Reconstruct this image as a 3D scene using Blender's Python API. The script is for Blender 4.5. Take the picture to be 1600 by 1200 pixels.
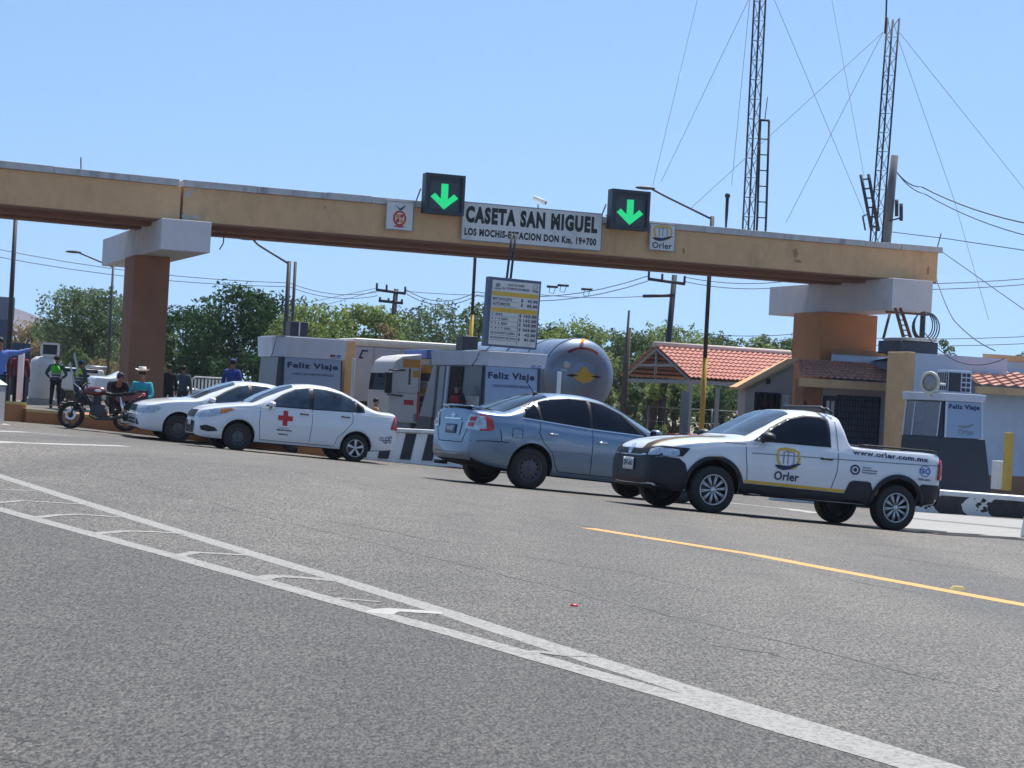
import bpy, bmesh, math, random
from mathutils import Vector, Matrix
from mathutils.bvhtree import BVHTree
R = math.radians
PI = math.pi
random.seed(7)
scene = bpy.context.scene
for o in list(bpy.data.objects):
    bpy.data.objects.remove(o)
col = scene.collection

# ------------------------------------------------------------------ camera, sky, sun
F = 3100.0                 # focal length in photo pixels (1600 wide)
CZ = 1.25
cam_d = bpy.data.cameras.new("camera")
cam = bpy.data.objects.new("camera", cam_d)
col.objects.link(cam)
cam_d.sensor_width = 36.0
cam_d.lens = 36.0 * F / 1600.0
cam_d.clip_start = 0.1
cam_d.clip_end = 6000
CAMM = (Matrix.Rotation(R(90) + math.atan(25 / F), 4, 'X') @ Matrix.Rotation(R(3.0), 4, 'Z'))
cam.matrix_world = Matrix.Translation((0, 0, CZ)) @ CAMM
scene.camera = cam

SUN_EL, SUN_AZ = R(63), R(22)      # azimuth clockwise from +Y (the far side)
world = bpy.data.worlds.new("World")
scene.world = world
world.use_nodes = True
wn = world.node_tree.nodes
sky = wn.new('ShaderNodeTexSky')
sky.sky_type = 'NISHITA'
sky.sun_disc = False
sky.sun_elevation = SUN_EL
sky.sun_rotation = SUN_AZ
sky.altitude = 0
sky.air_density = 1.0
sky.dust_density = 0.25
sky.ozone_density = 3.0
wl = world.node_tree.links
wtc = wn.new('ShaderNodeTexCoord'); wad = wn.new('ShaderNodeVectorMath'); wad.operation = 'ADD'; wad.inputs[1].default_value = (0, 0, 0.20)
wl.new(wtc.outputs['Generated'], wad.inputs[0]); wl.new(wad.outputs[0], sky.inputs[0])
wtn = wn.new('ShaderNodeMix'); wtn.data_type = 'RGBA'; wtn.blend_type = 'MULTIPLY'; wtn.inputs['Factor'].default_value = 1.0; wtn.inputs[7].default_value = (0.94, 1.0, 0.97, 1)
wl.new(sky.outputs[0], wtn.inputs[6]); wl.new(wtn.outputs[2], wn['Background'].inputs[0])
wn['Background'].inputs[1].default_value = 0.11
sun_d = bpy.data.lights.new("sun", 'SUN')
sun_d.energy = 4.0
sun_d.angle = R(0.5)
sun_d.color = (1.0, 0.96, 0.89)
sun = bpy.data.objects.new("sun", sun_d)
col.objects.link(sun)
sd = Vector((math.sin(SUN_AZ) * math.cos(SUN_EL), math.cos(SUN_AZ) * math.cos(SUN_EL), math.sin(SUN_EL)))
sun.rotation_euler = sd.to_track_quat('Z', 'Y').to_euler()
scene.view_settings.view_transform = 'Standard'
scene.view_settings.look = 'None'
scene.view_settings.gamma = 1
scene.view_settings.exposure = 0.70
scene.cycles.max_bounces = 6

# ------------------------------------------------------------------ pixel rays and the lie of the land
def ray(px, py):
    return (CAMM.to_3x3() @ Vector(((px - 800) / F, -(py - 600) / F, -1))).normalized()
def at(px, py, Y):
    d = ray(px, py)
    t = Y / d.y
    return Vector((d.x * t, Y, CZ + d.z * t))
def sst(a, b, x):
    t = min(1, max(0, (x - a) / (b - a)))
    return t * t * (3 - 2 * t)
def soft(x, lo, hi):
    m, h = (lo + hi) / 2, (hi - lo) / 2
    return m + h * math.tanh((x - m) / h)
def gz(x, y):
    cross = -0.050 * max(-13, min(5.5, x)) * sst(3, 22, y) * (1 - 0.6 * sst(80, 140, y))
    fall = -0.027 * (max(25, min(42, y)) - 25)
    return CZ - 1.175 + cross + fall
def G(px, py):
    d = ray(px, py)
    t, p = 2.0, None
    while t < 400:
        p = Vector((0, 0, CZ)) + d * t
        if p.z <= gz(p.x, p.y):
            break
        t *= 1.004
    lo, hi = t / 1.004, t
    for _ in range(20):
        m = (lo + hi) / 2
        p = Vector((0, 0, CZ)) + d * m
        if p.z <= gz(p.x, p.y): hi = m
        else: lo = m
    return p
AB = R(20.8)
def uv(a=AB):
    return Vector((math.cos(a), math.sin(a), 0)), Vector((-math.sin(a), math.cos(a), 0))
class Site:
    """a thing's own frame: x to the right along the canopy, y away along the road"""
    def __init__(s, px, D, a=AB, z=None, py=640):
        p = at(px, py, D)
        s.a = a
        s.o = Vector((p.x, p.y, gz(p.x, p.y) if z is None else z))
        s.u, s.v = uv(a)
    def loc(s, px, py, yl=0.0):
        d = ray(px, py)
        c = Vector((0, 0, CZ))
        t = ((s.o + s.v * yl - c).dot(s.v)) / d.dot(s.v)
        p = c + d * t - s.o
        return p.dot(s.u), p.z
    def sloc(s, px, py, xl=0.0):
        d = ray(px, py)
        c = Vector((0, 0, CZ))
        t = ((s.o + s.u * xl - c).dot(s.u)) / d.dot(s.u)
        p = c + d * t - s.o
        return p.dot(s.v), p.z
    def rect(s, x0, y0, x1, y1, yl=0.0):
        a = s.loc(x0, (y0 + y1) / 2, yl)[0]; b = s.loc(x1, (y0 + y1) / 2, yl)[0]
        t = s.loc((x0 + x1) / 2, y0, yl)[1]; q = s.loc((x0 + x1) / 2, y1, yl)[1]
        return a, b, q, t

# ------------------------------------------------------------------ materials
def lin(c):
    return tuple((x / 255 / 12.92 if x / 255 <= .04045 else ((x / 255 + .055) / 1.055) ** 2.4) for x in c)
MATS = {}
def mat(name, rgb, rough=0.6, metal=0.0, var=0.12, scale=6.0, bump=0.0, bscale=60.0, coat=0.0, emit=0.0, trans=0.0, spec=0.5, dirt=None, dscale=1.2, damt=0.5):
    if name in MATS: return MATS[name]
    m = bpy.data.materials.new(name)
    m.use_nodes = True
    nt = m.node_tree
    n, l = nt.nodes, nt.links
    b = n['Principled BSDF']
    b.inputs['Roughness'].default_value = rough
    b.inputs['Metallic'].default_value = metal
    b.inputs['Specular IOR Level'].default_value = spec
    if coat:
        b.inputs['Coat Weight'].default_value = coat
        b.inputs['Coat Roughness'].default_value = 0.04
    tc = n.new('ShaderNodeTexCoord')
    nz = n.new('ShaderNodeTexNoise')
    nz.inputs['Scale'].default_value = scale
    nz.inputs['Detail'].default_value = 6
    nz.inputs['Roughness'].default_value = 0.65
    l.new(tc.outputs['Object'], nz.inputs['Vector'])
    r = n.new('ShaderNodeValToRGB')
    r.color_ramp.elements[0].position = 0.3
    r.color_ramp.elements[1].position = 0.7
    c = rgb
    r.color_ramp.elements[0].color = tuple(max(0, x * (1 - var)) for x in c) + (1,)
    r.color_ramp.elements[1].color = tuple(min(1, x * (1 + var)) for x in c) + (1,)
    l.new(nz.outputs['Fac'], r.inputs['Fac'])
    out = r.outputs['Color']
    if dirt:
        n2 = n.new('ShaderNodeTexNoise')
        n2.inputs['Scale'].default_value = dscale
        n2.inputs['Detail'].default_value = 8
        n2.inputs['Roughness'].default_value = 0.7
        mp = n.new('ShaderNodeMapping')
        mp.inputs['Scale'].default_value = (1, 1, 0.35)
        l.new(tc.outputs['Object'], mp.inputs['Vector'])
        l.new(mp.outputs['Vector'], n2.inputs['Vector'])
        r2 = n.new('ShaderNodeValToRGB')
        r2.color_ramp.elements[0].position = 0.52
        r2.color_ramp.elements[0].color = (0, 0, 0, 1)
        r2.color_ramp.elements[1].position = 0.72
        r2.color_ramp.elements[1].color = (damt, damt, damt, 1)
        l.new(n2.outputs['Fac'], r2.inputs['Fac'])
        mx = n.new('ShaderNodeMix')
        mx.data_type = 'RGBA'
        l.new(r2.outputs['Color'], mx.inputs['Factor'])
        l.new(out, mx.inputs[6])
        mx.inputs[7].default_value = tuple(dirt) + (1,)
        out = mx.outputs[2]
    l.new(out, b.inputs['Base Color'])
    if emit:
        l.new(out, b.inputs['Emission Color'])
        b.inputs['Emission Strength'].default_value = emit
    if bump:
        n3 = n.new('ShaderNodeTexNoise')
        n3.inputs['Scale'].default_value = bscale
        n3.inputs['Detail'].default_value = 5
        l.new(tc.outputs['Object'], n3.inputs['Vector'])
        bp = n.new('ShaderNodeBump')
        bp.inputs['Strength'].default_value = bump
        bp.inputs['Distance'].default_value = 0.02
        l.new(n3.outputs['Fac'], bp.inputs['Height'])
        l.new(bp.outputs['Normal'], b.inputs['Normal'])
    if trans:
        tr = n.new('ShaderNodeBsdfTranslucent')
        l.new(out, tr.inputs['Color'])
        ms = n.new('ShaderNodeMixShader')
        ms.inputs[0].default_value = trans
        l.new(b.outputs[0], ms.inputs[1])
        l.new(tr.outputs[0], ms.inputs[2])
        l.new(ms.outputs[0], n['Material Output'].inputs['Surface'])
    MATS[name] = m
    return m

def asphalt_mat():
    m = bpy.data.materials.new('asphalt'); m.use_nodes = True
    n, l = m.node_tree.nodes, m.node_tree.links
    b = n['Principled BSDF']; b.inputs['Roughness'].default_value = 0.66
    b.inputs['Specular IOR Level'].default_value = 0.40
    tc = n.new('ShaderNodeTexCoord')
    def noise(scale, det, ro=0.6, vec=None, sc=None):
        q = n.new('ShaderNodeTexNoise'); q.inputs['Scale'].default_value = scale
        q.inputs['Detail'].default_value = det; q.inputs['Roughness'].default_value = ro
        if sc:
            mp = n.new('ShaderNodeMapping'); mp.inputs['Scale'].default_value = sc
            mp.inputs['Rotation'].default_value = (0, 0, -AB)
            l.new(tc.outputs['Object'], mp.inputs['Vector']); l.new(mp.outputs['Vector'], q.inputs['Vector'])
        else: l.new(tc.outputs['Object'], q.inputs['Vector'])
        return q
    def ramp(src, p0, c0, p1, c1):
        r = n.new('ShaderNodeValToRGB')
        r.color_ramp.elements[0].position = p0; r.color_ramp.elements[0].color = c0 + (1,)
        r.color_ramp.elements[1].position = p1; r.color_ramp.elements[1].color = c1 + (1,)
        l.new(src, r.inputs['Fac']); return r
    def mixc(kind, fac, a, bb):
        x = n.new('ShaderNodeMix'); x.data_type = 'RGBA'; x.blend_type = kind
        if isinstance(fac, float): x.inputs['Factor'].default_value = fac
        else: l.new(fac, x.inputs['Factor'])
        l.new(a, x.inputs[6])
        if isinstance(bb, tuple): x.inputs[7].default_value = bb
        else: l.new(bb, x.inputs[7])
        return x.outputs[2]
    fine = noise(1.0, 3, 0.8, sc=(68, 22, 1))
    fin2 = noise(1.0, 3, 0.75, sc=(30, 9, 1))
    av = n.new('ShaderNodeMix'); av.data_type = 'FLOAT'; av.inputs[0].default_value = 0.30
    l.new(fine.outputs['Fac'], av.inputs[2]); l.new(fin2.outputs['Fac'], av.inputs[3])
    base = ramp(av.outputs[0], 0.42, (0.013, 0.0122, 0.011), 0.59, (0.215, 0.197, 0.170))
    big = noise(0.16, 5, 0.55, sc=(1.0, 0.25, 1))
    br = ramp(big.outputs['Fac'], 0.35, (0.70, 0.71, 0.74), 0.65, (1.22, 1.18, 1.12))
    o1 = mixc('MULTIPLY', 1.0, base.outputs['Color'], br.outputs['Color'])
    mid = noise(1.4, 6, 0.7)
    mr = ramp(mid.outputs['Fac'], 0.35, (0.84, 0.84, 0.84), 0.65, (1.10, 1.10, 1.10))
    o2 = mixc('MULTIPLY', 1.0, o1, mr.outputs['Color'])
    # scattered paler stones
    vo = n.new('ShaderNodeTexVoronoi'); vo.inputs['Scale'].default_value = 42
    l.new(tc.outputs['Object'], vo.inputs['Vector'])
    st = ramp(vo.outputs['Distance'], 0.16, (1, 1, 1), 0.30, (0, 0, 0))
    rs = ramp(vo.outputs['Color'], 0.45, (0, 0, 0), 0.8, (0.8, 0.8, 0.8))
    mm = mixc('MULTIPLY', 1.0, st.outputs['Color'], rs.outputs['Color'])
    o3 = mixc('MIX', mm, o2, (0.34, 0.33, 0.31, 1))
    # thin wandering cracks
    wv = noise(0.55, 3, 0.5, sc=(0.35, 1.0, 1))
    cr = n.new('ShaderNodeMath'); cr.operation = 'SUBTRACT'; l.new(wv.outputs['Fac'], cr.inputs[0]); cr.inputs[1].default_value = 0.5
    ca = n.new('ShaderNodeMath'); ca.operation = 'ABSOLUTE'; l.new(cr.outputs[0], ca.inputs[0])
    cm = ramp(ca.outputs[0], 0.0008, (0.35, 0.35, 0.35), 0.0028, (0, 0, 0))
    o4 = mixc('MIX', cm.outputs['Color'], o3, (0.035, 0.035, 0.035, 1))
    # darker, older surface on the near side of the double line; tyre-polished bands along the lanes
    pa, pb = G(0, 797), G(1560, 1214)
    dd = (pb - pa); nn_ = Vector((-dd.y, dd.x, 0)).normalized()
    dp = n.new('ShaderNodeVectorMath'); dp.operation = 'DOT_PRODUCT'; dp.inputs[1].default_value = nn_
    l.new(tc.outputs['Object'], dp.inputs[0])
    sb = n.new('ShaderNodeMath'); sb.operation = 'SUBTRACT'; l.new(dp.outputs['Value'], sb.inputs[0]); sb.inputs[1].default_value = pa.dot(nn_)
    sg = ramp(sb.outputs[0], 0.0, (0.70, 0.695, 0.69) if nn_.y > 0 else (1.06, 1.05, 1.03), 0.25, (1.06, 1.05, 1.03) if nn_.y > 0 else (0.70, 0.695, 0.69))
    o5 = mixc('MULTIPLY', 1.0, o4, sg.outputs['Color'])
    tr = noise(1.0, 4, 0.55, sc=(0.55, 0.02, 1))
    trr = ramp(tr.outputs['Fac'], 0.38, (0.82, 0.82, 0.83), 0.60, (1.10, 1.09, 1.08))
    o6 = mixc('MULTIPLY', 1.0, o5, trr.outputs['Color'])
    sp = noise(0.8, 3, 0.6)
    spr = ramp(sp.outputs['Fac'], 0.66, (0, 0, 0), 0.74, (0.45, 0.45, 0.45))
    o7 = mixc('MIX', spr.outputs['Color'], o6, (0.04, 0.04, 0.042, 1))
    l.new(o7, b.inputs['Base Color'])
    bp = n.new('ShaderNodeBump'); bp.inputs['Strength'].default_value = 0.5; bp.inputs['Distance'].default_value = 0.01
    l.new(fine.outputs['Fac'], bp.inputs['Height']); l.new(bp.outputs['Normal'], b.inputs['Normal'])
    return m

def marking_mat(name, rgb, wear=0.5):
    """worn road paint: chipped through to the asphalt"""
    m = bpy.data.materials.new(name); m.use_nodes = True
    n, l = m.node_tree.nodes, m.node_tree.links
    b = n['Principled BSDF']; b.inputs['Roughness'].default_value = 0.7
    tc = n.new('ShaderNodeTexCoord')
    q = n.new('ShaderNodeTexNoise'); q.inputs['Scale'].default_value = 34; q.inputs['Detail'].default_value = 5
    q.inputs['Roughness'].default_value = 0.8
    l.new(tc.outputs['Object'], q.inputs['Vector'])
    r = n.new('ShaderNodeValToRGB')
    r.color_ramp.elements[0].position = 0.36 + 0.10 * wear; r.color_ramp.elements[0].color = (0.16, 0.16, 0.16, 1)
    r.color_ramp.elements[1].position = 0.48 + 0.10 * wear; r.color_ramp.elements[1].color = tuple(rgb) + (1,)
    l.new(q.outputs['Fac'], r.inputs['Fac'])
    l.new(r.outputs['Color'], b.inputs['Base Color'])
    return m

M_asph = asphalt_mat()
M = dict(
    white_line=marking_mat('worn_white_paint', (0.31, 0.295, 0.265), 0.55),
    bright_line=marking_mat('fresh_white_paint', (0.38, 0.365, 0.335), -0.4),
    yellow_line=marking_mat('yellow_paint', (0.70, 0.34, 0.07), -0.1),
    dirt=mat('dry_dirt', (0.26, 0.21, 0.15), 0.95, var=0.3, scale=1.5, bump=0.3),
    concrete=mat('concrete', (0.42, 0.40, 0.37), 0.85, var=0.14, scale=3, bump=0.25, dirt=(0.15, 0.14, 0.13), damt=0.6),
    tan=mat('tan_plaster', (0.66, 0.42, 0.22), 0.85, var=0.09, scale=2.5, bump=0.2, dirt=(0.30, 0.20, 0.13), dscale=1.1, damt=0.5),
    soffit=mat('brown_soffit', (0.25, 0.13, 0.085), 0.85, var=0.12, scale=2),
    brown=mat('brown_plaster', (0.36, 0.165, 0.09), 0.85, var=0.10, scale=1.2, bump=0.2, dirt=(0.20, 0.10, 0.07), dscale=0.6),
    orange=mat('orange_plaster', (0.50, 0.225, 0.10), 0.85, var=0.10, scale=1.2, bump=0.2),
    coping=mat('pale_coping', (0.50, 0.50, 0.50), 0.8, var=0.16, scale=3, dirt=(0.16, 0.16, 0.17), dscale=2.5, damt=0.8),
    capw=mat('white_capital', (0.62, 0.62, 0.64), 0.8, var=0.06, scale=2, bump=0.15, dirt=(0.36, 0.30, 0.26), dscale=0.8, damt=0.55),
    white=mat('white_wall', (0.54, 0.61, 0.72), 0.8, var=0.07, scale=1.5, bump=0.1, dirt=(0.40, 0.38, 0.36), dscale=0.8, damt=0.5),  # white carrying the blue tint of shade in its base colour
    creamwall=mat('cream_wall', (0.50, 0.47, 0.43), 0.8, var=0.07, scale=1.5, bump=0.1),
    booth_white=mat('booth_white', (0.52, 0.59, 0.72), 0.45, var=0.05, scale=2, dirt=(0.38, 0.38, 0.38), damt=0.35),  # booth white tinted blue in the colour, as in open shade
    booth_grey=mat('booth_grey', (0.36, 0.36, 0.37), 0.5, var=0.06),
    booth_dark=mat('booth_dark', (0.022, 0.028, 0.048), 0.5, var=0.12),
    navy=mat('navy_panel', (0.035, 0.045, 0.075), 0.35, var=0.1),
    panel_blue=mat('pale_blue_panel', (0.26, 0.36, 0.54), 0.4, var=0.04),  # pale blue, made bluer in the colour for shade
    text_navy=mat('navy_lettering', (0.012, 0.02, 0.08), 0.5, var=0.0),
    black=mat('black_paint', (0.012, 0.012, 0.014), 0.5, var=0.1),
    blackp=mat('black_plastic', (0.010, 0.012, 0.020), 0.55, var=0.15, scale=10),
    rubber=mat('rubber', (0.022, 0.021, 0.021), 0.8, var=0.2, scale=20, bump=0.2),
    dark=mat('dark_void', (0.008, 0.008, 0.009), 0.9, var=0.1),
    glass=mat('tinted_glass', (0.004, 0.006, 0.014), 0.06, var=0.2, scale=2.5, spec=0.35),
    glass2=mat('clear_glass', (0.035, 0.058, 0.085), 0.05, var=0.8, scale=2.2, spec=0.6),
    carwhite=mat('white_car_paint', (0.74, 0.755, 0.785), 0.28, var=0.015, scale=2, coat=0.8),
    carsilver=mat('silver_car_paint', (0.18, 0.255, 0.355), 0.32, metal=0.55, var=0.03, scale=30, coat=0.8),
    chrome=mat('chrome', (0.75, 0.75, 0.76), 0.15, metal=1.0, var=0.02),
    alloy=mat('alloy_wheel', (0.60, 0.61, 0.63), 0.3, metal=0.7, var=0.05),
    steelw=mat('dark_steel_wheel', (0.085, 0.085, 0.095), 0.4, metal=0.3, var=0.2),
    galv=mat('galvanised_steel', (0.30, 0.31, 0.32), 0.5, metal=0.6, var=0.12),
    darksteel=mat('dark_steel', (0.06, 0.06, 0.065), 0.55, metal=0.3, var=0.2),
    maststeel=mat('mast_steel', (0.03, 0.033, 0.05), 0.6, metal=0.2, var=0.2),
    yellow=mat('yellow_paint_post', (0.58, 0.37, 0.06), 0.5, var=0.12, dirt=(0.2, 0.13, 0.05)),
    wood=mat('weathered_wood', (0.10, 0.085, 0.075), 0.9, var=0.25, bump=0.4),
    tile=mat('clay_tile', (0.44, 0.215, 0.165), 0.8, var=0.25, scale=4, dirt=(0.30, 0.16, 0.12), dscale=2),
    red=mat('red_lens', (0.45, 0.015, 0.02), 0.2, var=0.1, coat=0.5),
    redp=mat('red_paint', (0.50, 0.02, 0.03), 0.4, var=0.08),
    crimson=mat('crimson_tank', (0.13, 0.008, 0.016), 0.2, var=0.1, coat=0.8),
    amber=mat('amber_lens', (0.65, 0.22, 0.05), 0.25, var=0.1),
    lens=mat('clear_lens', (0.50, 0.56, 0.62), 0.1, var=0.35, scale=14, metal=0.3),
    yellogo=mat('yellow_vinyl', (0.68, 0.43, 0.05), 0.5, var=0.05),
    orangev=mat('orange_vinyl', (0.62, 0.28, 0.04), 0.5, var=0.05),
    bluev=mat('blue_vinyl', (0.03, 0.12, 0.50), 0.5, var=0.05),
    greyv=mat('grey_vinyl', (0.20, 0.22, 0.26), 0.5, var=0.05),
    brownv=mat('brown_vinyl', (0.05, 0.028, 0.02), 0.5, var=0.05),
    signw=mat('white_sign', (0.68, 0.67, 0.65), 0.55, var=0.05, dirt=(0.35, 0.33, 0.30), damt=0.5),
    signal=mat('signal_housing', (0.03, 0.042, 0.06), 0.5, var=0.12),
    green_led=mat('green_led', (0.02, 0.72, 0.22), 0.5, var=0.45, scale=38, emit=0.40),
    amber_led=mat('amber_lamp', (1.0, 0.25, 0.03), 0.5, var=0.0, emit=1.2),
    trailer=mat('trailer_white', (0.42, 0.46, 0.53), 0.4, var=0.06, dirt=(0.32, 0.31, 0.30), damt=0.4),
    tanker=mat('tanker_aluminium', (0.24, 0.31, 0.42), 0.42, metal=0.6, var=0.12, scale=1.5),
    skin=mat('skin', (0.27, 0.14, 0.09), 0.6, var=0.08),
    hair=mat('black_hair', (0.012, 0.010, 0.009), 0.7, var=0.1),
    skyc=mat('turquoise_cloth', (0.02, 0.30, 0.38), 0.9, var=0.15, scale=12),
    bluec=mat('royal_blue_cloth', (0.02, 0.06, 0.32), 0.9, var=0.15, scale=12),
    lightblue=mat('light_blue_cloth', (0.12, 0.20, 0.50), 0.9, var=0.15, scale=12),
    blackc=mat('black_cloth', (0.012, 0.013, 0.02), 0.9, var=0.2, scale=12),
    navyc=mat('navy_cloth', (0.02, 0.03, 0.06), 0.9, var=0.2, scale=12),
    slatec=mat('slate_cloth', (0.05, 0.09, 0.12), 0.9, var=0.2, scale=12),
    redc=mat('dark_red_cloth', (0.22, 0.02, 0.03), 0.9, var=0.15, scale=12),
    hivis=mat('green_vest', (0.10, 0.62, 0.05), 0.8, var=0.08, scale=12),
    hivis2=mat('yellow_vest', (0.60, 0.72, 0.05), 0.8, var=0.08, scale=12),
    reflect=mat('grey_reflective_band', (0.50, 0.50, 0.54), 0.5, var=0.05),
    straw=mat('white_straw', (0.70, 0.66, 0.58), 0.8, var=0.08, scale=20),
    kerbo=mat('orange_kerb_paint', (0.42, 0.170, 0.065), 0.85, var=0.12, scale=2, dirt=(0.24, 0.12, 0.08), dscale=1.5),
    kerby=mat('yellow_kerb_edge', (0.58, 0.45, 0.17), 0.8, var=0.12),
    whitep=mat('white_paint', (0.75, 0.75, 0.74), 0.6, var=0.07, scale=3, dirt=(0.30, 0.29, 0.28), dscale=2.2, damt=0.6),
    blackk=mat('black_kerb_paint', (0.03, 0.03, 0.035), 0.7, var=0.3, dirt=(0.2, 0.2, 0.2), dscale=3, damt=0.4),
    cable=mat('cable', (0.05, 0.055, 0.07), 0.7, var=0.0),
    cable_far=mat('grey_cable', (0.16, 0.18, 0.22), 0.7, var=0.0),
    hill=mat('hill_scrub', (0.135, 0.125, 0.15), 0.95, var=0.25, scale=0.03),  # purple-blue of distance haze mixed into the scrub colour
    bark=mat('bark', (0.085, 0.066, 0.052), 0.95, var=0.3, bump=0.5),
    whiteobj=mat('white_gelcoat', (0.62, 0.60, 0.58), 0.4, var=0.06),
    bluegrey=mat('blue_grey_sheet', (0.09, 0.13, 0.22), 0.5, var=0.12),
    rust=mat('rust_metal', (0.14, 0.06, 0.04), 0.8, var=0.3),
)
def leafm(name, rgb):
    return mat(name, rgb, 0.75, var=0.42, scale=0.9, trans=0.35, spec=0.2)
L_light = leafm('leaf_light', (0.135, 0.19, 0.095))
L_dark = leafm('leaf_dark', (0.038, 0.084, 0.030))
L_mid = leafm('leaf_mid', (0.105, 0.155, 0.062))
L_yel = leafm('leaf_yellow', (0.22, 0.285, 0.09))
L_dry = leafm('leaf_dry', (0.30, 0.24, 0.13))

# ------------------------------------------------------------------ object helpers
def tag(o, label=None, cat=None, group=None, kind=None):
    if label: o['label'] = label
    if cat: o['category'] = cat
    if group: o['group'] = group
    if kind: o['kind'] = kind
    return o
def thing(name, label, cat, loc=(0, 0, 0), rz=0.0, group=None):
    o = bpy.data.objects.new(name, None)
    col.objects.link(o)
    o.empty_display_size = 0.2
    o.location = loc
    o.rotation_euler = (0, 0, rz)
    return tag(o, label, cat, group)
def mesh_obj(name, me, parent=None):
    o = bpy.data.objects.new(name, me)
    col.objects.link(o)
    if parent: o.parent = parent
    return o
def copy_tree(o, parent=None):
    c = o.copy()
    col.objects.link(c)
    c.parent = parent
    for ch in [x for x in bpy.data.objects if x.parent == o]:
        copy_tree(ch, c)
    return c
def eval_mesh(o):
    bpy.context.view_layer.update()
    dg = bpy.context.evaluated_depsgraph_get()
    return bpy.data.meshes.new_from_object(o.evaluated_get(dg))
def bake(o):
    me = eval_mesh(o)
    o.modifiers.clear()
    old = o.data
    o.data = me
    bpy.data.meshes.remove(old)
    return o

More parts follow.
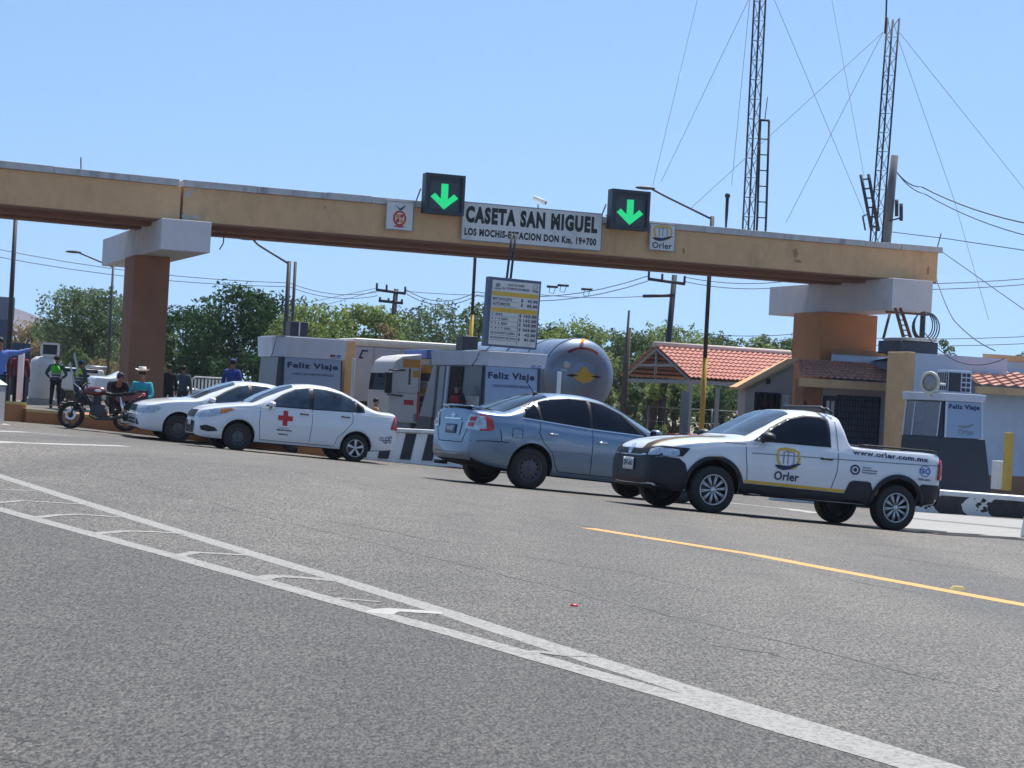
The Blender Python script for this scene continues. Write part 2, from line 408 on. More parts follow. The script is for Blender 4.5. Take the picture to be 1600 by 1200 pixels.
class MB:
    def __init__(s):
        s.v, s.f, s.m, s.sm = [], [], [], []
    def add(s, vs, fs, m=0, smooth=False):
        k = len(s.v)
        s.v += [tuple(p) for p in vs]
        for f in fs:
            s.f.append([i + k for i in f]); s.m.append(m); s.sm.append(smooth)
        return s
    def box(s, x0, x1, y0, y1, z0, z1, m=0, taper=None):
        t = taper or (0, 0, 0, 0)       # shrink of the top: left, right, front, back
        vs = [(x0, y0, z0), (x1, y0, z0), (x1, y1, z0), (x0, y1, z0),
              (x0 + t[0], y0 + t[2], z1), (x1 - t[1], y0 + t[2], z1), (x1 - t[1], y1 - t[3], z1), (x0 + t[0], y1 - t[3], z1)]
        return s.add(vs, [(3, 2, 1, 0), (4, 5, 6, 7), (0, 1, 5, 4), (1, 2, 6, 5), (2, 3, 7, 6), (3, 0, 4, 7)], m)
    def prism(s, pts, a, b, axis='y', m=0, smooth=False):
        n = len(pts)
        def P(p, c):
            return {'y': (p[0], c, p[1]), 'x': (c, p[0], p[1]), 'z': (p[0], p[1], c)}[axis]
        vs = [P(p, a) for p in pts] + [P(p, b) for p in pts]
        fs = [list(range(n)), list(range(2 * n - 1, n - 1, -1))]
        s.add(vs, fs, m)
        k = len(s.v) - 2 * n
        for i in range(n):
            j = (i + 1) % n
            s.f.append([k + i, k + i + n, k + j + n, k + j]); s.m.append(m); s.sm.append(smooth)
        return s
    def tube(s, pts, r, n=8, m=0, cap=True, radii=None):
        pts = [Vector(p) for p in pts]
        rings = []
        prev = None
        for i, p in enumerate(pts):
            d = (pts[min(i + 1, len(pts) - 1)] - pts[max(i - 1, 0)])
            if d.length < 1e-9: d = Vector((0, 0, 1))
            d.normalize()
            if prev is None:
                a = Vector((0, 0, 1)) if abs(d.z) < 0.9 else Vector((1, 0, 0))
                e1 = d.cross(a).normalized()
            else:
                e1 = (prev - d * prev.dot(d)).normalized()
            prev = e1
            e2 = d.cross(e1)
            rr = radii[i] if radii else r
            rings.append([p + (e1 * math.cos(2 * PI * k / n) + e2 * math.sin(2 * PI * k / n)) * rr for k in range(n)])
        vs = [q for rg in rings for q in rg]
        fs = []
        for i in range(len(rings) - 1):
            for k in range(n):
                a, b = i * n + k, i * n + (k + 1) % n
                fs.append((a, b, b + n, a + n))
        s.add(vs, fs, m, True)
        if cap:
            k = len(s.v) - len(vs)
            s.f.append([k + i for i in range(n - 1, -1, -1)]); s.m.append(m); s.sm.append(False)
            k2 = len(s.v) - n
            s.f.append([k2 + i for i in range(n)]); s.m.append(m); s.sm.append(False)
        return s
    def lathe(s, prof, c=(0, 0, 0), axis='z', n=24, m=0, closed=False):
        vs = []
        for (r, h) in prof:
            for k in range(n):
                a = 2 * PI * k / n
                x, y = r * math.cos(a), r * math.sin(a)
                p = {'z': (x, y, h), 'y': (x, h, y), 'x': (h, x, y)}[axis]
                vs.append((p[0] + c[0], p[1] + c[1], p[2] + c[2]))
        fs = []
        L = len(prof)
        for i in range(L if closed else L - 1):
            for k in range(n):
                a, b = i * n + k, i * n + (k + 1) % n
                i2 = ((i + 1) % L) * n
                fs.append((a, b, i2 + (k + 1) % n, i2 + k))
        return s.add(vs, fs, m, True)
    def ball(s, c, rx, ry=None, rz=None, n=14, k=8, m=0):
        ry = ry or rx; rz = rz or rx
        vs, fs = [], []
        for i in range(k + 1):
            t = PI * i / k
            for j in range(n):
                a = 2 * PI * j / n
                vs.append((c[0] + rx * math.sin(t) * math.cos(a), c[1] + ry * math.sin(t) * math.sin(a), c[2] + rz * math.cos(t)))
        for i in range(k):
            for j in range(n):
                fs.append((i * n + j, (i + 1) * n + j, (i + 1) * n + (j + 1) % n, i * n + (j + 1) % n))
        return s.add(vs, fs, m, True)
    def build(s, name, mats, parent=None, bevel=0.0, loc=None, rz=None):
        me = bpy.data.meshes.new(name)
        me.from_pydata(s.v, [], s.f)
        if not isinstance(mats, (list, tuple)): mats = [mats]
        for m in mats: me.materials.append(m)
        for p, mi, sm in zip(me.polygons, s.m, s.sm):
            p.material_index = mi
            p.use_smooth = sm
        bm = bmesh.new(); bm.from_mesh(me)
        bmesh.ops.remove_doubles(bm, verts=bm.verts, dist=1e-6)
        bmesh.ops.recalc_face_normals(bm, faces=bm.faces)
        bm.to_mesh(me); bm.free()
        o = mesh_obj(name, me, parent)
        if bevel:
            b = o.modifiers.new('bevel', 'BEVEL'); b.width = bevel; b.segments = 2; b.limit_method = 'ANGLE'
        if loc is not None: o.location = loc
        if rz is not None: o.rotation_euler.z = rz
        return o

# flat lettering as 2D faces
def text2d(body, bold=0.0):
    cu = bpy.data.curves.new('lettering', 'FONT')
    cu.body = body; cu.size = 1.0; cu.resolution_u = 3; cu.offset = bold
    cu.space_character = 1.0 + bold * 3
    o = bpy.data.objects.new('lettering', cu)
    col.objects.link(o)
    me = eval_mesh(o)
    vs = [(v.co.x, v.co.y) for v in me.vertices]
    fs = [list(p.vertices) for p in me.polygons]
    bpy.data.objects.remove(o); bpy.data.curves.remove(cu); bpy.data.meshes.remove(me)
    return vs, fs
def fit2d(vs, x0, x1, y0, y1, flip=False):
    a, b = min(v[0] for v in vs), max(v[0] for v in vs)
    c, d = min(v[1] for v in vs), max(v[1] for v in vs)
    r = []
    for v in vs:
        t = (v[0] - a) / (b - a)
        if flip: t = 1 - t
        r.append((x0 + (x1 - x0) * t, y0 + (y1 - y0) * (v[1] - c) / (d - c)))
    return r
def sign_text(mb, body, x0, x1, z0, z1, y, m=0, bold=0.012, lean=None):
    """letters on a panel at local y, reading along +x; lean(z) gives y instead when the panel leans"""
    vs, fs = text2d(body, bold)
    vs = fit2d(vs, x0, x1, z0, z1)
    mb.add([(p[0], lean(p[1]) if lean else y, p[1]) for p in vs], fs, m)
def ring2d(cx, cz, rx, rz, w, a0=0, a1=2 * PI, n=24):
    """strip of quads as (verts, faces)"""
    vs, fs = [], []
    for i in range(n + 1):
        a = a0 + (a1 - a0) * i / n
        vs += [(cx + rx * math.cos(a), cz + rz * math.sin(a)), (cx + (rx - w) * math.cos(a), cz + (rz - w) * math.sin(a))]
    for i in range(n): fs.append([2 * i, 2 * i + 1, 2 * i + 3, 2 * i + 2])
    return vs, fs
def disc2d(cx, cz, rx, rz, n=24):
    return [(cx + rx * math.cos(2 * PI * i / n), cz + rz * math.sin(2 * PI * i / n)) for i in range(n)], [list(range(n))]

# the motorway operator's emblem: an open rounded square over a swoosh
def orler_mark(x0, x1, z0, z1):
    """-> list of (verts, faces, 'yellow'|'navy')"""
    w, h = x1 - x0, z1 - z0
    X = lambda t: x0 + w * t
    Z = lambda t: z0 + h * t
    out = []
    def strip(pts, wd, c):
        vs, fs = [], []
        for i, p in enumerate(pts):
            q = pts[min(i + 1, len(pts) - 1)]; o = pts[max(i - 1, 0)]
            d = Vector((q[0] - o[0], q[1] - o[1])).normalized()
            k = wd[i] if isinstance(wd, list) else wd
            nx, nz = -d.y * k / 2, d.x * k / 2
            vs += [(X(p[0]) + nx * w, Z(p[1]) + nz * h), (X(p[0]) - nx * w, Z(p[1]) - nz * h)]
        for i in range(len(pts) - 1): fs.append([2 * i, 2 * i + 1, 2 * i + 3, 2 * i + 2])
        out.append((vs, fs, c))
    strip([(0.22, 0.48), (0.14, 0.60), (0.10, 0.80), (0.16, 0.96), (0.40, 1.0), (0.75, 0.98), (0.88, 0.92), (0.92, 0.72), (0.86, 0.55), (0.80, 0.46), (0.62, 0.40)], 0.085, 'yellow')
    strip([(0.34, 0.52), (0.34, 0.90), (0.50, 0.92), (0.72, 0.90), (0.72, 0.52)], 0.035, 'grey')
    strip([(0.50, 0.52), (0.50, 0.90)], 0.03, 'grey')
    strip([(0.04, 0.46), (0.16, 0.42), (0.35, 0.40), (0.55, 0.42), (0.75, 0.50), (0.98, 0.58)], [0.03, 0.12, 0.15, 0.12, 0.10, 0.03], 'navy')
    vs, fs = text2d('Orler', 0.02)
    out.append((fit2d(vs, X(0.04), X(0.96), Z(0.0), Z(0.28)), fs, 'navy'))
    return out

# ------------------------------------------------------------------ ground
def grid_sheet(name, xs, ys, m, dz=0.0):
    vs = [(x, y, gz(x, y) + dz) for y in ys for x in xs]
    nx = len(xs)
    fs = [(j * nx + i, j * nx + i + 1, (j + 1) * nx + i + 1, (j + 1) * nx + i) for j in range(len(ys) - 1) for i in range(nx - 1)]
    me = bpy.data.meshes.new(name)
    me.from_pydata(vs, [], fs)
    me.materials.append(m)
    for p in me.polygons: p.use_smooth = True
    return tag(mesh_obj(name, me), kind='structure')
def rng(a, b, n): return [a + (b - a) * i / n for i in range(n + 1)]
grid_sheet('ground', rng(-1500, -100, 14) + rng(-80, 80, 80) + rng(100, 1500, 14), rng(-60, -4, 7) + rng(0, 140, 140) + rng(150, 3500, 30), M['dirt'], -0.05)
ROADX, ROADY = rng(-70, 70, 280), rng(-30, -1, 10) + rng(0, 80, 240)
grid_sheet('road', ROADX, ROADY, M_asph, 0.0)

def ribbon(name, pts, width, m, dz=0.004, wavy=0.0, taper=False, label=None):
    """painted stroke following the ground through world points"""
    P = []
    for i in range(len(pts) - 1):
        a, b = Vector(pts[i][:2]), Vector(pts[i + 1][:2])
        k = max(2, int((b - a).length / 0.25))
        P += [a.lerp(b, t / k) for t in range(k)]
    P.append(Vector(pts[-1][:2]))
    vs, fs = [], []
    for i, p in enumerate(P):
        d = (P[min(i + 1, len(P) - 1)] - P[max(i - 1, 0)]).normalized()
        nn = Vector((-d.y, d.x))
        w = width / 2 * (1 + wavy * (random.random() - .5))
        if taper:
            t = i / (len(P) - 1); w *= 0.25 + 0.75 * math.sin(PI * min(1, t * 1.3 + 0.05)) ** 0.6 if t < 0.72 else 0.55
        for sgn in (-1, 0, 1):
            q = p + nn * w * sgn
            vs.append((q.x, q.y, gz(q.x, q.y) + dz))
    for i in range(len(P) - 1):
        for k in range(2):
            a = i * 3 + k
            fs.append((a, a + 1, a + 4, a + 3))
    me = bpy.data.meshes.new(name)
    me.from_pydata(vs, [], fs)
    me.materials.append(m)
    return tag(mesh_obj(name, me), kind='structure')
def gp(pairs): return [G(*p) for p in pairs]
RZ = 0.0012
ribbon('lane_line', gp([(-60, 725), (0, 744), (140, 788), (297, 836), (525, 904), (700, 958), (900, 1023), (1097, 1085), (1250, 1131), (1469, 1198), (1700, 1268)]), 0.165, M['white_line'], RZ, 0.10)
ribbon('edge_line', gp([(-60, 780), (0, 796), (140, 834), (271, 869), (411, 908), (586, 957), (700, 988), (900, 1045), (1097, 1101), (1250, 1147), (1381, 1184), (1560, 1238)]), 0.155, M['white_line'], RZ + 0.0008, 0.12)
ribbon('centre_line', gp([(918, 825), (1180, 867), (1420, 912), (1700, 963)]), 0.21, M['yellow_line'], RZ, 0.05)
for k, st in enumerate([[(-26.2, 766.4), (0.0, 765.9), (56.9, 766.8)], [(-26.2, 788.2), (0.0, 785.6), (35.0, 782.6), (135.6, 788.7)], [(52.5, 809.2), (87.5, 805.3), (122.5, 804.0), (188.1, 808.4)], [(144.4, 834.2), (196.9, 830.2), (245.0, 831.5), (288.7, 834.6)], [(271.2, 871.8), (284.3, 867.0), (306.2, 863.5), (385.0, 867.9)], [(406.8, 906.8), (417.8, 902.4), (433.1, 900.2), (481.2, 903.7), (524.9, 908.1)], [(524.9, 935.2), (568.7, 938.7), (594.9, 941.3)], [(590.6, 959.3), (601.5, 954.9), (612.4, 953.2), (691.2, 958.4)], [(816.2, 1021.2), (842.4, 1019.0), (883.7, 1023.8), (932.4, 1025.0)]]):
    ribbon('hatch_line', gp(st), [0.07, 0.08, 0.09, 0.09, 0.10, 0.12, 0.05, 0.13, 0.11][k], M['bright_line' if k == 7 else 'white_line'], RZ + 0.0016, 0.35)
for st in ([(-30, 691), (60, 693), (130, 695), (197, 697)], [(-30, 673), (40, 675), (108, 681)], [(-30, 660), (0, 661), (10, 664)]):
    ribbon('stop_line', gp(st), 0.22, M['bright_line'], RZ, 0.25)
# sealed joint and hairline cracks wandering over the tarmac
def crack(px, w, m, seed, amp=.06):
    rr = random.Random(seed); P_ = gp(px); out = []
    for i in range(len(P_) - 1):
        k = max(3, int((P_[i + 1] - P_[i]).length / .35))
        for j in range(k):
            p_ = P_[i].lerp(P_[i + 1], j / k); out.append(Vector((p_.x + rr.uniform(-amp, amp), p_.y + rr.uniform(-amp, amp), 0)))
    ribbon('road_crack', out, w, m, RZ * .5, 1.3)
M_crack = mat('crack_dark', (0.055, 0.053, 0.05), .95, var=.5, scale=20)  # dark tone of the sealed joint and cracks
crack([(60, 722), (230, 760), (500, 828), (760, 893), (1000, 950), (1300, 1022), (1640, 1103)], .014, M_crack, 1, .05)
crack([(250, 705), (480, 742), (800, 800), (1100, 858), (1500, 940)], .020, M_crack, 2, .09)
crack([(520, 815), (640, 835), (700, 850)], .03, M_crack, 3, .12)
crack([(830, 868), (1010, 903), (1180, 935)], .022, M_crack, 4, .14)
for k, q in enumerate([[(0, 1105), (25, 1118), (48, 1124)], [(10, 1150), (40, 1158), (85, 1163)], [(0, 1176), (30, 1190), (70, 1201)], [(520, 1030), (560, 1042)], [(1120, 1010), (1200, 1020), (1230, 1030)], [(1330, 860), (1480, 884), (1600, 900)], [(1250, 838), (1380, 852), (1590, 872)]]):
    crack(q, .018 if k < 4 else .03, M_crack, 10 + k, .03)
# jagged seam right of the pickup, its black shadow painted as a ribbon
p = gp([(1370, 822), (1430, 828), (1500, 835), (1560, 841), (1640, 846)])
ribbon('shadow_seam', p, 0.75, mat('seam_shadow', (0.012, 0.012, 0.013), 0.95, var=0.6, scale=8), RZ * 4, 1.7)
p = gp([(1135, 785), (1230, 795), (1290, 803)])
ribbon('pale_strip', p, 0.6, mat('pale_ground', (0.40, 0.38, 0.35), 0.95, var=0.4, scale=4), RZ, 0.9)  # pale strip along the ground under the pickup
def apron(name, top, bot, m, dz):
    A_, B_ = gp(top), gp(bot); vs, fs = [], []
    n = 40; k = 6
    for i in range(n + 1):
        for j in range(k + 1):
            p_ = A_[0].lerp(A_[1], i / n).lerp(B_[0].lerp(B_[1], i / n), j / k)
            vs.append((p_.x, p_.y, gz(p_.x, p_.y) + dz))
    for i in range(n):
        for j in range(k): fs.append((i * (k + 1) + j, (i + 1) * (k + 1) + j, (i + 1) * (k + 1) + j + 1, i * (k + 1) + j + 1))
    me = bpy.data.meshes.new(name); me.from_pydata(vs, [], fs); me.materials.append(m)
    return tag(mesh_obj(name, me), kind='structure')
apron('concrete_apron', [(1380, 796), (1660, 817)], [(1380, 822), (1660, 849)], mat('pale_concrete', (0.31, 0.30, 0.28), .85, var=.15, scale=2, dirt=(.3, .28, .26)), RZ * .5)
ribbon('shadow_band', gp([(1380, 806), (1500, 817), (1660, 832)]), 0.5, mat('shaded_concrete', (0.16, 0.155, 0.15), .85, var=.2), RZ * 2, .3)  # darker band painted for the shade across the concrete
for (px, py) in ((1497, 921),):
    g = G(px, py)
    mb = MB(); mb.box(-.06, .06, -.05, .05, 0, .025, taper=(.02, .02, .02, .02))
    tag(mb.build('road_stud', M['kerby'], loc=(g.x, g.y, g.z)), 'small yellow road stud beside the orange-yellow line', 'road stud')
g = G(897, 947)
mb = MB(); mb.lathe([(0, .014), (.016, .013), (.024, .006), (.026, 0)], n=12)
tag(mb.build('litter_scrap', M['redp'], loc=(g.x, g.y, g.z)), 'small red scrap lying on the open asphalt', 'litter')

# ------------------------------------------------------------------ the canopy beams and their pillars
S = Site(290, 54.4, z=0.0)          # frame on the front face of the main beam
xb0, ztop = S.loc(288, 281)
xb1 = S.loc(1467, 375)[0]
zbot = S.loc(300, 346)[1]
ZC = ztop - 0.19
BW = 4.6                             # beam width, front to back
def beam_piece(name, label, L, o, rz, nrib=2, endx=0.0):
    t = thing(name, label, 'beam', o, rz)
    mb = MB()
    mb.box(0, L, 0, 0.35, zbot, ZC - 0.003)               # front fascia
    mb.box(0, L, BW - 0.35, BW, zbot, ZC - 0.003)         # rear fascia
    mb.box(0, 0.3, 0.353, BW - 0.353, zbot + 0.01, ZC - 0.003)
    mb.box(L - 0.3, L, 0.353, BW - 0.353, zbot + 0.01, ZC - 0.003)
    mb.build('fascia', M['tan'], t, bevel=0.012)
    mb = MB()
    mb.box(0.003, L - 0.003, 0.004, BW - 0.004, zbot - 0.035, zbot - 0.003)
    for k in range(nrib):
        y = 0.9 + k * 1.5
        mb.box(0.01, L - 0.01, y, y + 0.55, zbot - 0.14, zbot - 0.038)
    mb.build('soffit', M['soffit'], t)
    # coping with broken, uneven edge
    mb = MB()
    x = -0.03
    while x < L + endx:
        w = min(L + endx - x, 1.2 + random.random() * 2.2)
        dy = random.random() * 0.02
        mb.box(x + 0.004, x + w - 0.004, -0.09 + dy, BW + 0.09, ZC, ztop + random.uniform(-.012, .012))
        x += w
    mb.build('coping', M['coping'], t, bevel=0.015)
    return t
main = beam_piece('canopy_beam', 'long tan concrete canopy beam carrying the toll plaza name sign', xb1 - xb0, S.o + S.u * xb0, AB, endx=0.12)
# the shorter, bent piece to the left
J = S.o + S.u * (xb0 - 0.07)
a2 = R(29)
u2, v2 = uv(a2)
LL = 9.0
beam_piece('canopy_beam', 'short tan concrete canopy beam at the left edge of the photo, bent towards the viewer', LL, J - u2 * LL, a2, endx=-0.08)
# chipped plaster and pale mortar at the joint of the beams
vs, fs = [], []
rp = random.Random(3)
def chip(cx, cz, r, rz_):
    k = len(vs); n_ = 9
    for i in range(n_):
        a = 2 * PI * i / n_; q = rp.uniform(.55, 1.1)
        vs.append((cx + math.cos(a) * r * q, -.004, cz + math.sin(a) * rz_ * q))
    fs.append(list(range(k, k + n_)))
for (cx, cz, r, q) in ((.10, zbot + .10, .16, .10), (.38, zbot + .12, .12, .07), (.12, ZC - .20, .10, .12), (.22, ZC - .1, .06, .08)): chip(cx, cz, r, q)
mb = MB(); mb.add(vs, fs); mb.build('mortar_patch', mat('pale_mortar_patch', (.50, .47, .43), .9, var=.2), main)
mb = MB(); vs, fs = [], []
for (cx, cz, r, q) in ((xb1 - xb0 - 5.1, zbot + .55, .10, .22), (xb1 - xb0 - 5.0, zbot + .30, .16, .05), (xb1 - xb0 - 8.9, zbot + .32, .05, .10), (4.0, zbot + .7, .03, .05), (xb1 - xb0 - .35, zbot + .35, .06, .16)): chip(cx, cz, r, q)
mb.add(vs, fs); mb.build('stain', mat('rust_stain', (.36, .22, .12), .9, var=.25), main)
# pillars
def pillar(px_right, w_cap, L_cap, w_col, L_col, ztopc, hcap, label, two, back=2.7, side=0.0, D=None):
    xr = S.loc(px_right, 365 if px_right < 800 else 455)[0]
    o = S.o + S.u * (xr - w_cap / 2) + S.v * 0.0
    g = gz(o.x, o.y)
    t = thing('pillar', label, 'pillar', (o.x, o.y, g), AB)
    z1 = ztopc - g; z0 = z1 - hcap
    mb = MB(); mb.box(-w_cap / 2, w_cap / 2, -0.75, L_cap * 0.62, z0, z1)
    mb.box(-w_cap / 2 + 0.02, w_cap / 2, L_cap * 0.62 + 0.03, L_cap, z0, z1)
    mb.build('capital', M['capw'], t, bevel=0.02)
    mb = MB(); mb.box(-w_col / 2 + side, w_col / 2 + side, back, back + L_col, 0, z0 - 0.002)
    if two:
        mb.v; 
    ob = mb.build('shaft', M[two], t, bevel=0.02)
    return t, z0
zcap = zbot - 0.14
pillar(321, 1.35, 9.2, 1.02, 1.6, zbot - 0.037, 0.84, 'left concrete pillar, brown shaft under a white block, behind the seated man in the hat', 'brown', back=2.4, side=-0.30)
pillar(1437, 1.45, 7.3, 2.1, 1.9, zbot - 0.037, 0.98, 'right concrete pillar, orange shaft under a white block, behind the tiled house', 'orange', back=3.0, side=0.02)

# ---- things fixed on the beam
def panel(name, label, cat, px, yl, depth, mats_, group=None):
    x0, x1, z0, z1 = S.rect(*px, yl=yl)
    t = thing(name, label, cat, S.o + S.u * ((x0 + x1) / 2) + S.v * yl + Vector((0, 0, z0)), AB, group)
    w, h = x1 - x0, z1 - z0
    mb = MB(); mb.box(-w / 2, w / 2, 0, depth, 0, h)
    mb.build('board', mats_, t, bevel=0.012)
    return t, w, h
def frame_strip(w, h, b, y0, y1, m=0):
    mb = MB()
    mb.box(-w / 2, w / 2, y0, y1, 0, b, m); mb.box(-w / 2, w / 2, y0, y1, h - b, h, m)
    mb.box(-w / 2, -w / 2 + b, y0, y1, b + .001, h - b - .001, m); mb.box(w / 2 - b, w / 2, y0, y1, b + .001, h - b - .001, m)
    return mb
t, w, h = panel('name_sign', 'long white sign with the name of the toll plaza on the canopy beam', 'sign', (721, 324, 941, 384), -0.14, 0.05, M['signw'])
mb = MB()
sign_text(mb, 'CASETA SAN MIGUEL', -w * .475, w * .465, h * .46, h * .90, -0.004, bold=0.062)
sign_text(mb, 'LOS MOCHIS-ESTACION DON Km. 19+700', -w * .478, w * .462, h * .13, h * .33, -0.004, bold=0.05)
mb.build('lettering', M['black'], t)
frame_strip(w, h, 0.025, -0.006, -0.002).build('rim', M['greyv'], t)
# crest sign
t, w, h = panel('crest_sign', 'small white square sign with a red shield on the beam, left of the arrows', 'sign', (603, 315, 646, 360), -0.14, 0.05, M['signw'])
frame_strip(w, h, 0.02, -0.006, -0.002).build('rim', M['greyv'], t)
mb = MB()
v_, f_ = disc2d(0.0, h * .42, w * .24, h * .27, 20); mb.add([(p[0], -0.004, p[1]) for p in v_], f_, 0)
v_, f_ = disc2d(0.0, h * .42, w * .17, h * .20, 20); mb.add([(p[0], -0.008, p[1]) for p in v_], f_, 1)
for (a, b, c, d, m) in ((-.13, .0, .42, .56, 2), (.02, .13, .44, .56, 0), (-.12, -.01, .27, .40, 0), (.02, .12, .26, .40, 2)):
    mb.box(a * w, b * w, -0.014, -0.011, c * h, d * h, m)
mb.add([(-w * .02, -.006, h * .70), (-w * .20, -.006, h * .90), (-w * .10, -.006, h * .82), (0, -.006, h * .76), (w * .12, -.006, h * .85), (w * .22, -.006, h * .88), (w * .06, -.006, h * .70)], [list(range(7))], 3)
mb.add([(-w * .22, -.006, h * .13), (0, -.006, h * .09), (w * .22, -.006, h * .13), (0, -.006, h * .20)], [[0, 1, 2, 3]], 0)
mb.build('crest', [M['redp'], M['signw'], M['orangev'], M['slatec']], t)
# operator sign
t, w, h = panel('operator_sign', 'small white square sign lettered Orler on the beam, right of the arrows', 'sign', (1015, 350, 1055, 392), -0.14, 0.05, M['signw'])
frame_strip(w, h, 0.02, -0.006, -0.002).build('rim', M['greyv'], t)
mb = MB(); mm = {'yellow': 0, 'navy': 1, 'grey': 2}
for v_, f_, c_ in orler_mark(-w * .42, w * .42, h * .08, h * .92): mb.add([(p[0], -0.004 - 0.002 * mm[c_], p[1]) for p in v_], f_, mm[c_])
mb.build('emblem', [M['yellogo'], M['text_navy'], M['greyv']], t)
# lane signals
def signal(px, label):
    x0, x1, z0, z1 = S.rect(*px, yl=-0.45)
    t = thing('lane_signal', label, 'lane signal', S.o + S.u * ((x0 + x1) / 2) - S.v * 0.45 + Vector((0, 0, z0)), AB, 'arrow lane signals')
    w, h = x1 - x0, z1 - z0
    mb = MB(); mb.box(-w / 2, w / 2, 0.04, 0.32, 0, h)
    mb.build('housing', M['signal'], t, bevel=0.02)
    frame_strip(w, h, 0.09, -0.03, 0.037).build('hood', M['signal'], t)
    mb = MB(); mb.box(-w * .37, w * .37, 0.030, 0.036, h * .10, h * .80)
    mb.build('face', mat('signal_face', (0.045, 0.06, 0.075), 0.4), t)
    # arrow made of little led tiles
    ar = [(-.09, .76), (.09, .76), (.09, .38), (.24, .52), (.35, .42), (.0, .12), (-.35, .42), (-.24, .52), (-.09, .38)]
    vs = [(p[0] * w, 0.024, p[1] * h) for p in ar]
    mb = MB(); mb.add(vs, [[0, 1, 2, 8], [2, 3, 4, 5], [5, 6, 7, 8], [2, 5, 8]])
    mb.build('arrow', M['green_led'], t)
    mb = MB()
    for s_ in (-1, 1): mb.tube([(s_ * w * .35, .32, h * .45), (s_ * w * .35, .75, h * .45 - .1)], .03)
    mb.tube([(-w * .52, .34, h * .62), (-w * .58, .5, h * .3), (-w * .58, .6, h * .28)], .02)
    mb.build('bracket', M['darksteel'], t)
    return t
signal((664, 272, 726, 335), 'left lane signal with a green arrow, directly left of the name sign')
signal((955, 297, 1015, 359), 'right lane signal with a green arrow, between the name sign and the operator sign')
# camera on the beam
def on_beam(px, yl=1.0):
    x, _ = S.loc(px, 320, yl)
    p = S.o + S.u * x + S.v * yl
    return Vector((p.x, p.y, ztop))
p = on_beam(841)
t = thing('surveillance_camera', 'white surveillance camera on a short post on top of the beam', 'camera', p, AB)
mb = MB(); mb.tube([(0, 0, 0), (0, 0, .33)], .025); mb.box(-.06, .06, -.06, .06, 0, .02); mb.build('post', M['galv'], t)
mb = MB(); mb.tube([(-.16, .0, .50), (.02, -.1, .42), (.16, -.15, .36)], .07, 10); mb.build('housing', M['whitep'], t)
mb = MB(); mb.tube([(.155, -.15, .365), (.19, -.17, .35)], .05, 10); mb.build('lens', M['black'], t)
for k, (px, hh, dx, lab) in enumerate([(127, .33, -.02, 'thin bent rod standing on the left beam'), (1467, .55, .12, 'thin leaning rod on the right end of the beam')]):
    q = on_beam(px)
    if px < 280:
        q = J - u2 * ((J - at(px, 250, 52.3)).dot(u2)); q = at(px, 256, 53.0); q.z = ztop
    mb = MB(); mb.tube([(0, 0, 0), (dx * .5, 0, hh * .5), (dx, 0, hh)], .018, 6)
    tag(mb.build('rod', M['darksteel'], loc=q), lab, 'rod')
# whip antenna with a thick foot
p = on_beam(1136)
t = thing('antenna', 'short thick whip antenna on top of the beam left of the lattice masts', 'antenna', p, AB)
mb = MB(); mb.tube([(0, 0, 0), (0, 0, .5), (0, 0, 1.05)], .04, 8, radii=[.025, .05, .055]); mb.build('stem', M['maststeel'], t)
mb = MB(); mb.ball((0, 0, 1.10), .09, n=10, k=6); mb.build('head', M['maststeel'], t)

# ---- street lights standing behind the beam
def lamp_post(px, pyt, pyb, D, arm, label, two=False, yel=None, hz=None, cat='street lamp', r=.07):
    """px,pyt pole top; arm=(px,py) lamp head"""
    top = at(px, pyt, D); g = gz(top.x, top.y)
    t = thing('street_lamp' if arm else 'pole', label, cat, (top.x, top.y, g), 0, 'poles behind the canopy' )
    H = top.z - g
    mb = MB()
    if yel is None:
        mb.tube([(0, 0, 0), (0, 0, H)], r, 10, radii=[r * 1.2, r * .8]); mb.build('pole', M['darksteel'], t)
    else:
        zy = at(px, yel, D).z - g
        mb.tube([(0, 0, zy), (0, 0, H)], r * .85, 10); mb.build('pole', M['darksteel'], t)
        mb = MB(); mb.tube([(0, 0, 0), (0, 0, zy)], r * 1.05, 10); mb.build('painted_foot', M['yellow'], t)
    if two:
        mb = MB(); mb.tube([(0.22, .1, 0), (.20, .1, H * 1.0)], r * .6, 8); mb.build('second_pole', M['darksteel'], t)
    if arm:
        e = at(arm[0], arm[1], D) - Vector((top.x, top.y, g))
        st = Vector((0, 0, H - 0.1))
        mid = st.lerp(e, .62) + Vector((0, 0, .10))
        mb = MB(); mb.tube([st, st.lerp(mid, .5), mid, e + Vector((.45 if e.x < (st.x) else -.45, 0, -.01))], .035, 8); mb.build('arm', M['darksteel'], t)
        s_ = 1
        mb = MB(); mb.ball((e.x + s_ * .26, e.y, e.z), .34, .13, .06, 14, 8); mb.build('lamp_head', M['darksteel'], t)
    return t
lamp_post(1113, 338, 665, 66, (996, 293), 'yellow-footed lamp post whose arm rises above the beam beside the right arrow', yel=560, r=.085)
lamp_post(452, 408, 600, 68, (374, 372), 'dark lamp post with its arm to the left above the left toll booth', two=True, r=.09)
lamp_post(177, 414, 610, 84, (105, 393), 'slim lamp post between the left pillar and the pale green tree', r=.06)
lamp_post(744, 372, 600, 66, None, 'slim pole with yellow foot behind the tariff board', yel=492, cat='pole', r=.065)
lamp_post(25, 330, 600, 60, None, 'dark pole under the beam at the left edge, in front of the blue sheets', cat='pole', r=.075)
lamp_post(1447, 400, 520, 66, None, 'grey pole behind the right end of the beam, standing above the dark box', cat='pole', r=.10)

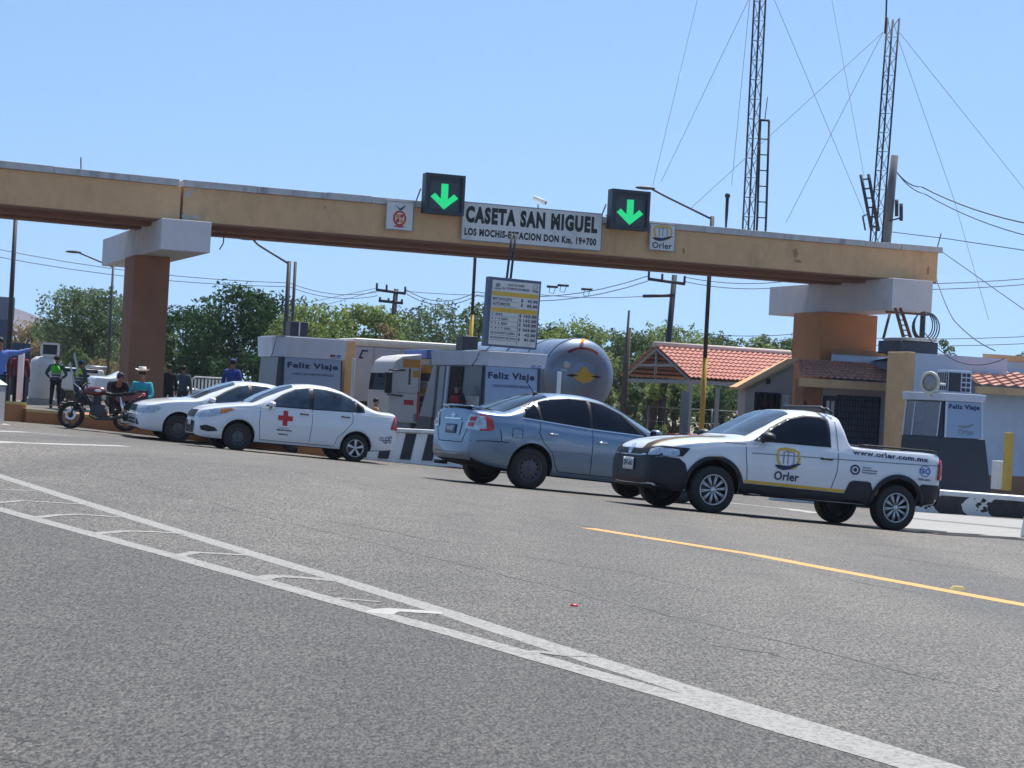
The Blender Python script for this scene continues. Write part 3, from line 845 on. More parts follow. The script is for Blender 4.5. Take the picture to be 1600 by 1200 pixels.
# ------------------------------------------------------------------ islands and kerbs
def strip_island(name, label, cat, pts, depth, h, mats_, step=None, group=None):
    """front edge through ground points, block of given depth behind"""
    t = thing(name, label, cat, (pts[0].x, pts[0].y, pts[0].z), 0, group)
    o = pts[0]
    mb, me_ = MB(), MB()
    for i in range(len(pts) - 1):
        a, b = pts[i] - o, pts[i + 1] - o
        d = (b - a); d.z = 0; d.normalize(); n = Vector((-d.y, d.x, 0))
        if n.y < 0: n = -n
        A, B = a, b
        vs = [A + Vector((0, 0, -.1)), B + Vector((0, 0, -.1)), B + n * depth + Vector((0, 0, -.3)), A + n * depth + Vector((0, 0, -.3)),
              A + Vector((0, 0, h)), B + Vector((0, 0, h)), B + n * depth + Vector((0, 0, h)), A + n * depth + Vector((0, 0, h))]
        mb.add(vs, [(3, 2, 1, 0), (4, 5, 6, 7), (0, 1, 5, 4), (1, 2, 6, 5), (2, 3, 7, 6), (3, 0, 4, 7)])
        q = .003
        e = [A - n * q + Vector((0, 0, h - .05)), B - n * q + Vector((0, 0, h - .05)), B + n * .12 + Vector((0, 0, h + .012)), A + n * .12 + Vector((0, 0, h + .012)), A - n * q + Vector((0, 0, h + .012)), B - n * q + Vector((0, 0, h + .012))]
        me_.add(e, [(0, 1, 5, 4), (4, 5, 2, 3)])
    mb.build('kerb_block', mats_[0], t, bevel=.015)
    me_.build('painted_edge', mats_[1], t)
    return t
k1 = gp([(-60, 653.5), (46, 660), (91, 664)])
k2 = gp([(40, 660), (91, 664), (220, 678.5), (300, 688), (440, 704.5), (515, 714)])
strip_island('traffic_island', 'low orange island kerb with a yellow edge behind the motorcycle and the white cars', 'kerb', k2, 2.4, 0.30, (M['kerbo'], M['kerby']))
strip_island('island_nose', 'taller orange kerb block at the left end of the island', 'kerb', gp([(-80, 652), (40, 659.6)]), 2.2, 0.44, (M['kerbo'], M['kerby']))
ISL = 0.30
# striped concrete barrier between the white and the silver car
a, b = G(548, 715.2), G(760, 736)
t = thing('barrier', 'low concrete barrier with slanting black and white stripes between the white and silver cars', 'barrier', a, math.atan2(b.y - a.y, b.x - a.x))
Lb = (b - a).length + 1.0
mb = MB(); mb.box(-.2, Lb, 0, .5, -.1, .62, taper=(0, 0, .1, .1)); mb.build('wall', M['whitep'], t, bevel=.02)
mb = MB(); mb.box(-.22, Lb + .02, .04, .46, .623, .70); mb.build('rail', M['whitep'], t, bevel=.01)
mb = MB(); x = .1
while x < Lb - .6:
    mb.add([(x, -.006, .02), (x + .24, -.006, .02), (x + .36, .089, .60), (x + .12, .089, .60)], [(0, 1, 2, 3)]); x += .49
mb.build('stripe', M['blackk'], t)
t['kind'] = 'x'; del t['kind']
# right kerb, black and white blocks with worn wavy joints
a, b = G(1405, 797.5), G(1625, 812)
t = thing('striped_kerb', 'high kerb painted in black and white blocks under the right toll booth', 'kerb', a, math.atan2(b.y - a.y, b.x - a.x))
Lb = (b - a).length
D_ = a.y
hk = 36 / (F / D_)
mb = MB(); mb.box(-3.2, Lb + 3, 0, .55, -.1, hk); mb.build('kerb_block', M['whitep'], t, bevel=.03)
mb = MB()
for (x0, x1) in ((-1.6, .05), (.95, 1.50), (2.15, 2.95), (3.6, 4.4)):
    n = 10; vs = []
    for i in range(n + 1):
        z = .0 + (hk - .10) * i / n
        wv = .17 * math.sin(i / n * PI)
        vs += [(x0 - wv + random.uniform(-.015, .015), -.004, z), (x1 + .08 - wv + random.uniform(-.015, .015), -.004, z)]
    mb.add(vs, [(2 * i, 2 * i + 1, 2 * i + 3, 2 * i + 2) for i in range(n)])
mb.build('black_block', M['blackk'], t)
mb = MB(); rq = random.Random(8)
for (x0, x1) in ((.25, .80), (1.70, 2.05), (3.1, 3.5)):
    for _ in range(14):
        cx, cz_, r_ = rq.uniform(x0, x1), rq.uniform(.10, hk - .12), rq.uniform(.012, .045)
        k_ = len(mb.v); mb.add([(cx + r_ * 1.4 * rq.uniform(.5, 1.2) * math.cos(a_), -.006, cz_ + r_ * rq.uniform(.5, 1.2) * math.sin(a_)) for a_ in [2 * PI * q / 7 for q in range(7)]], [list(range(7))])
mb.build('paint_chip', M['blackk'], t)
# white stub at the right edge
g = G(1612, 840)
mb = MB(); mb.box(-.13, .3, -.08, .1, 0, .30, taper=(.03, .03, .03, .03))
tag(mb.build('marker_block', M['whitep'], bevel=.02, loc=g, rz=AB), 'small white concrete block at the right edge on the asphalt', 'marker')

# ------------------------------------------------------------------ toll booths
def lean_panel(mb, x0b, x1b, x0t, x1t, zb, zt, yb, yt, m=0, e=0.0, th=.02):
    vs = [(x0b, yb - e, zb), (x1b, yb - e, zb), (x1t, yt - e, zt), (x0t, yt - e, zt),
          (x0b, yb - e + th, zb), (x1b, yb - e + th, zb), (x1t, yt - e + th, zt), (x0t, yt - e + th, zt)]
    return mb.add(vs, [(0, 1, 2, 3), (7, 6, 5, 4), (0, 4, 5, 1), (1, 5, 6, 2), (2, 6, 7, 3), (3, 7, 4, 0)], m)
class Booth:
    """hollow booth: a box that widens towards its foot, with canopy band"""
    def __init__(s, name, label, px0, px1, pyref, D, L):
        s.S = Site(px0, D, py=pyref)
        s.S.o = at(px0, pyref, D); s.S.o.z = gz(s.S.o.x, s.S.o.y) + .28
        s.t = thing(name, label, 'toll booth', s.S.o, AB, 'toll booths')
        s.W = s.S.loc(px1, pyref)[0]
        s.L = L
def booth(label, px0, px1, zpx, D, L, fx, flare, lower, text2, hopper, person=False, chamfer=.0, fr=.3):
    B = Booth('toll_booth', label, px0, px1, zpx[1], D, L)
    t, W = B.t, B.W
    zt = B.S.loc(px0, zpx[0])[1]; zb = B.S.loc(px0, zpx[1])[1]     # canopy band top and bottom
    mb = MB(); mb.box(-flare - .3, W + .5, -1.4, L + 1.0, -.6, -.003); mb.build('plinth', M['concrete'], t, bevel=.02)
    # canopy band
    mb = MB()
    o_ = .06
    c = chamfer
    def ring(z, g):
        return [(-o_ - g, c - g * .5, z), (c * .55 - o_ * .5, -o_ - g, z), (W + o_ + g, -o_ - g, z), (W + o_ + g, L + o_, z), (-o_ - g, L + o_, z)]
    r0, r1 = ring(zb, .0), ring(zt, hopper)
    mb.add(r0 + r1, [(4, 3, 2, 1, 0), (5, 6, 7, 8, 9)] + [(i, (i + 1) % 5, 5 + (i + 1) % 5, 5 + i) for i in range(5)])
    mb.build('canopy_band', M['booth_white'], t, bevel=.015)
    if text2 == 'sub':
        mb = MB(); q = zb + (zt - zb) * .14
        mb.box(W * .80, W * .88, -o_ - .012, -o_ - .003, q, q + .07, 0); mb.box(W * .90, W * .97, -o_ - .012, -o_ - .003, q, q + .07, 1)
        mb.box(W * .80, W * .97, -o_ - .012, -o_ - .003, q - .05, q - .03, 1)
        mb.build('band_mark', [M['redc'], M['bluev']], t)
        mb = MB(); mb.tube([(-.02, .2, zt), (-o_ - .03, .15, (zt + zb) / 2), (-o_ - .01, .6, zb)], .012, 5); mb.build('cable', M['cable'], t)
    mb = MB(); mb.box(-.02, W + .02, -.02, L, zt + .002, zt + .03); mb.build('roof_sheet', M['booth_grey'], t)
    # walls: lower dark block, upper glazing
    zl = zb * lower
    f = flare
    def xs(z): return -f * (1 - z / zb)
    def ys(z): return -f * .55 * (1 - z / zb)
    mb = MB()
    mb.add([(xs(0), ys(0), 0), (W - xs(0) * fr, ys(0), 0), (W - xs(0) * fr, L, 0), (xs(0), L, 0),
            (xs(zl), ys(zl), zl), (W - xs(zl) * fr, ys(zl), zl), (W - xs(zl) * fr, L, zl), (xs(zl), L, zl)],
           [(3, 2, 1, 0), (4, 5, 6, 7), (0, 1, 5, 4), (1, 2, 6, 5), (2, 3, 7, 6), (3, 0, 4, 7)])
    mb.build('lower_wall', M['booth_dark'], t, bevel=.01)
    mb = MB()
    mb.add([(xs(zl) + .02, ys(zl) + .02, zl + .002), (W - .02, ys(zl) + .02, zl + .002), (W - .02, L - .02, zl + .002), (xs(zl) + .02, L - .02, zl + .002),
            (.02, .02, zb - .004), (W - .02, .02, zb - .004), (W - .02, L - .02, zb - .004), (.02, L - .02, zb - .004)],
           [(3, 2, 1, 0), (4, 5, 6, 7), (0, 1, 5, 4), (1, 2, 6, 5), (2, 3, 7, 6), (3, 0, 4, 7)])
    mb.build('glazed_wall', M['navy'], t)
    # front panel with the farewell text
    a, b = B.S.loc(fx[0], fx[2])[0], B.S.loc(fx[1], fx[2])[0]
    zp0, zp1 = zl + .01 if text2 != 'sub' else zb * .30, zb - .01
    zp0 = max(zp0, zl * .98)
    mb = MB(); lean_panel(mb, a + .02 + xs(zp0) * .2, b + .02, a, b, zp0, zp1, ys(zp0), ys(zp1), e=.03)
    mb.build('front_panel', M['panel_blue'], t)
    mb = MB()
    for (q0, q1, r0_, r1_) in ((a - .045 + xs(zp0) * .2, a - .045, a + .0 + xs(zp0) * .2, a), (b + .02, b, b + .065, b + .045)):
        lean_panel(mb, q0, r0_, q1, r1_, zp0, zp1, ys(zp0), ys(zp1), e=.045)
    mb.build('panel_rim', M['booth_white' if text2 == 'orler' else 'navy'], t)
    ln = lambda e: (lambda z: ys(z) - .034 - e)
    mb = MB(); w = b - a
    hz_ = zp1 - zp0
    sign_text(mb, 'Feliz Viaje', a + w * .05, b - w * .05, zp1 - hz_ * (.32 if text2 == 'sub' else .24), zp1 - hz_ * (.12 if text2 == 'sub' else .07), 0, bold=.045, lean=ln(.002))
    if text2 == 'sub':
        sign_text(mb, 'CUENTE CON NUESTROS SERVICIOS', a + w * .14, b - w * .12, zp1 - hz_ * .46, zp1 - hz_ * .40, 0, bold=.02, lean=ln(.002))
    mb.build('lettering', M['text_navy'], t)
    if text2 == 'orler':
        mb = MB(); lz = ln(.002)
        for v_, f_, c_ in orler_mark(a + w * .32, b - w * .18, zp0 + hz_ * .10, zp0 + hz_ * .62):
            if c_ == 'navy': mb.add([(p[0], lz(p[1]), p[1]) for p in v_], f_)
        mb.build('emblem', M['greyv'], t)
    return B, xs, ys, zb, zl, zt, a, b
# middle booth
B, xs, ys, zb, zl, zt, fa, fb = booth('middle toll booth under the tariff board, with its side door open', 753, 847, (548, 571), 53.5, 4.0, (757, 838, 600), .10, .46, 'sub', .06, chamfer=.35)
t = B.t; L = 4.0
def side_piece(name, m, yb0, yb1, yt0, yt1, z0_, z1_, e=.03):
    vs = [(xs(z0_) - e, yb0, z0_), (xs(z0_) - e, yb1, z0_), (xs(z1_) - e, yt1, z1_), (xs(z1_) - e, yt0, z1_),
          (xs(z0_) + .02, yb0, z0_), (xs(z0_) + .02, yb1, z0_), (xs(z1_) + .02, yt1, z1_), (xs(z1_) + .02, yt0, z1_)]
    mb = MB(); mb.add(vs, [(0, 1, 2, 3), (7, 6, 5, 4), (0, 4, 5, 1), (1, 5, 6, 2), (2, 6, 7, 3), (3, 7, 4, 0)]); return mb.build(name, m, t)
side_piece('end_buttress', M['booth_grey'], 3.75, 4.9, 3.75, 4.02, zb * .32, zb - .02)
side_piece('buttress_foot', mat('booth_foot', (.09, .09, .10), .6), 3.75, 5.5, 3.75, 4.9, 0, zb * .32)
side_piece('grey_post', M['booth_grey'], 3.0, 3.42, 3.0, 3.42, .1, zb - .02)
side_piece('door_jamb', M['booth_white'], 2.60, 2.76, 2.60, 2.76, .1, zb - .02, .05)
side_piece('door_opening', M['dark'], 1.50, 2.56, 1.50, 2.56, .15, zb - .03, .012)
side_piece('side_panel', M['booth_grey'], .02, 1.45, .02, 1.45, zb * .28, zb * .62)
L = 4.0
mb = MB(); mb.box(.9, 1.35, 1.2, 1.8, zt + .03, zt + .42)
o = mb.build('cooling_unit', M['booth_dark'], loc=B.S.o, rz=AB, bevel=.02); tag(o, 'dark cooling box on the middle booth roof, left of the tariff board', 'cooling unit')
o.location = B.S.o - B.S.u * .95 + B.S.v * .3
MIDB, MIDZT = B, zt
# left booth
B1, xs, ys, zb1, zl1, zt1, fa, fb = booth('left toll booth with a white canopy band, behind the white sedan with the red cross', 434, 535, (525, 557), 64, 2.4, (443, 531, 590), .10, .40, 'sub', .05, chamfer=.5)
mb = MB(); x_ = B1.S.loc(461, 510)[0]; x2_ = B1.S.loc(489, 510)[0]
mb.box(x_, x2_, .6, 1.2, zt1 + .03, zt1 + .52)
mb.box((x_ + x2_) / 2 - .02, (x_ + x2_) / 2 + .03, .57, .597, zt1 + .05, zt1 + .5, 1)
tag(mb.build('cooling_unit', [M['booth_dark'], M['booth_white']], loc=B1.S.o, rz=AB, bevel=.02), 'dark cooling box with a pale middle bar on the left booth roof', 'cooling unit')
mb = MB(); a_, b_ = B1.S.loc(534, 560, 1.2)[0], B1.S.loc(549, 560, 1.2)[0]
mb.box(a_ + .12, b_ + .12, 1.2, 2.6, 0, zt1 + .02)
tag(mb.build('tan_pier', M['tan'], loc=B1.S.o, rz=AB, bevel=.01), 'narrow tan concrete pier right beside the left toll booth', 'pier')
# right booth
B3, xs, ys, zb3, zl3, zt3, fa, fb = booth('right toll booth with a dark foot, behind the tailgate of the pickup', 1474, 1533, (614, 626), 46.0, 1.6, (1478, 1531, 650), .16, .60, 'orler', .03, fr=2.2)
t = B3.t
zz0, zz1 = zl3 + .02, zb3 - .03
mb = MB()
vs = [(xs(zz0) - .02 + .02, .12, zz0), (xs(zz0) - .0, 1.52, zz0), (-.0, 1.52, zz1), (-.0, .12, zz1)]
mb.add(vs, [(0, 1, 2, 3)]); mb.build('side_window', mat('hazy_pane', (0.16, 0.18, 0.22), 0.2, spec=.7), t)
mb = MB()
for y in (.06, 1.15, 1.55): mb.add([(xs(zz0) - .01, y, zz0), (xs(zz0) - .01, y + .05, zz0), (-.01, y + .05, zz1), (-.01, y, zz1)], [(0, 1, 2, 3)])
mb.build('window_bar', M['booth_white'], t)
mb = MB(); x_ = B3.S.loc(1482, 600, .5)[0]; x2_ = B3.S.loc(1518, 600, .5)[0]
mb.box(x_, x2_, .5, 1.0, zt3 + .03, zt3 + .56)
t = thing('air_conditioner', 'window air conditioner standing on the right booth roof', 'air conditioner', B3.S.o, AB)
mb.build('case', M['booth_white'], t, bevel=.01)
mb = MB(); mb.box(x_ - .004, x_ + (x2_ - x_) * .52, .49, .497, zt3 + .06, zt3 + .5)
for i in range(4):
    for j in range(2):
        mb.box(x_ + (x2_ - x_) * (.58 + .2 * j), x_ + (x2_ - x_) * (.73 + .2 * j), .49, .497, zt3 + .07 + i * .115, zt3 + .15 + i * .115)
for i in range(5): mb.box(x_ - .006, x_ - .002, .53 + i * .09, .59 + i * .09, zt3 + .08, zt3 + .5)
mb.build('grille', M['booth_dark'], t)
c = B3.S.loc(1453, 598, .4)
t = thing('round_mirror', 'round pale-rimmed mirror on a bracket on the right booth roof', 'mirror', B3.S.o + B3.S.u * c[0] + B3.S.v * .4 + Vector((0, 0, c[1])), AB + R(25))
mb = MB(); mb.lathe([(.20, -.02), (.25, -.03), (.27, 0), (.25, .04), (.20, .05)], axis='x', n=24, closed=True); mb.build('rim', mat('cream_rim', (.58, .56, .45), .5), t)
mb = MB(); mb.lathe([(.0, -.03), (.12, -.02), (.205, 0), (.205, .02), (0, .02)], axis='x', n=24); mb.build('glass', M['galv'], t)
mb = MB(); mb.tube([(.02, 0, 0), (.2, -.0, 0), (.42, -.15, -.02)], .03, 6); mb.tube([(-.02, 0, -.26), (.1, 0, -.36)], .02, 6); mb.build('bracket', M['whitep'], t)

# tariff board hanging from the beam on two rods
Tb = Site(757, 53.0, py=431)
Tb.o = at(757, 540, 53.0)
w = Tb.loc(841, 500)[0]; h = Tb.loc(757, 431)[1] - Tb.o.z if False else at(757, 431, 53.0).z - Tb.o.z
t = thing('tariff_board', 'blue-rimmed white board listing the tolls, hung from the beam above the middle booth', 'sign', Tb.o, AB)
t.rotation_euler = (0, R(1.2), AB)
mb = MB(); mb.box(0, w, 0, .28, 0, h); mb.build('case', M['bluegrey'], t, bevel=.015)
mb = MB(); mb.box(w * .065, w * .965, -.012, -.003, h * .03, h * .955); mb.build('face', M['signw'], t)
mb = MB(); mb.box(w * .075, w * .955, -.018, -.014, h * .735, h * .795); mb.box(w * .075, w * .955, -.018, -.014, h * .50, h * .565); mb.build('yellow_bar', M['yellogo'], t)
mb = MB()
def tt(s_, x0, x1, z0, z1, b=.03): sign_text(mb, s_, w * x0, w * x1, h * z0, h * z1, -.017, bold=b)
tt('PLAZA DE COBRO', .36, .68, .885, .915); tt('No. 75 PUENTE SAN MIGUEL', .26, .78, .83, .865)
tt('SINALOA', .10, .24, .825, .845); tt('Orler', .83, .95, .825, .865)
tt('MOTOCICLETA', .09, .46, .67, .71); tt('AUTOMOVIL', .09, .43, .60, .64)
for z, s_ in ((.67, '42.00'), (.60, '85.00')):
    tt('$', .63, .67, z - .005, z + .05); tt(s_, .75, .95, z - .002, z + .042, .045)
for z, s_, x1, pr in ((.45, '2 EJES', .30, '153.00'), (.385, '3 Y 4 EJES', .40, '162.00'), (.32, '5 Y 6 EJES', .40, '325.00'), (.25, '7, 8 Y 9 EJES', .46, '369.00'), (.18, 'EJE EXCEDENTE LIGERO', .56, '42.00'), (.11, 'EJE EXCEDENTE DE CARGA', .58, '81.00')):
    tt(s_, .09, x1, z, z + .035); tt('$', .62, .655, z - .006, z + .045); tt(pr, .70 if len(pr) > 5 else .74, .95, z - .002, z + .042, .045)
for z in (.655, .585, .44, .372, .305, .235, .165, .095): mb.box(w * .08, w * .58, -.0172, -.0142, h * z, h * z + .006)
for x in (.595,): mb.box(w * x, w * x + .01, -.0172, -.0142, h * .05, h * .49)
mb.build('lettering', M['text_navy'], t)
mb = MB()
v_, f_ = disc2d(w * .17, h * .885, w * .045, h * .03); mb.add([(p[0], -.0165, p[1]) for p in v_], f_)
v_, f_ = ring2d(w * .89, h * .905, w * .05, h * .03, .015); mb.add([(p[0], -.0165, p[1]) for p in v_], f_)
mb.build('emblem', M['greyv'], t)
mb = MB()
for px in (792, 798):
    x = Tb.loc(px, 431)[0]
    mb.tube([(x, .1, h), (x + .06, .1, zbot - Tb.o.z + .05)], .035, 8)
mb.build('hanging_rod', M['darksteel'], t)

# slim white posts
def post(px, pyt, pyb, D, r, m, label, name='post', sq=False, base=None):
    top = at(px, pyt, D); b = at(px, pyb, D)
    g = b.z if base is None else gz(top.x, top.y) + base
    mb = MB()
    if sq: mb.box(-r, r, -r, r, 0, top.z - g)
    else: mb.tube([(0, 0, 0), (0, 0, top.z - g)], r, 10)
    return tag(mb.build(name, m, loc=(top.x, top.y, g), rz=AB, bevel=.008), label, 'post')
post(874, 581, 680, 52, .055, M['whitep'], 'slim white post right of the middle booth, in front of the tanker', base=0.0)
post(553, 560, 680, 61, .05, M['whitep'], 'slim white post right of the tan pier by the left booth', base=0.0)
post(34, 548, 648, 47, .075, M['whitep'], 'white post held by the man in blue at the left edge', base=.44)
post(1577, 676, 765, 43.5, .075, M['yellow'], 'yellow square post at the right edge on the striped kerb', sq=True, base=.5)
post(1561, 720, 767, 44.0, .11, M['whitep'], 'short white square post beside the yellow one on the kerb', sq=True, base=.5)
post(1071, 612, 672, 62, .10, M['galv'], 'grey square post of the barred shelter in front of the red box', sq=True, base=0)

def side_k(st, px, py=640):
    d = ray(px, py)
    return d.dot(st.u) / d.dot(st.v)
def splay(mb, x0, x1, y0, y1, z0, z1, k, m=0):
    """box whose left wall runs back at a splay, set along the sight line so it stays out of view"""
    d = (y1 - y0) * k
    return mb.prism([(x0, y0), (x1, y0), (x1 + abs(d) * .0, y1), (x0 + d, y1)], z0, z1, 'z', m)
# ------------------------------------------------------------------ buildings on the right
def tile_slope(mb, P0, P1, P2, P3, nx, ny, amp=.05, m=0):
    """roof slope P0..P1 the eave, P3..P2 the ridge: rounded clay tiles in courses"""
    sub = 4
    vs, fs = [], []
    P0, P1, P2, P3 = map(Vector, (P0, P1, P2, P3))
    nrm = (P1 - P0).cross(P3 - P0).normalized()
    if nrm.z < 0: nrm = -nrm
    NX = nx * sub
    rows = []
    for j in range(ny):
        for e in (0, 1):
            row = []
            for i in range(NX + 1):
                s_ = i / NX; r_ = (j + e * .999) / ny
                p = P0.lerp(P1, s_).lerp(P3.lerp(P2, s_), r_)
                b = abs(math.sin(PI * i / sub)) ** .8 if False else (0.5 + 0.5 * math.cos(2 * PI * i / sub))
                row.append(p + nrm * (amp * b + (amp * .75 if e == 0 else 0)))
            rows.append(row)
    for r_ in rows: vs += r_
    n = NX + 1
    for j in range(len(rows) - 1):
        for i in range(NX): fs.append((j * n + i, j * n + i + 1, (j + 1) * n + i + 1, (j + 1) * n + i))
    mb.add(vs, fs, m)
    return mb
def wall_window(t, x0, x1, z0, z1, y, bars=8, frame=M['whitep'], name='window', cross=3, pane=None):
    mb = MB(); mb.box(x0, x1, y - .012, y - .003, z0, z1); wd = mb.build(name, pane or M['glass'], t)
    mb = MB(); b = .05
    for (a, c, d, e) in ((x0 - b, x1 + b, z0 - b, z0), (x0 - b, x1 + b, z1, z1 + b), (x0 - b, x0, z0, z1), (x1, x1 + b, z0, z1)):
        mb.box(a, c, y - .05, y - .002, d, e)
    mb.build('frame', frame, wd)
    if bars:
        mb = MB()
        for i in range(bars):
            x = x0 + (x1 - x0) * (i + .5) / bars; mb.box(x - .014, x + .014, y - .09, y - .065, z0, z1)
        for j in range(cross):
            z = z0 + (z1 - z0) * (j + .5) / cross; mb.box(x0, x1, y - .062, y - .052, z - .014, z + .014)
        mb.build('grille', M['darksteel'], wd)
    return wd
# tiled house with the barred window (stands in front of the pillar)
H = Site(1237, 60.3, py=700); H.o.z = gz(H.o.x, H.o.y)
t = thing('tiled_house', 'low house with barred window and clay tile awning below the right pillar', 'house', H.o, AB)
xr = H.loc(1381, 640)[0]; zw = H.loc(1300, 558)[1]
xc = H.loc(1279, 600)[0]; ze = H.loc(1255, 590)[1]
xl = -.02
mb = MB(); mb.box(xl + .30, xc + .15, 0, .5, 0, ze - .05); mb.build('brown_wall', M['brown'], t, bevel=.01)
mb = MB(); kk = side_k(H, 1279) + .03; splay(mb, xc + .16, xr + 3.5, .15, 2.2, 0, ze + .0, kk); mb.build('wall', M['creamwall'], t)
mb = MB(); zup = H.loc(1350, 556, 2.5)[1]; splay(mb, xc + 1.75, xr + 3.5, 2.35, 5, ze - .3, zup, kk); mb.build('upper_wall', M['white'], t)
mb = MB(); splay(mb, xc + 1.70, xr + 3.52, 2.30, 5.05, zup + .003, zup + .16, kk); mb.build('roof_edge', M['brown'], t)
mb = MB(); zr = H.loc(1330, 574, 1.9)[1]
tile_slope(mb, (xl - .25, -.75, ze - .02), (xr + .6, -.75, ze - .02), (xr + .6, 2.3, zr + .15), (xl - .25 + 1.6, 2.3, zr + .15), 17, 7, .05)
mb.build('tile_awning', M['tile'], t)
mb = MB(); mb.box(xl - .25, xr + .5, -.80, -.70, ze - .28, ze - .03); mb.build('awning_board', M['tan'], t)
a0, a1, b0, b1 = H.loc(1286, 660, .15)[0], H.loc(1371, 660, .15)[0], H.loc(1320, 692, .15)[1], H.loc(1320, 620, .15)[1]
wall_window(t, a0 + .5, a1, max(.1, b0 - .3), b1, .15, 14, M['navy'], cross=9, pane=mat('curtained_pane', (0.10, 0.15, 0.26), .3))
mb = MB(); mb.box(a0 - .05, a0 + .42, .10, .147, .05, b1); d = mb.build('door', M['navy'], t)
mb = MB(); mb.box(a0 + .05, a0 + .16, .09, .098, .8, b1 - .15); mb.box(a0 + .22, a0 + .33, .09, .098, .8, b1 - .15); mb.build('door_pane', M['whitep'], d)
mb = MB(); sign_text(mb, '1', .35, .42, ze - .95, ze - .7, -.004); mb.build('house_number', M['text_navy'], t)
# tan pilaster wall end and the white building
Wb = Site(1411, 54.5, py=700); Wb.o.z = gz(Wb.o.x, Wb.o.y)
zt_ = Wb.loc(1411, 549)[1]
xp = .25
mb = MB(); mb.box(0, xp, 0, 1.05, 0, zt_)
tag(mb.build('pilaster', M['tan'], loc=Wb.o, rz=AB, bevel=.02), 'tall tan wall pier between the barred window and the white building', 'pier')
t = thing('white_building', 'flat-roofed white building behind the right toll booth', 'building', Wb.o, AB)
x2 = Wb.loc(1569, 600, .12)[0]; zz = Wb.loc(1500, 563, .12)[1]
mb = MB(); kw = side_k(Wb, 1411) + .04; mb.prism([(xp + .003, .02), (x2, .02), (x2 + 1, 9), (xp + 9 * kw, 9), (xp + .003 + 1.0 * .0, .9)], 0, zt_ - .02, 'z'); mb.build('wall', M['white'], t)
mb = MB(); mb.box(xp + 2.6, x2 - .1, 2.3, 5.5, zt_ - .015, zt_ + .22, taper=(.8, .8, 2, .1)); mb.build('roof', mat('felt_roof', (0.20, 0.16, 0.17), .9, var=.2), t)
mb = MB(); q0 = Wb.loc(1407, 540, 1.2)[0]; q1 = Wb.loc(1466, 540, 1.2)[0]; mb.box(q0, q1, 1.2, 2.4, zt_ + .0, zt_ + .36); mb.box(q0 + .1, q1 - .1, 1.1, 2.3, zt_ + .363, zt_ + .45, 1)
tag(mb.build('roof_box', [M['booth_dark'], M['concrete']], loc=Wb.o, rz=AB, bevel=.02), 'dark flat box on the white building roof below the cable loops', 'box')
# cable loops and poles on the box
t = thing('cable_coil', 'black cable loops hanging beside the grey pole above the dark roof box', 'cable', Wb.o, AB)
mb = MB(); cx, cz = Wb.loc(1443, 508, 1.5)
for k in range(4):
    pts = [(cx + (.30 + .05 * k) * math.sin(a_) + .04 * k, 1.5 + .02 * k, cz + (.38 + .02 * k) * math.cos(a_) - .02 * k) for a_ in [2 * PI * i / 24 for i in range(25)]]
    mb.tube(pts, .018, 6)
mb.build('loop', M['cable'], t)
mb = MB(); ax, az = Wb.loc(1385, 487, 2.0); bx, bz = Wb.loc(1450, 487, 2.0)
mb.box(ax, bx, 1.95, 2.05, az - .03, az + .03); mb.build('cross_bar', M['rust'], t)
t = thing('ladder', 'rusty steel ladder leaning behind the right pillar under the capital', 'ladder', Wb.o, AB)
mb = MB()
p0, p1, p2, p3 = [Wb.loc(*q, 2.2) for q in ((1399, 480), (1412, 528), (1407, 480), (1423, 528))]
for (a_, b_) in ((p0, p1), (p2, p3)): mb.tube([(a_[0], 2.2, a_[1]), (b_[0], 2.2, b_[1])], .05, 6)
mb.build('side_rail', M['rust'], t)
mb = MB()
for k in range(6):
    f_ = (k + .5) / 6; mb.tube([(p0[0] + (p1[0] - p0[0]) * f_, 2.2, p0[1] + (p1[1] - p0[1]) * f_), (p2[0] + (p3[0] - p2[0]) * f_, 2.2, p2[1] + (p3[1] - p2[1]) * f_)], .02, 6)
mb.build('rung', M['rust'], t)
mb = MB(); a_, b_ = Wb.loc(1391, 487, 2.6), Wb.loc(1380, 530, 2.6)
mb.tube([(a_[0], 2.6, a_[1]), (b_[0], 2.6, b_[1])], .04, 6)
tag(mb.build('brace', M['rust'], loc=Wb.o, rz=AB), 'slanting rusty brace beside the ladder under the right capital', 'brace')
# building at the right edge
E = Site(1530, 53.5, py=700); E.o.z = gz(E.o.x, E.o.y)
t = thing('edge_building', 'white building with a clay tile eave at the right edge of the photo', 'building', E.o, AB)
ze = E.loc(1560, 606)[1]
zr = E.loc(1560, 582, 2.2)[1]
ke = side_k(E, 1530) + .04
mb = MB(); splay(mb, .15, 14, .3, 7, 0, ze + .1, ke); mb.build('wall', M['white'], t)
mb = MB(); mb.box(.14, 12.01, .29, .297, .0, .55); mb.build('painted_base', M['brown'], t)
mb = MB(); tile_slope(mb, (-.35, -.2, ze + .02), (12, -.2, ze + .02), (12, 2.2, zr), (.75, 2.2, zr), 30, 6, .05); mb.build('tile_eave', M['tile'], t)
mb = MB(); mb.box(-.3, 12, -.22, -.12, ze - .18, ze + .01); mb.build('eave_board', M['tan'], t)
mb = MB(); z7 = E.loc(1590, 565, 2.6)[1]; splay(mb, 1.75, 14, 2.6, 7, ze + .12, z7, ke); mb.build('upper_wall', M['white'], t)
mb = MB(); splay(mb, 1.65, 14.1, 2.5, 7.1, z7 + .002, z7 + .16, ke); mb.build('roof_edge', M['tan'], t)
wd = wall_window(t, 2.55, 3.2, 1.9, 2.3, .3, 0, M['navy'])
# carport with the red tiled gable roof
K = Site(1070, 72, py=600); K.o = at(967, 640, 72); K.o.z = gz(K.o.x, K.o.y)
t = thing('carport', 'open shelter with a salmon clay tile gable roof behind the yellow-footed pole', 'shelter', K.o, AB)
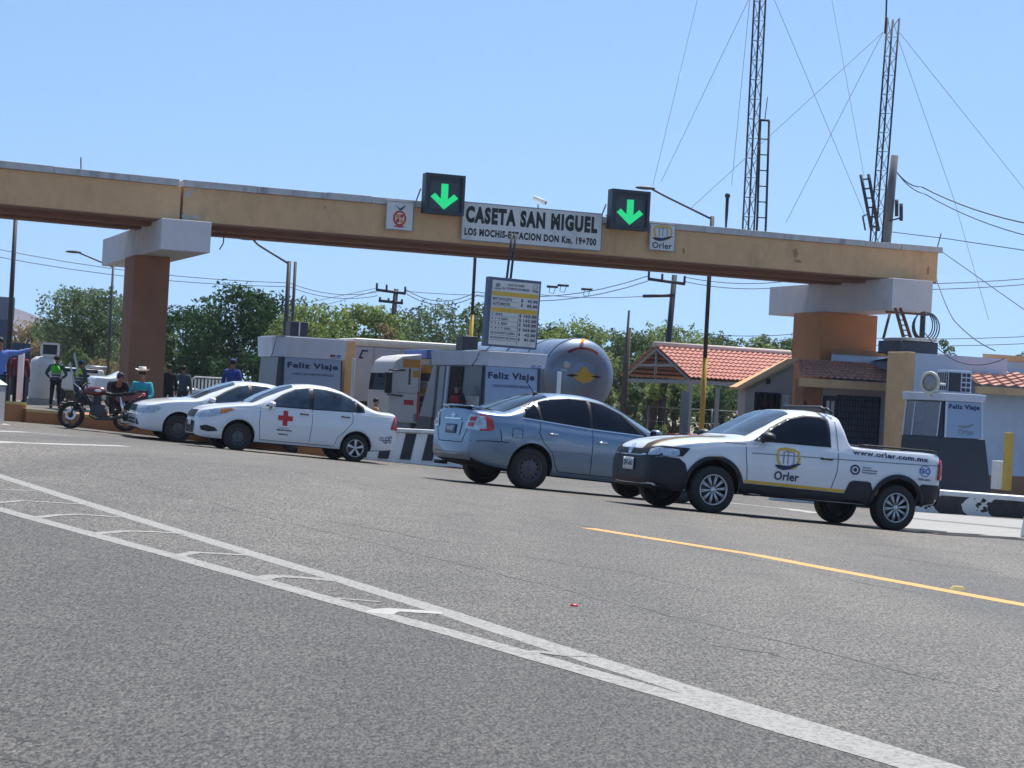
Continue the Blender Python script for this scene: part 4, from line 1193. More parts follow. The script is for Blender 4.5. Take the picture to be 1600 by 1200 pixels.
# gable end faces the viewer's left; ridge runs right
def kp(px, py, yl):
    a_, b_ = K.loc(px, py, yl); return (a_, yl, b_)
LEN = None
xe = 0.0
dF = K.sloc(1072, 588, 0)  # not used directly
gw = 6.0                      # width of the gable along the road
A0 = kp(1074, 591, 0)         # near eave corner
RD = kp(1020, 541, gw / 2)    # ridge front
A1 = kp(968, 583, gw)         # far eave corner
RE = kp(1232, 553, gw / 2)
dx = RE[0] - RD[0]
zE = A0[2]; zR = RD[2]
x0 = A0[0]
mb = MB(); tile_slope(mb, (x0, -.15, zE), (x0 + dx - 1.2, -.15, zE), (x0 + dx, gw / 2, zR), (x0, gw / 2, zR), 26, 9, .055)
tile_slope(mb, (x0, gw + .15, zE), (x0 + dx, gw + .15, zE), (x0 + dx, gw / 2, zR), (x0, gw / 2, zR), 26, 9, .055); mb.build('tile_roof', mat('salmon_tile', (0.56, 0.25, 0.19), .8, var=.22, scale=5, dirt=(.33, .2, .16), dscale=2), t)
mb = MB(); mb.tube([(x0 - .05, gw / 2, zR + .08), (x0 + dx, gw / 2, zR + .08)], .11, 8); mb.build('ridge', mat('pale_mortar', (.62, .50, .44), .8), t)
mb = MB()
mb.box(x0 + .02, x0 + dx - 1.3, -.02, .08, zE - .20, zE - .06); mb.box(x0 + .05, x0 + .15, 0, gw, zE - .20, zE - .06)
for k in range(1): pass
mb.tube([(x0 + .1, .0, zE - .06), (x0 + .1, gw / 2, zR - .08), (x0 + .1, gw, zE - .06)], .06, 6)
mb.tube([(x0 + .1, gw / 2, zE - .1), (x0 + .1, gw / 2, zR - .1)], .05, 6)
mb.box(x0 + .08, x0 + .12, gw * .18, gw * .82, zE + (zR - zE) * .36, zE + (zR - zE) * .44)
mb.build('truss', M['galv'], t)
mb = MB()
for k in range(7):
    f_ = (k + .5) / 7
    for s_ in (0, 1):
        y = (gw / 2) * f_ if s_ == 0 else gw - (gw / 2) * f_
        mb.box(x0 + .1, x0 + dx - 1.3, y - .04, y + .04, zE + (zR - zE) * f_ - .12, zE + (zR - zE) * f_ - .05)
mb.build('batten', M['wood'], t)
for (x, y) in ((x0 + .15, .05), (x0 + .15, gw - .05), (x0 + dx - 1.6, .05), (x0 + dx - 1.6, gw - .05)):
    mb = MB(); mb.box(x - .07, x + .07, y - .07, y + .07, 0, zE - .2); mb.build('post', M['galv'], t)
# cream house at the carport's right end: gable wall towards us
C = Site(1157, 64, py=640); C.o.z = gz(C.o.x, C.o.y)
t = thing('gable_house', 'cream house with a sloping roof edge between the shelter and the right pillar', 'house', C.o, AB)
zl_ = C.loc(1157, 604)[1]; xh = C.loc(1239, 600)[0]; zh = C.loc(1235, 566)[1]
zh2 = zl_ + (zh - zl_) * xh / C.loc(1235, 566)[0]
mb = MB(); mb.prism([(.15, 0), (xh, 0), (xh, zh2 - .1), (.15, zl_ - .05)], 0, .5, 'y'); mb.build('wall', M['creamwall'], t)
mb = MB(); mb.prism([(-.15, zl_ - .10), (xh, zh2 - .03), (xh, zh2 + .05), (-.15, zl_ - .02)], -.35, .6, 'y'); mb.build('roof', M['tan'], t)
b0, b1 = C.loc(1180, 640)[0], C.loc(1216, 640)[0]; z1 = C.loc(1190, 615)[1]; 
wall_window(t, b0, b1, .9, z1, 0, 4, M['navy'], cross=1)
mb = MB(); mb.box(b1 + .12, b1 + .35, -.05, -.003, .9, z1); mb.build('shutter', M['whitep'], t)
p = C.loc(1199, 596)
mb = MB(); mb.box(p[0] - .06, p[0] + .06, -.1, -.003, p[1] - .08, p[1] + .08); mb.build('wall_lamp', M['booth_dark'], t)
# red box under the shelter
q = at(1078, 672, 63)
mb = MB(); mb.box(-.5, .5, 0, .5, 0, 1.12)
tag(mb.build('red_box', M['redp'], loc=(q.x, q.y, gz(q.x, q.y)), rz=AB, bevel=.02), 'red water tank box seen over the hood of the pickup', 'box')
# chain link fence under the trees
a = at(960, 640, 76); b = at(1160, 640, 82)
t = thing('wire_fence', 'thin wire fence with grey posts under the shelter', 'fence', (a.x, a.y, gz(a.x, a.y)), math.atan2(b.y - a.y, b.x - a.x))
Lf = (b - a).length
for k in range(5):
    mb = MB(); mb.tube([(Lf * k / 4, 0, 0), (Lf * k / 4, 0, 1.9)], .03, 6); mb.build('post', M['galv'], t)
mb = MB()
for z in (.3, .8, 1.3, 1.85): mb.tube([(0, 0, z), (Lf, 0, z)], .012, 4)
mb.build('wire', M['galv'], t)
# ------------------------------------------------------------------ vehicles
def pchip(pts):
    xs = [p[0] for p in pts]; ys = [p[1] for p in pts]
    n = len(xs)
    h = [xs[i + 1] - xs[i] for i in range(n - 1)]
    d = [(ys[i + 1] - ys[i]) / h[i] for i in range(n - 1)]
    m = [d[0]] + [0 if d[i - 1] * d[i] <= 0 else 3 * (h[i - 1] + h[i]) / ((2 * h[i] + h[i - 1]) / d[i - 1] + (h[i] + 2 * h[i - 1]) / d[i]) for i in range(1, n - 1)] + [d[-1]]
    def f(x):
        if x <= xs[0]: return ys[0]
        if x >= xs[-1]: return ys[-1]
        i = 0
        while x > xs[i + 1]: i += 1
        t = (x - xs[i]) / h[i]
        return ys[i] * (1 + 2 * t) * (1 - t) ** 2 + m[i] * h[i] * t * (1 - t) ** 2 + ys[i + 1] * t * t * (3 - 2 * t) + m[i + 1] * h[i] * t * t * (t - 1)
    return f

class Car:
    """x runs from the nose to the tail with 0 at the front axle, z up from the ground, y to the side"""
    def __init__(s, name, label, cat, P, mats_body):
        s.P = P
        s.top, s.belt, s.bot, s.wid = pchip(P['top']), pchip(P['belt']), pchip(P['bot']), pchip(P['wid'])
        s.tum = P.get('tum', 0.22)
        s.root = thing(name, label, cat)
        s.body(mats_body)
    def ring(s, x):
        zb, zs, zt, W = s.bot(x), s.belt(x), s.top(x), s.wid(x)
        zs = min(zs, zt - 0.012)
        hg = zt - zs
        shp = s.P.get('shoulder', 0.05)
        hh = zs - zb
        low = [(0, zb), (W * .45, zb), (W * .80, zb + .005), (W * .925, zb + .03 * min(1, hh)), (W * .968, zb + hh * .12), (W * .985, zb + hh * .26),
               (W * .996, zb + hh * .42), (W, zb + hh * .58), (W * .996, zb + hh * .74), (W * .988, zb + hh * .84), (W - shp * .45, zb + hh * .93)]
        Ws = W - shp
        big = min(1, max(0, (hg - 0.12) / 0.30))
        n = 2.6 + 2.2 * big
        T = s.tum * big
        up = []
        K = 13
        for k in range(K + 1):
            th = (PI / 2) * k / K
            q = math.sin(th) ** (2 / n)
            y = Ws * (1 - T * q) * math.cos(th) ** (2 / n) if k < K else 0.0
            up.append((y, zs + hg * q))
        return low + up
    def body(s, mats_):
        x0, x1 = s.P['x0'], s.P['x1']
        xs = []
        n = s.P.get('n', 84)
        for i in range(n + 1):
            t = i / n
            t = t - 0.055 * math.sin(4 * PI * t) / 2 if False else t
            xs.append(x0 + (x1 - x0) * (t + 0.0))
        # more stations near both ends
        xs = sorted(set([round(x, 4) for x in xs] + [round(x0 + d, 4) for d in (.01, .025, .06, .09)] + [round(x1 - d, 4) for d in (.01, .025, .06, .09)]))
        vs, fs = [], []
        m = None
        for x in xs:
            r = s.ring(x)
            full = [(x, -y, z) for y, z in r] + [(x, y, z) for y, z in reversed(r[1:-1])]
            m = len(full)
            vs += full
        for i in range(len(xs) - 1):
            for k in range(m):
                a, b = i * m + k, i * m + (k + 1) % m
                fs.append((a, b, b + m, a + m))
        fs.append(list(range(m))); fs.append([(len(xs) - 1) * m + k for k in range(m - 1, -1, -1)])
        me = bpy.data.meshes.new('body')
        me.from_pydata(vs, [], fs)
        bm = bmesh.new(); bm.from_mesh(me)
        bmesh.ops.recalc_face_normals(bm, faces=bm.faces)
        bm.to_mesh(me); bm.free()
        for mm in mats_: me.materials.append(mm)
        o = mesh_obj('body', me, s.root)
        bmv = bmesh.new(); bmv.from_mesh(me); s.bvh = BVHTree.FromBMesh(bmv); bmv.free()
        # wheel arches and other openings
        cut = MB()
        wb, wr = s.P['wb'], s.P['wr']
        for cx in (0, wb):
            for sg in (-1, 1):
                W = s.wid(cx)
                ya, yb = sg * (W - .27), sg * (W + .2)
                n_ = 36
                rr = s.P.get('arch', wr + .055)
                pts = [(cx + rr * math.cos(2 * PI * i / n_), wr + .012 + rr * math.sin(2 * PI * i / n_)) for i in range(n_)]
                cut.prism(pts, min(ya, yb), max(ya, yb), 'y', 1)
        for b in s.P.get('cuts', []): cut.box(*b, 2 if len(mats_) > 2 else 1)
        co = cut.build('cutter', mats_)
        bo = o.modifiers.new('b', 'BOOLEAN'); bo.operation = 'DIFFERENCE'; bo.solver = 'EXACT'; bo.object = co
        try: bo.material_mode = 'INDEX'
        except Exception: pass
        bake(o)
        bpy.data.objects.remove(co)
        me = o.data
        for p in me.polygons:
            p.use_smooth = True
            if p.normal.z < -0.75 and p.center.z < 0.45: p.material_index = 1
        me.set_sharp_from_angle(angle=R(38))
        s.bodyo = o
        s.Wmax = max(p[1] for p in s.P['wid'])
    # --- patches projected onto the body
    def hit(s, p2, axis, sg):
        if axis == 'side': o, d = Vector((p2[0], sg * 3, p2[1])), Vector((0, -sg, 0))
        elif axis == 'front': o, d = Vector((-5, p2[0], p2[1])), Vector((1, 0, 0))
        elif axis == 'rear': o, d = Vector((8, p2[0], p2[1])), Vector((-1, 0, 0))
        else: o, d = Vector((p2[0], p2[1], 5)), Vector((0, 0, -1))
        h, nrm, idx, dist = s.bvh.ray_cast(o, d)
        if h is None:
            h, nrm, idx, dist = s.bvh.find_nearest(Vector((p2[0], sg * s.Wmax, p2[1])) if axis == 'side' else (Vector((-1.0, p2[0], p2[1])) if axis == 'front' else (Vector((s.P['x1'] + .1, p2[0], p2[1])) if axis == 'rear' else o)))
            return h, -d
        if nrm.dot(d) > 0: nrm = -nrm
        return h, nrm
    def patch(s, name, polys, m, axis='side', sides=(-1,), e=0.006, parent=None, cell=0.07, thick=0.0):
        """polys: list of (verts2d, faces) or plain point lists"""
        if len(sides) > 1:
            return {sg: s.patch(name, polys, m, axis, (sg,), e, parent, cell, thick) for sg in sides}
        if isinstance(parent, dict):
            if axis == 'side': parent = parent[sides[0]]
            else:
                q = polys[0][0] if isinstance(polys[0], tuple) else polys[0]
                parent = parent[-1 if sum(p[0] if axis != 'top' else p[1] for p in q) < 0 else 1]
        bm = bmesh.new()
        for sg in sides:
            for P in polys:
                if isinstance(P, tuple) and len(P) == 2 and isinstance(P[1], list) and P[1] and isinstance(P[1][0], (list, tuple)) and isinstance(P[1][0][0], int): V, Fc = P
                else: V, Fc = P, [list(range(len(P)))]
                b2 = bmesh.new()
                vv = [b2.verts.new((p[0], p[1], 0)) for p in V]
                for f in Fc:
                    try: b2.faces.new([vv[i] for i in f])
                    except ValueError: pass
                bmesh.ops.triangulate(b2, faces=[f for f in b2.faces if len(f.verts) > 4])
                x0, x1 = min(p[0] for p in V), max(p[0] for p in V)
                z0, z1 = min(p[1] for p in V), max(p[1] for p in V)
                for (a, b, nn, ax) in ((x0, x1, (1, 0, 0), 0), (z0, z1, (0, 1, 0), 1)):
                    k = int((b - a) / cell)
                    for i in range(1, k + 1):
                        c = a + (b - a) * i / (k + 1)
                        co = (c, 0, 0) if ax == 0 else (0, c, 0)
                        bmesh.ops.bisect_plane(b2, geom=list(b2.verts) + list(b2.edges) + list(b2.faces), plane_co=co, plane_no=nn)
                mp = {}
                for v in b2.verts:
                    h, nr = s.hit((v.co.x, v.co.y), axis, sg)
                    mp[v] = bm.verts.new(h + nr * e)
                for f in b2.faces:
                    try: bm.faces.new([mp[v] for v in f.verts])
                    except ValueError: pass
                b2.free()
        bmesh.ops.recalc_face_normals(bm, faces=bm.faces)
        me = bpy.data.meshes.new(name)
        bm.to_mesh(me); bm.free()
        me.materials.append(m)
        for p in me.polygons: p.use_smooth = True
        o = mesh_obj(name, me, parent or s.root)
        if thick:
            so = o.modifiers.new('t', 'SOLIDIFY'); so.thickness = thick; so.offset = 1
        return o
    def seam(s, name, lines, w=0.009, m=None, axis='side', sides=(-1, 1), e=0.0045, parent=None):
        polys = []
        for pts in lines:
            for i in range(len(pts) - 1):
                a, b = Vector(pts[i]), Vector(pts[i + 1])
                d = (b - a).normalized(); n = Vector((-d.y, d.x)) * w / 2
                polys.append([tuple(a - n), tuple(b - n), tuple(b + n), tuple(a + n)])
        return s.patch(name, polys, m or M['dark'], axis, sides, e, parent, 0.10)
    def text(s, name, body, x0, x1, z0, z1, m, flip=False, axis='side', sides=(-1,), bold=.02, parent=None, e=.009):
        vs, fs = text2d(body, bold)
        return s.patch(name, [(fit2d(vs, x0, x1, z0, z1, flip), fs)], m, axis, sides, e, parent, 0.12)
    def wheels(s, kind, rim_m, rimr, wid=.20, front_kind=None, front_m=None, steer=0.0):
        wb, wr = s.P['wb'], s.P['wr']
        W = s.P.get('track', 1.45) / 2
        for cx in (0, wb):
            for sg in (-1, 1):
                k_, m_ = (front_kind, front_m) if (cx == 0 and front_kind) else (kind, rim_m)
                mb = MB()
                w = wid / 2
                mb.lathe([(rimr * .99, -w * .96), (rimr * 1.06, -w), (wr * .93, -w * .98), (wr * .985, -w * .80), (wr, -w * .35), (wr, w * .35), (wr * .985, w * .80), (wr * .93, w * .98), (rimr * 1.06, w), (rimr * .99, w * .96)], axis='y', n=40, closed=True)
                ty = mb.build('tyre', M['rubber'])
                mb = MB()
                mb.lathe([(0, -w * .1), (rimr * .98, -w * .1), (rimr * .99, w * .9), (rimr * .985, -w * .95)], axis='y', n=32)
                wh = mb.build('wheel', M['steelw'], s.root)
                wh.location = (cx, sg * W, wr - .008)
                wh.rotation_euler.z = (0 if sg < 0 else PI) + (steer if cx == 0 else 0)
                ty.parent = wh
                mb = MB()
                f = -w * .82
                mb.lathe([(rimr * .985, f - .012), (rimr * .93, f - .018), (rimr * .89, f + .012), (rimr * .90, f + .03), (rimr * .985, f + .03)], axis='y', n=40, closed=True)
                mb.lathe([(0, f - .004), (rimr * .15, f - .004), (rimr * .20, f + .012), (rimr * .20, f + .04)], axis='y', n=20)
                if k_ == 'multi':
                    ns = 10
                    for i in range(ns):
                        for dd in (-.075, .075):
                            a = 2 * PI * (i + .25) / ns + dd
                            c_, s_ = math.cos(a), math.sin(a)
                            a2_ = 2 * PI * (i + .25) / ns
                            p0 = (math.cos(a2_) * rimr * .17, f + .008, math.sin(a2_) * rimr * .17)
                            p1 = (c_ * rimr * .92, f - .004, s_ * rimr * .92)
                            mb.tube([p0, p1], .008, 6, radii=[.011, .0085])
                elif k_ == 'five':
                    for i in range(5):
                        a = 2 * PI * i / 5 + .3
                        q = []
                        for (r_, da) in ((.12, -.55), (.93, -.17), (.93, .17), (.12, .55)):
                            q.append((math.cos(a + da) * rimr * r_, math.sin(a + da) * rimr * r_))
                        mb.prism([(p[0], p[1]) for p in q], f - .004, f + .03, 'y')
                else:   # steel disc with holes shown as dark ovals
                    mb.lathe([(rimr * .18, f + .0), (rimr * .40, f - .006), (rimr * .62, f + .028), (rimr * .89, f + .012)], axis='y', n=40)
                ri = mb.build('rim', m_, wh)
                if k_ == 'steel':
                    mb = MB()
                    for i in range(12):
                        a = 2 * PI * i / 12
                        mb.ball((math.cos(a) * rimr * .70, f + .012, math.sin(a) * rimr * .70), .016, .010, .016, 8, 6)
                    mb.build('rim_hole', M['dark'], wh)
    def mirror(s, x, z, m, m2=None, sides=(-1, 1), scale=1.0):
        for sg in sides:
            h, _ = s.hit((x, z), 'side', sg)
            mb = MB()
            mb.ball((x - .01, h.y + sg * .14, z + .055), .085 * scale, .115 * scale, .058 * scale, 12, 8)
            mr = mb.build('wing_mirror', m, s.root)
            mb = MB()
            mb.tube([(x, h.y - sg * .02, z), (x, h.y + sg * .08, z + .02)], .03, 6); mb.build('mirror_arm', M['blackp'], mr)
            mb = MB(); mb.ball((x + .028, h.y + sg * .14, z + .055), .058 * scale, .095 * scale, .042 * scale, 12, 8); mb.build('mirror_glass', M['glass'], mr)
    def handles(s, pos, m, sides=(-1, 1), L=.17):
        for (x, z) in pos:
            for sg in sides:
                h, _ = s.hit((x, z), 'side', sg)
                mb = MB(); mb.tube([(x - L / 2, h.y, z), (x - L / 2 + .03, h.y + sg * .028, z + .004), (x + L / 2 - .03, h.y + sg * .028, z + .004), (x + L / 2, h.y, z)], .015, 8)
                mb.build('door_handle', m, s.root)
    def place(s, org, a):
        """drop the car on the sloping road: org = (x,y) below the front axle centre, a = heading of the tail"""
        u, v = uv(a)
        wb, W = s.P['wb'], s.P.get('track', 1.45) / 2
        def gp_(lx, ly):
            q = Vector((org[0], org[1], 0)) + u * lx + v * ly
            return Vector((q.x, q.y, gz(q.x, q.y)))
        f1, f2, r1, r2 = gp_(0, -W), gp_(0, W), gp_(wb, -W), gp_(wb, W)
        X = ((r1 + r2) - (f1 + f2)).normalized()
        Y = ((f2 + r2) - (f1 + r1)).normalized()
        Z = X.cross(Y).normalized(); Y = Z.cross(X).normalized()
        O = (f1 + f2 + r1 + r2) / 4 - X * wb / 2
        Mx = Matrix(((X.x, Y.x, Z.x, O.x), (X.y, Y.y, Z.y, O.y), (X.z, Y.z, Z.z, O.z), (0, 0, 0, 1)))
        s.root.matrix_world = Mx
def near_front(px, py, a, track):
    g = G(px, py); u, v = uv(a)
    return g + v * track / 2, g
def mirror_y(pts): return [(p[0], p[1]) for p in pts]

# ---------- white pickup with the operator's livery
P = dict(x0=-.83, x1=3.46, wb=2.753, wr=.312, track=1.50, arch=.375, shoulder=.055, tum=.20, n=110,
    top=[(-.83, .70), (-.80, .76), (-.72, .83), (-.50, .905), (-.10, .975), (.30, 1.015), (.42, 1.04), (.70, 1.20), (.98, 1.36), (1.15, 1.435), (1.35, 1.475), (1.60, 1.488), (1.84, 1.475), (1.915, 1.45), (1.955, 1.30), (1.995, 1.14), (2.06, 1.085), (2.4, 1.075), (3.366, 1.10), (3.448, 1.08), (3.464, 1.05)],
    belt=[(-.83, .62), (-.6, .76), (-.2, .87), (.3, .945), (1.0, .985), (1.8, 1.01), (2.2, 1.02), (3.366, 1.05), (3.464, 1.0)],
    bot=[(-.83, .34), (-.78, .28), (-.5, .235), (0, .24), (.5, .27), (2.2, .28), (2.75, .32), (3.284, .36), (3.407, .38), (3.464, .45)],
    wid=[(-.83, .52), (-.79, .62), (-.70, .70), (-.50, .785), (-.2, .835), (.2, .850), (2.874, .852), (3.202, .84), (3.382, .80), (3.448, .75), (3.464, .71)],
    cuts=[(2.10, 3.40, -.68, .68, .70, 1.6)])
pk = Car('pickup_truck', 'white pickup with black lower trim and yellow and navy lettering, nearest vehicle on the right', 'pickup truck', P, [M['carwhite'], M['dark'], M['carwhite']])
c = pk
def mt(*polys): return list(polys)
# black lower cladding: sill, bumpers, arch rims
arc = lambda cx, r, a0, a1, n=20, cz=.32: [(cx + r * math.cos(R(a0 + (a1 - a0) * i / n)), cz + r * math.sin(R(a0 + (a1 - a0) * i / n))) for i in range(n + 1)]
def archrim(cx, r0, r1, a0=-2, a1=182):
    o_, i_ = arc(cx, r1, a0, a1), arc(cx, r0, a0, a1)
    n = len(o_)
    return (o_ + i_, [[k, k + 1, n + k + 1, n + k] for k in range(n - 1)])
c.patch('arch_trim', [archrim(0, .373, .428), archrim(2.753, .373, .435)], M['blackp'], sides=(-1, 1), e=.012, thick=.012)
sill = [(.37, .25), (2.39, .28), (2.37, .435), (2.05, .435), (1.95, .43), (.40, .43)]
c.patch('sill_cladding', [sill], M['blackp'], sides=(-1, 1), e=.010)
c.patch('cladding_step', [[(1.93, .43), (2.37, .43), (2.36, .50), (2.32, .60), (2.27, .615), (2.04, .610), (1.99, .58)]], M['blackp'], sides=(-1, 1), e=.011)
c.patch('rear_cladding', [[(3.038, .35), (3.431, .42), (3.435, .66), (3.12, .655), (3.07, .62), (3.079, .40)]], M['blackp'], sides=(-1, 1), e=.010)
c.patch('rear_bumper', [[(-.70, .40), (.70, .40), (.71, .64), (-.71, .64)]], M['blackp'], axis='rear', e=.02, thick=.02)
fb = [(-.66, .27), (.66, .27), (.70, .34), (.70, .60), (.60, .655), (-.60, .655), (-.70, .60), (-.70, .34)]
c.patch('front_bumper', [fb], M['blackp'], axis='front', e=.012)
c.patch('front_bumper_corner', [[(-.80, .27), (-.36, .25), (-.37, .45), (-.42, .60), (-.50, .66), (-.66, .665), (-.80, .64)]], M['blackp'], sides=(-1, 1), e=.012)
c.patch('grille', [[(-.42, .672), (.42, .672), (.46, .745), (-.46, .745)]], M['black'], axis='front', e=.010)
# headlights: black housing wrapping round the corner with a clear lens
c.patch('headlight', [[(.34, .655), (.66, .668), (.74, .80), (.60, .80), (.36, .755)]], M['black'], axis='front', e=.010)
c.patch('headlight', [[(-.66, .655), (-.34, .655), (-.36, .755), (-.60, .80), (-.74, .80)]], M['black'], axis='front', e=.010)
hl = c.patch('headlight', [[(-.70, .665), (-.46, .69), (-.36, .80), (-.48, .802), (-.70, .775)]], M['black'], sides=(-1, 1), e=.010)
c.patch('lens', [[(-.69, .672), (-.57, .675), (-.50, .705), (-.50, .765), (-.58, .780), (-.69, .765)]], M['lens'], sides=(-1, 1), e=.015, parent=hl)
for sg in (-1, 1):
    c.patch('lens', [[(sg * .50, .668), (sg * .64, .675), (sg * .70, .77), (sg * .58, .775), (sg * .50, .74)]], M['lens'], axis='front', e=.015, parent=hl)
    c.patch('chrome_bar', [[(sg * .36, .665), (sg * .47, .665), (sg * .47, .68), (sg * .36, .675)]], M['chrome'], axis='front', e=.016, parent=hl)
# hood stripe, badge, plate
c.patch('hood_stripe', [[(-.80, -.46), (-.80, -.26), (-.3, -.24), (.35, -.22), (.35, -.40), (-.3, -.44)]], M['yellogo'], axis='top', e=.004)
c.patch('hood_stripe', [[(-.80, -.435), (-.80, -.285), (-.3, -.265), (.35, -.245), (.35, -.375), (-.3, -.415)]], M['brownv'], axis='top', e=.007)
v_, f_ = ring2d(0, .735, .062, .062, .012); 
bd = c.patch('badge', [(v_, f_)], M['chrome'], axis='front', e=.02)
c.patch('badge_letter', [[(-.035, .775), (-.022, .775), (0, .735), (.022, .775), (.035, .775), (.006, .722), (-.006, .722)],
                         [(-.045, .75), (-.033, .75), (-.022, .70), (-.008, .728), (.008, .728), (.022, .70), (.033, .75), (.045, .75), (.026, .678), (.016, .678), (0, .712), (-.016, .678), (-.026, .678)]], M['chrome'], axis='front', e=.021, parent=bd)
pl = c.patch('licence_plate', [[(-.16, .46), (.16, .46), (.16, .62), (-.16, .62)]], M['signw'], axis='front', e=.028, thick=.004)
c.text('plate_lettering', 'UA-742', -.13, .13, .51, .585, M['text_navy'], axis='front', e=.036, bold=.04, parent=pl)
# glass
ws = [(.50, -.60), (.47, 0), (.50, .60), (.80, .585), (1.16, .52), (1.20, 0), (1.16, -.52), (.80, -.585)]
c.patch('windscreen', [ws], M['glass2'], axis='top', e=.006)
sw = [(.62, 1.01), (1.66, 1.03), (1.665, 1.36), (1.58, 1.385), (1.36, 1.385), (1.14, 1.33), (.88, 1.195)]
c.patch('window_rubber', [[(.54, .993), (1.70, 1.012), (1.705, 1.39), (1.60, 1.408), (1.34, 1.405), (1.10, 1.345), (.84, 1.205)]], M['black'], sides=(-1, 1), e=.004)
c.patch('side_window', [sw], M['glass'], sides=(-1, 1), e=.009)
c.patch('rear_window', [[(-.52, 1.12), (.52, 1.12), (.48, 1.38), (-.48, 1.38)]], M['glass'], axis='rear', e=.008)
c.seam('door_seam', [[(.42, .99), (.42, .80), (.45, .62), (.47, .45)], [(1.80, 1.36), (1.80, 1.0), (1.79, .70), (1.72, .45)], [(.47, .44), (1.72, .44)], [(.12, .93), (.43, .935)], [(2.08, 1.07), (2.10, .98)]])
c.seam('side_crease', [[(.50, .83), (2.0, .875), (3.407, .925)]], w=.012, m=M['greyv'])
c.patch('yellow_stripe', [[(.44, .437), (1.92, .437), (1.95, .475), (.43, .475)], [(2.38, .44), (2.42, .44), (2.45, .51), (2.37, .51)]], M['yellogo'], sides=(-1, 1), e=.006)
c.patch('fuel_seam', [], M['dark']) if False else None
c.handles([(1.62, .855)], M['blackp'])
c.mirror(.68, 1.0, M['blackp'], sides=(-1, 1), scale=1.15)
# livery
mm = {'yellow': M['yellogo'], 'navy': M['text_navy'], 'grey': M['greyv']}
parts = {}
for v_, f_, c_ in orler_mark(.84, 1.24, .515, .93): parts.setdefault(c_, []).append((v_, f_))
for c_, pl_ in parts.items(): c.patch('door_emblem', pl_, mm[c_], sides=(-1,), e=.010 if c_ == 'navy' else .008, cell=.12)
c.text('web_address', 'www.orler.com.mx', 2.02, 3.20, .955, 1.02, M['text_navy'], bold=.03)
v_, f_ = ring2d(2.06, .755, .075, .068, .022)
c.patch('round_logo', [(v_, f_), disc2d(2.06, .755, .028, .026, 12)], M['text_navy'], e=.009)
c.patch('logo_caption', [[(2.17, .790), (2.30, .790), (2.30, .805), (2.17, .805)], [(2.17, .755), (2.40, .755), (2.40, .772), (2.17, .772)], [(2.17, .722), (2.39, .722), (2.39, .738), (2.17, .738)]], M['greyv'], e=.009)
c.text('quality_mark', 'ISO', 3.06, 3.24, .80, .87, M['bluev'], bold=.03)
v_, f_ = ring2d(3.148, .835, .085, .075, .010, R(25), R(155)); v2, f2 = ring2d(3.148, .835, .085, .075, .010, R(205), R(335))
c.patch('quality_ring', [(v_, f_), (v2, f2)], M['bluev'], e=.009)
c.text('quality_caption', '9001:2015', 3.05, 3.25, .705, .735, M['text_navy'], bold=.03)
# tail light, roof bar, bed rail
c.patch('tail_light', [[(3.366, .73), (3.448, .74), (3.448, 1.0), (3.382, 1.0)]], M['red'], sides=(-1, 1), e=.012, thick=.015)
c.patch('tail_light', [[(-.74, .74), (-.62, .74), (-.62, 1.0), (-.72, 1.0)]], M['red'], axis='rear', e=.012)
c.patch('tail_light', [[(.62, .74), (.74, .74), (.72, 1.0), (.62, 1.0)]], M['red'], axis='rear', e=.012)
mb = MB()
mb.tube([(1.70, -.56, 1.49), (1.66, -.50, 1.535), (1.66, .50, 1.535), (1.70, .56, 1.49)], .028, 8)
mb.tube([(1.80, -.56, 1.47), (1.76, -.50, 1.53), (1.76, .50, 1.53), (1.80, .56, 1.47)], .02, 8)
mb.build('roof_bar', M['blackp'], c.root)
mb = MB()
for sg in (-1, 1): mb.tube([(2.15, sg * .73, 1.085), (2.3, sg * .735, 1.095), (3.325, sg * .725, 1.115), (3.407, sg * .72, 1.10)], .016, 6)
mb.build('bed_rail', M['blackp'], c.root)
mb = MB(); mb.tube([(.6, -.3, 1.12), (.75, .1, 1.215)], .01, 5); mb.build('wiper', M['black'], c.root)
c.wheels('multi', M['alloy'], .205, wid=.20)
a_pk = R(21)
o_, _ = near_front(1106, 801, a_pk, 1.50)
c.place(o_, a_pk)

# ---------- a plain saloon recipe
def saloon(name, label, P, paint, glass):
    return Car(name, label, 'car', P, [paint, M['dark']])
# ---------- silver-blue saloon seen from behind
P = dict(x0=-.93, x1=3.64, wb=2.685, wr=.315, track=1.52, arch=.365, shoulder=.07, tum=.235, n=100,
    top=[(-.93, .58), (-.90, .66), (-.78, .76), (-.5, .86), (-.1, .94), (.22, .985), (.35, 1.02), (.8, 1.24), (1.15, 1.40), (1.45, 1.475), (1.75, 1.502), (2.05, 1.492), (2.35, 1.435), (2.65, 1.335), (2.95, 1.205), (3.12, 1.135), (3.25, 1.115), (3.50, 1.12), (3.585, 1.11), (3.61, 1.05), (3.64, .72)],
    belt=[(-.93, .50), (-.6, .72), (-.2, .84), (.3, .915), (1.5, .955), (2.6, 1.00), (3.1, 1.02), (3.55, 1.02), (3.60, .98), (3.64, .66)],
    bot=[(-.93, .32), (-.85, .25), (-.5, .20), (0, .20), (1.3, .205), (2.7, .22), (3.3, .27), (3.55, .34), (3.64, .42)],
    wid=[(-.93, .45), (-.88, .60), (-.75, .74), (-.5, .83), (-.1, .882), (.5, .893), (2.6, .893), (3.1, .87), (3.4, .82), (3.54, .76), (3.61, .68), (3.64, .60)])
c = saloon('sedan', 'silver-blue sedan seen from behind between the white sedan and the pickup', P, M['carsilver'], None)
SB = (-1, 1)
c.patch('windscreen', [[(.40, -.64), (.36, 0), (.40, .64), (.8, .61), (1.32, .53), (1.38, 0), (1.32, -.53), (.8, -.61)]], M['glass2'], axis='top')
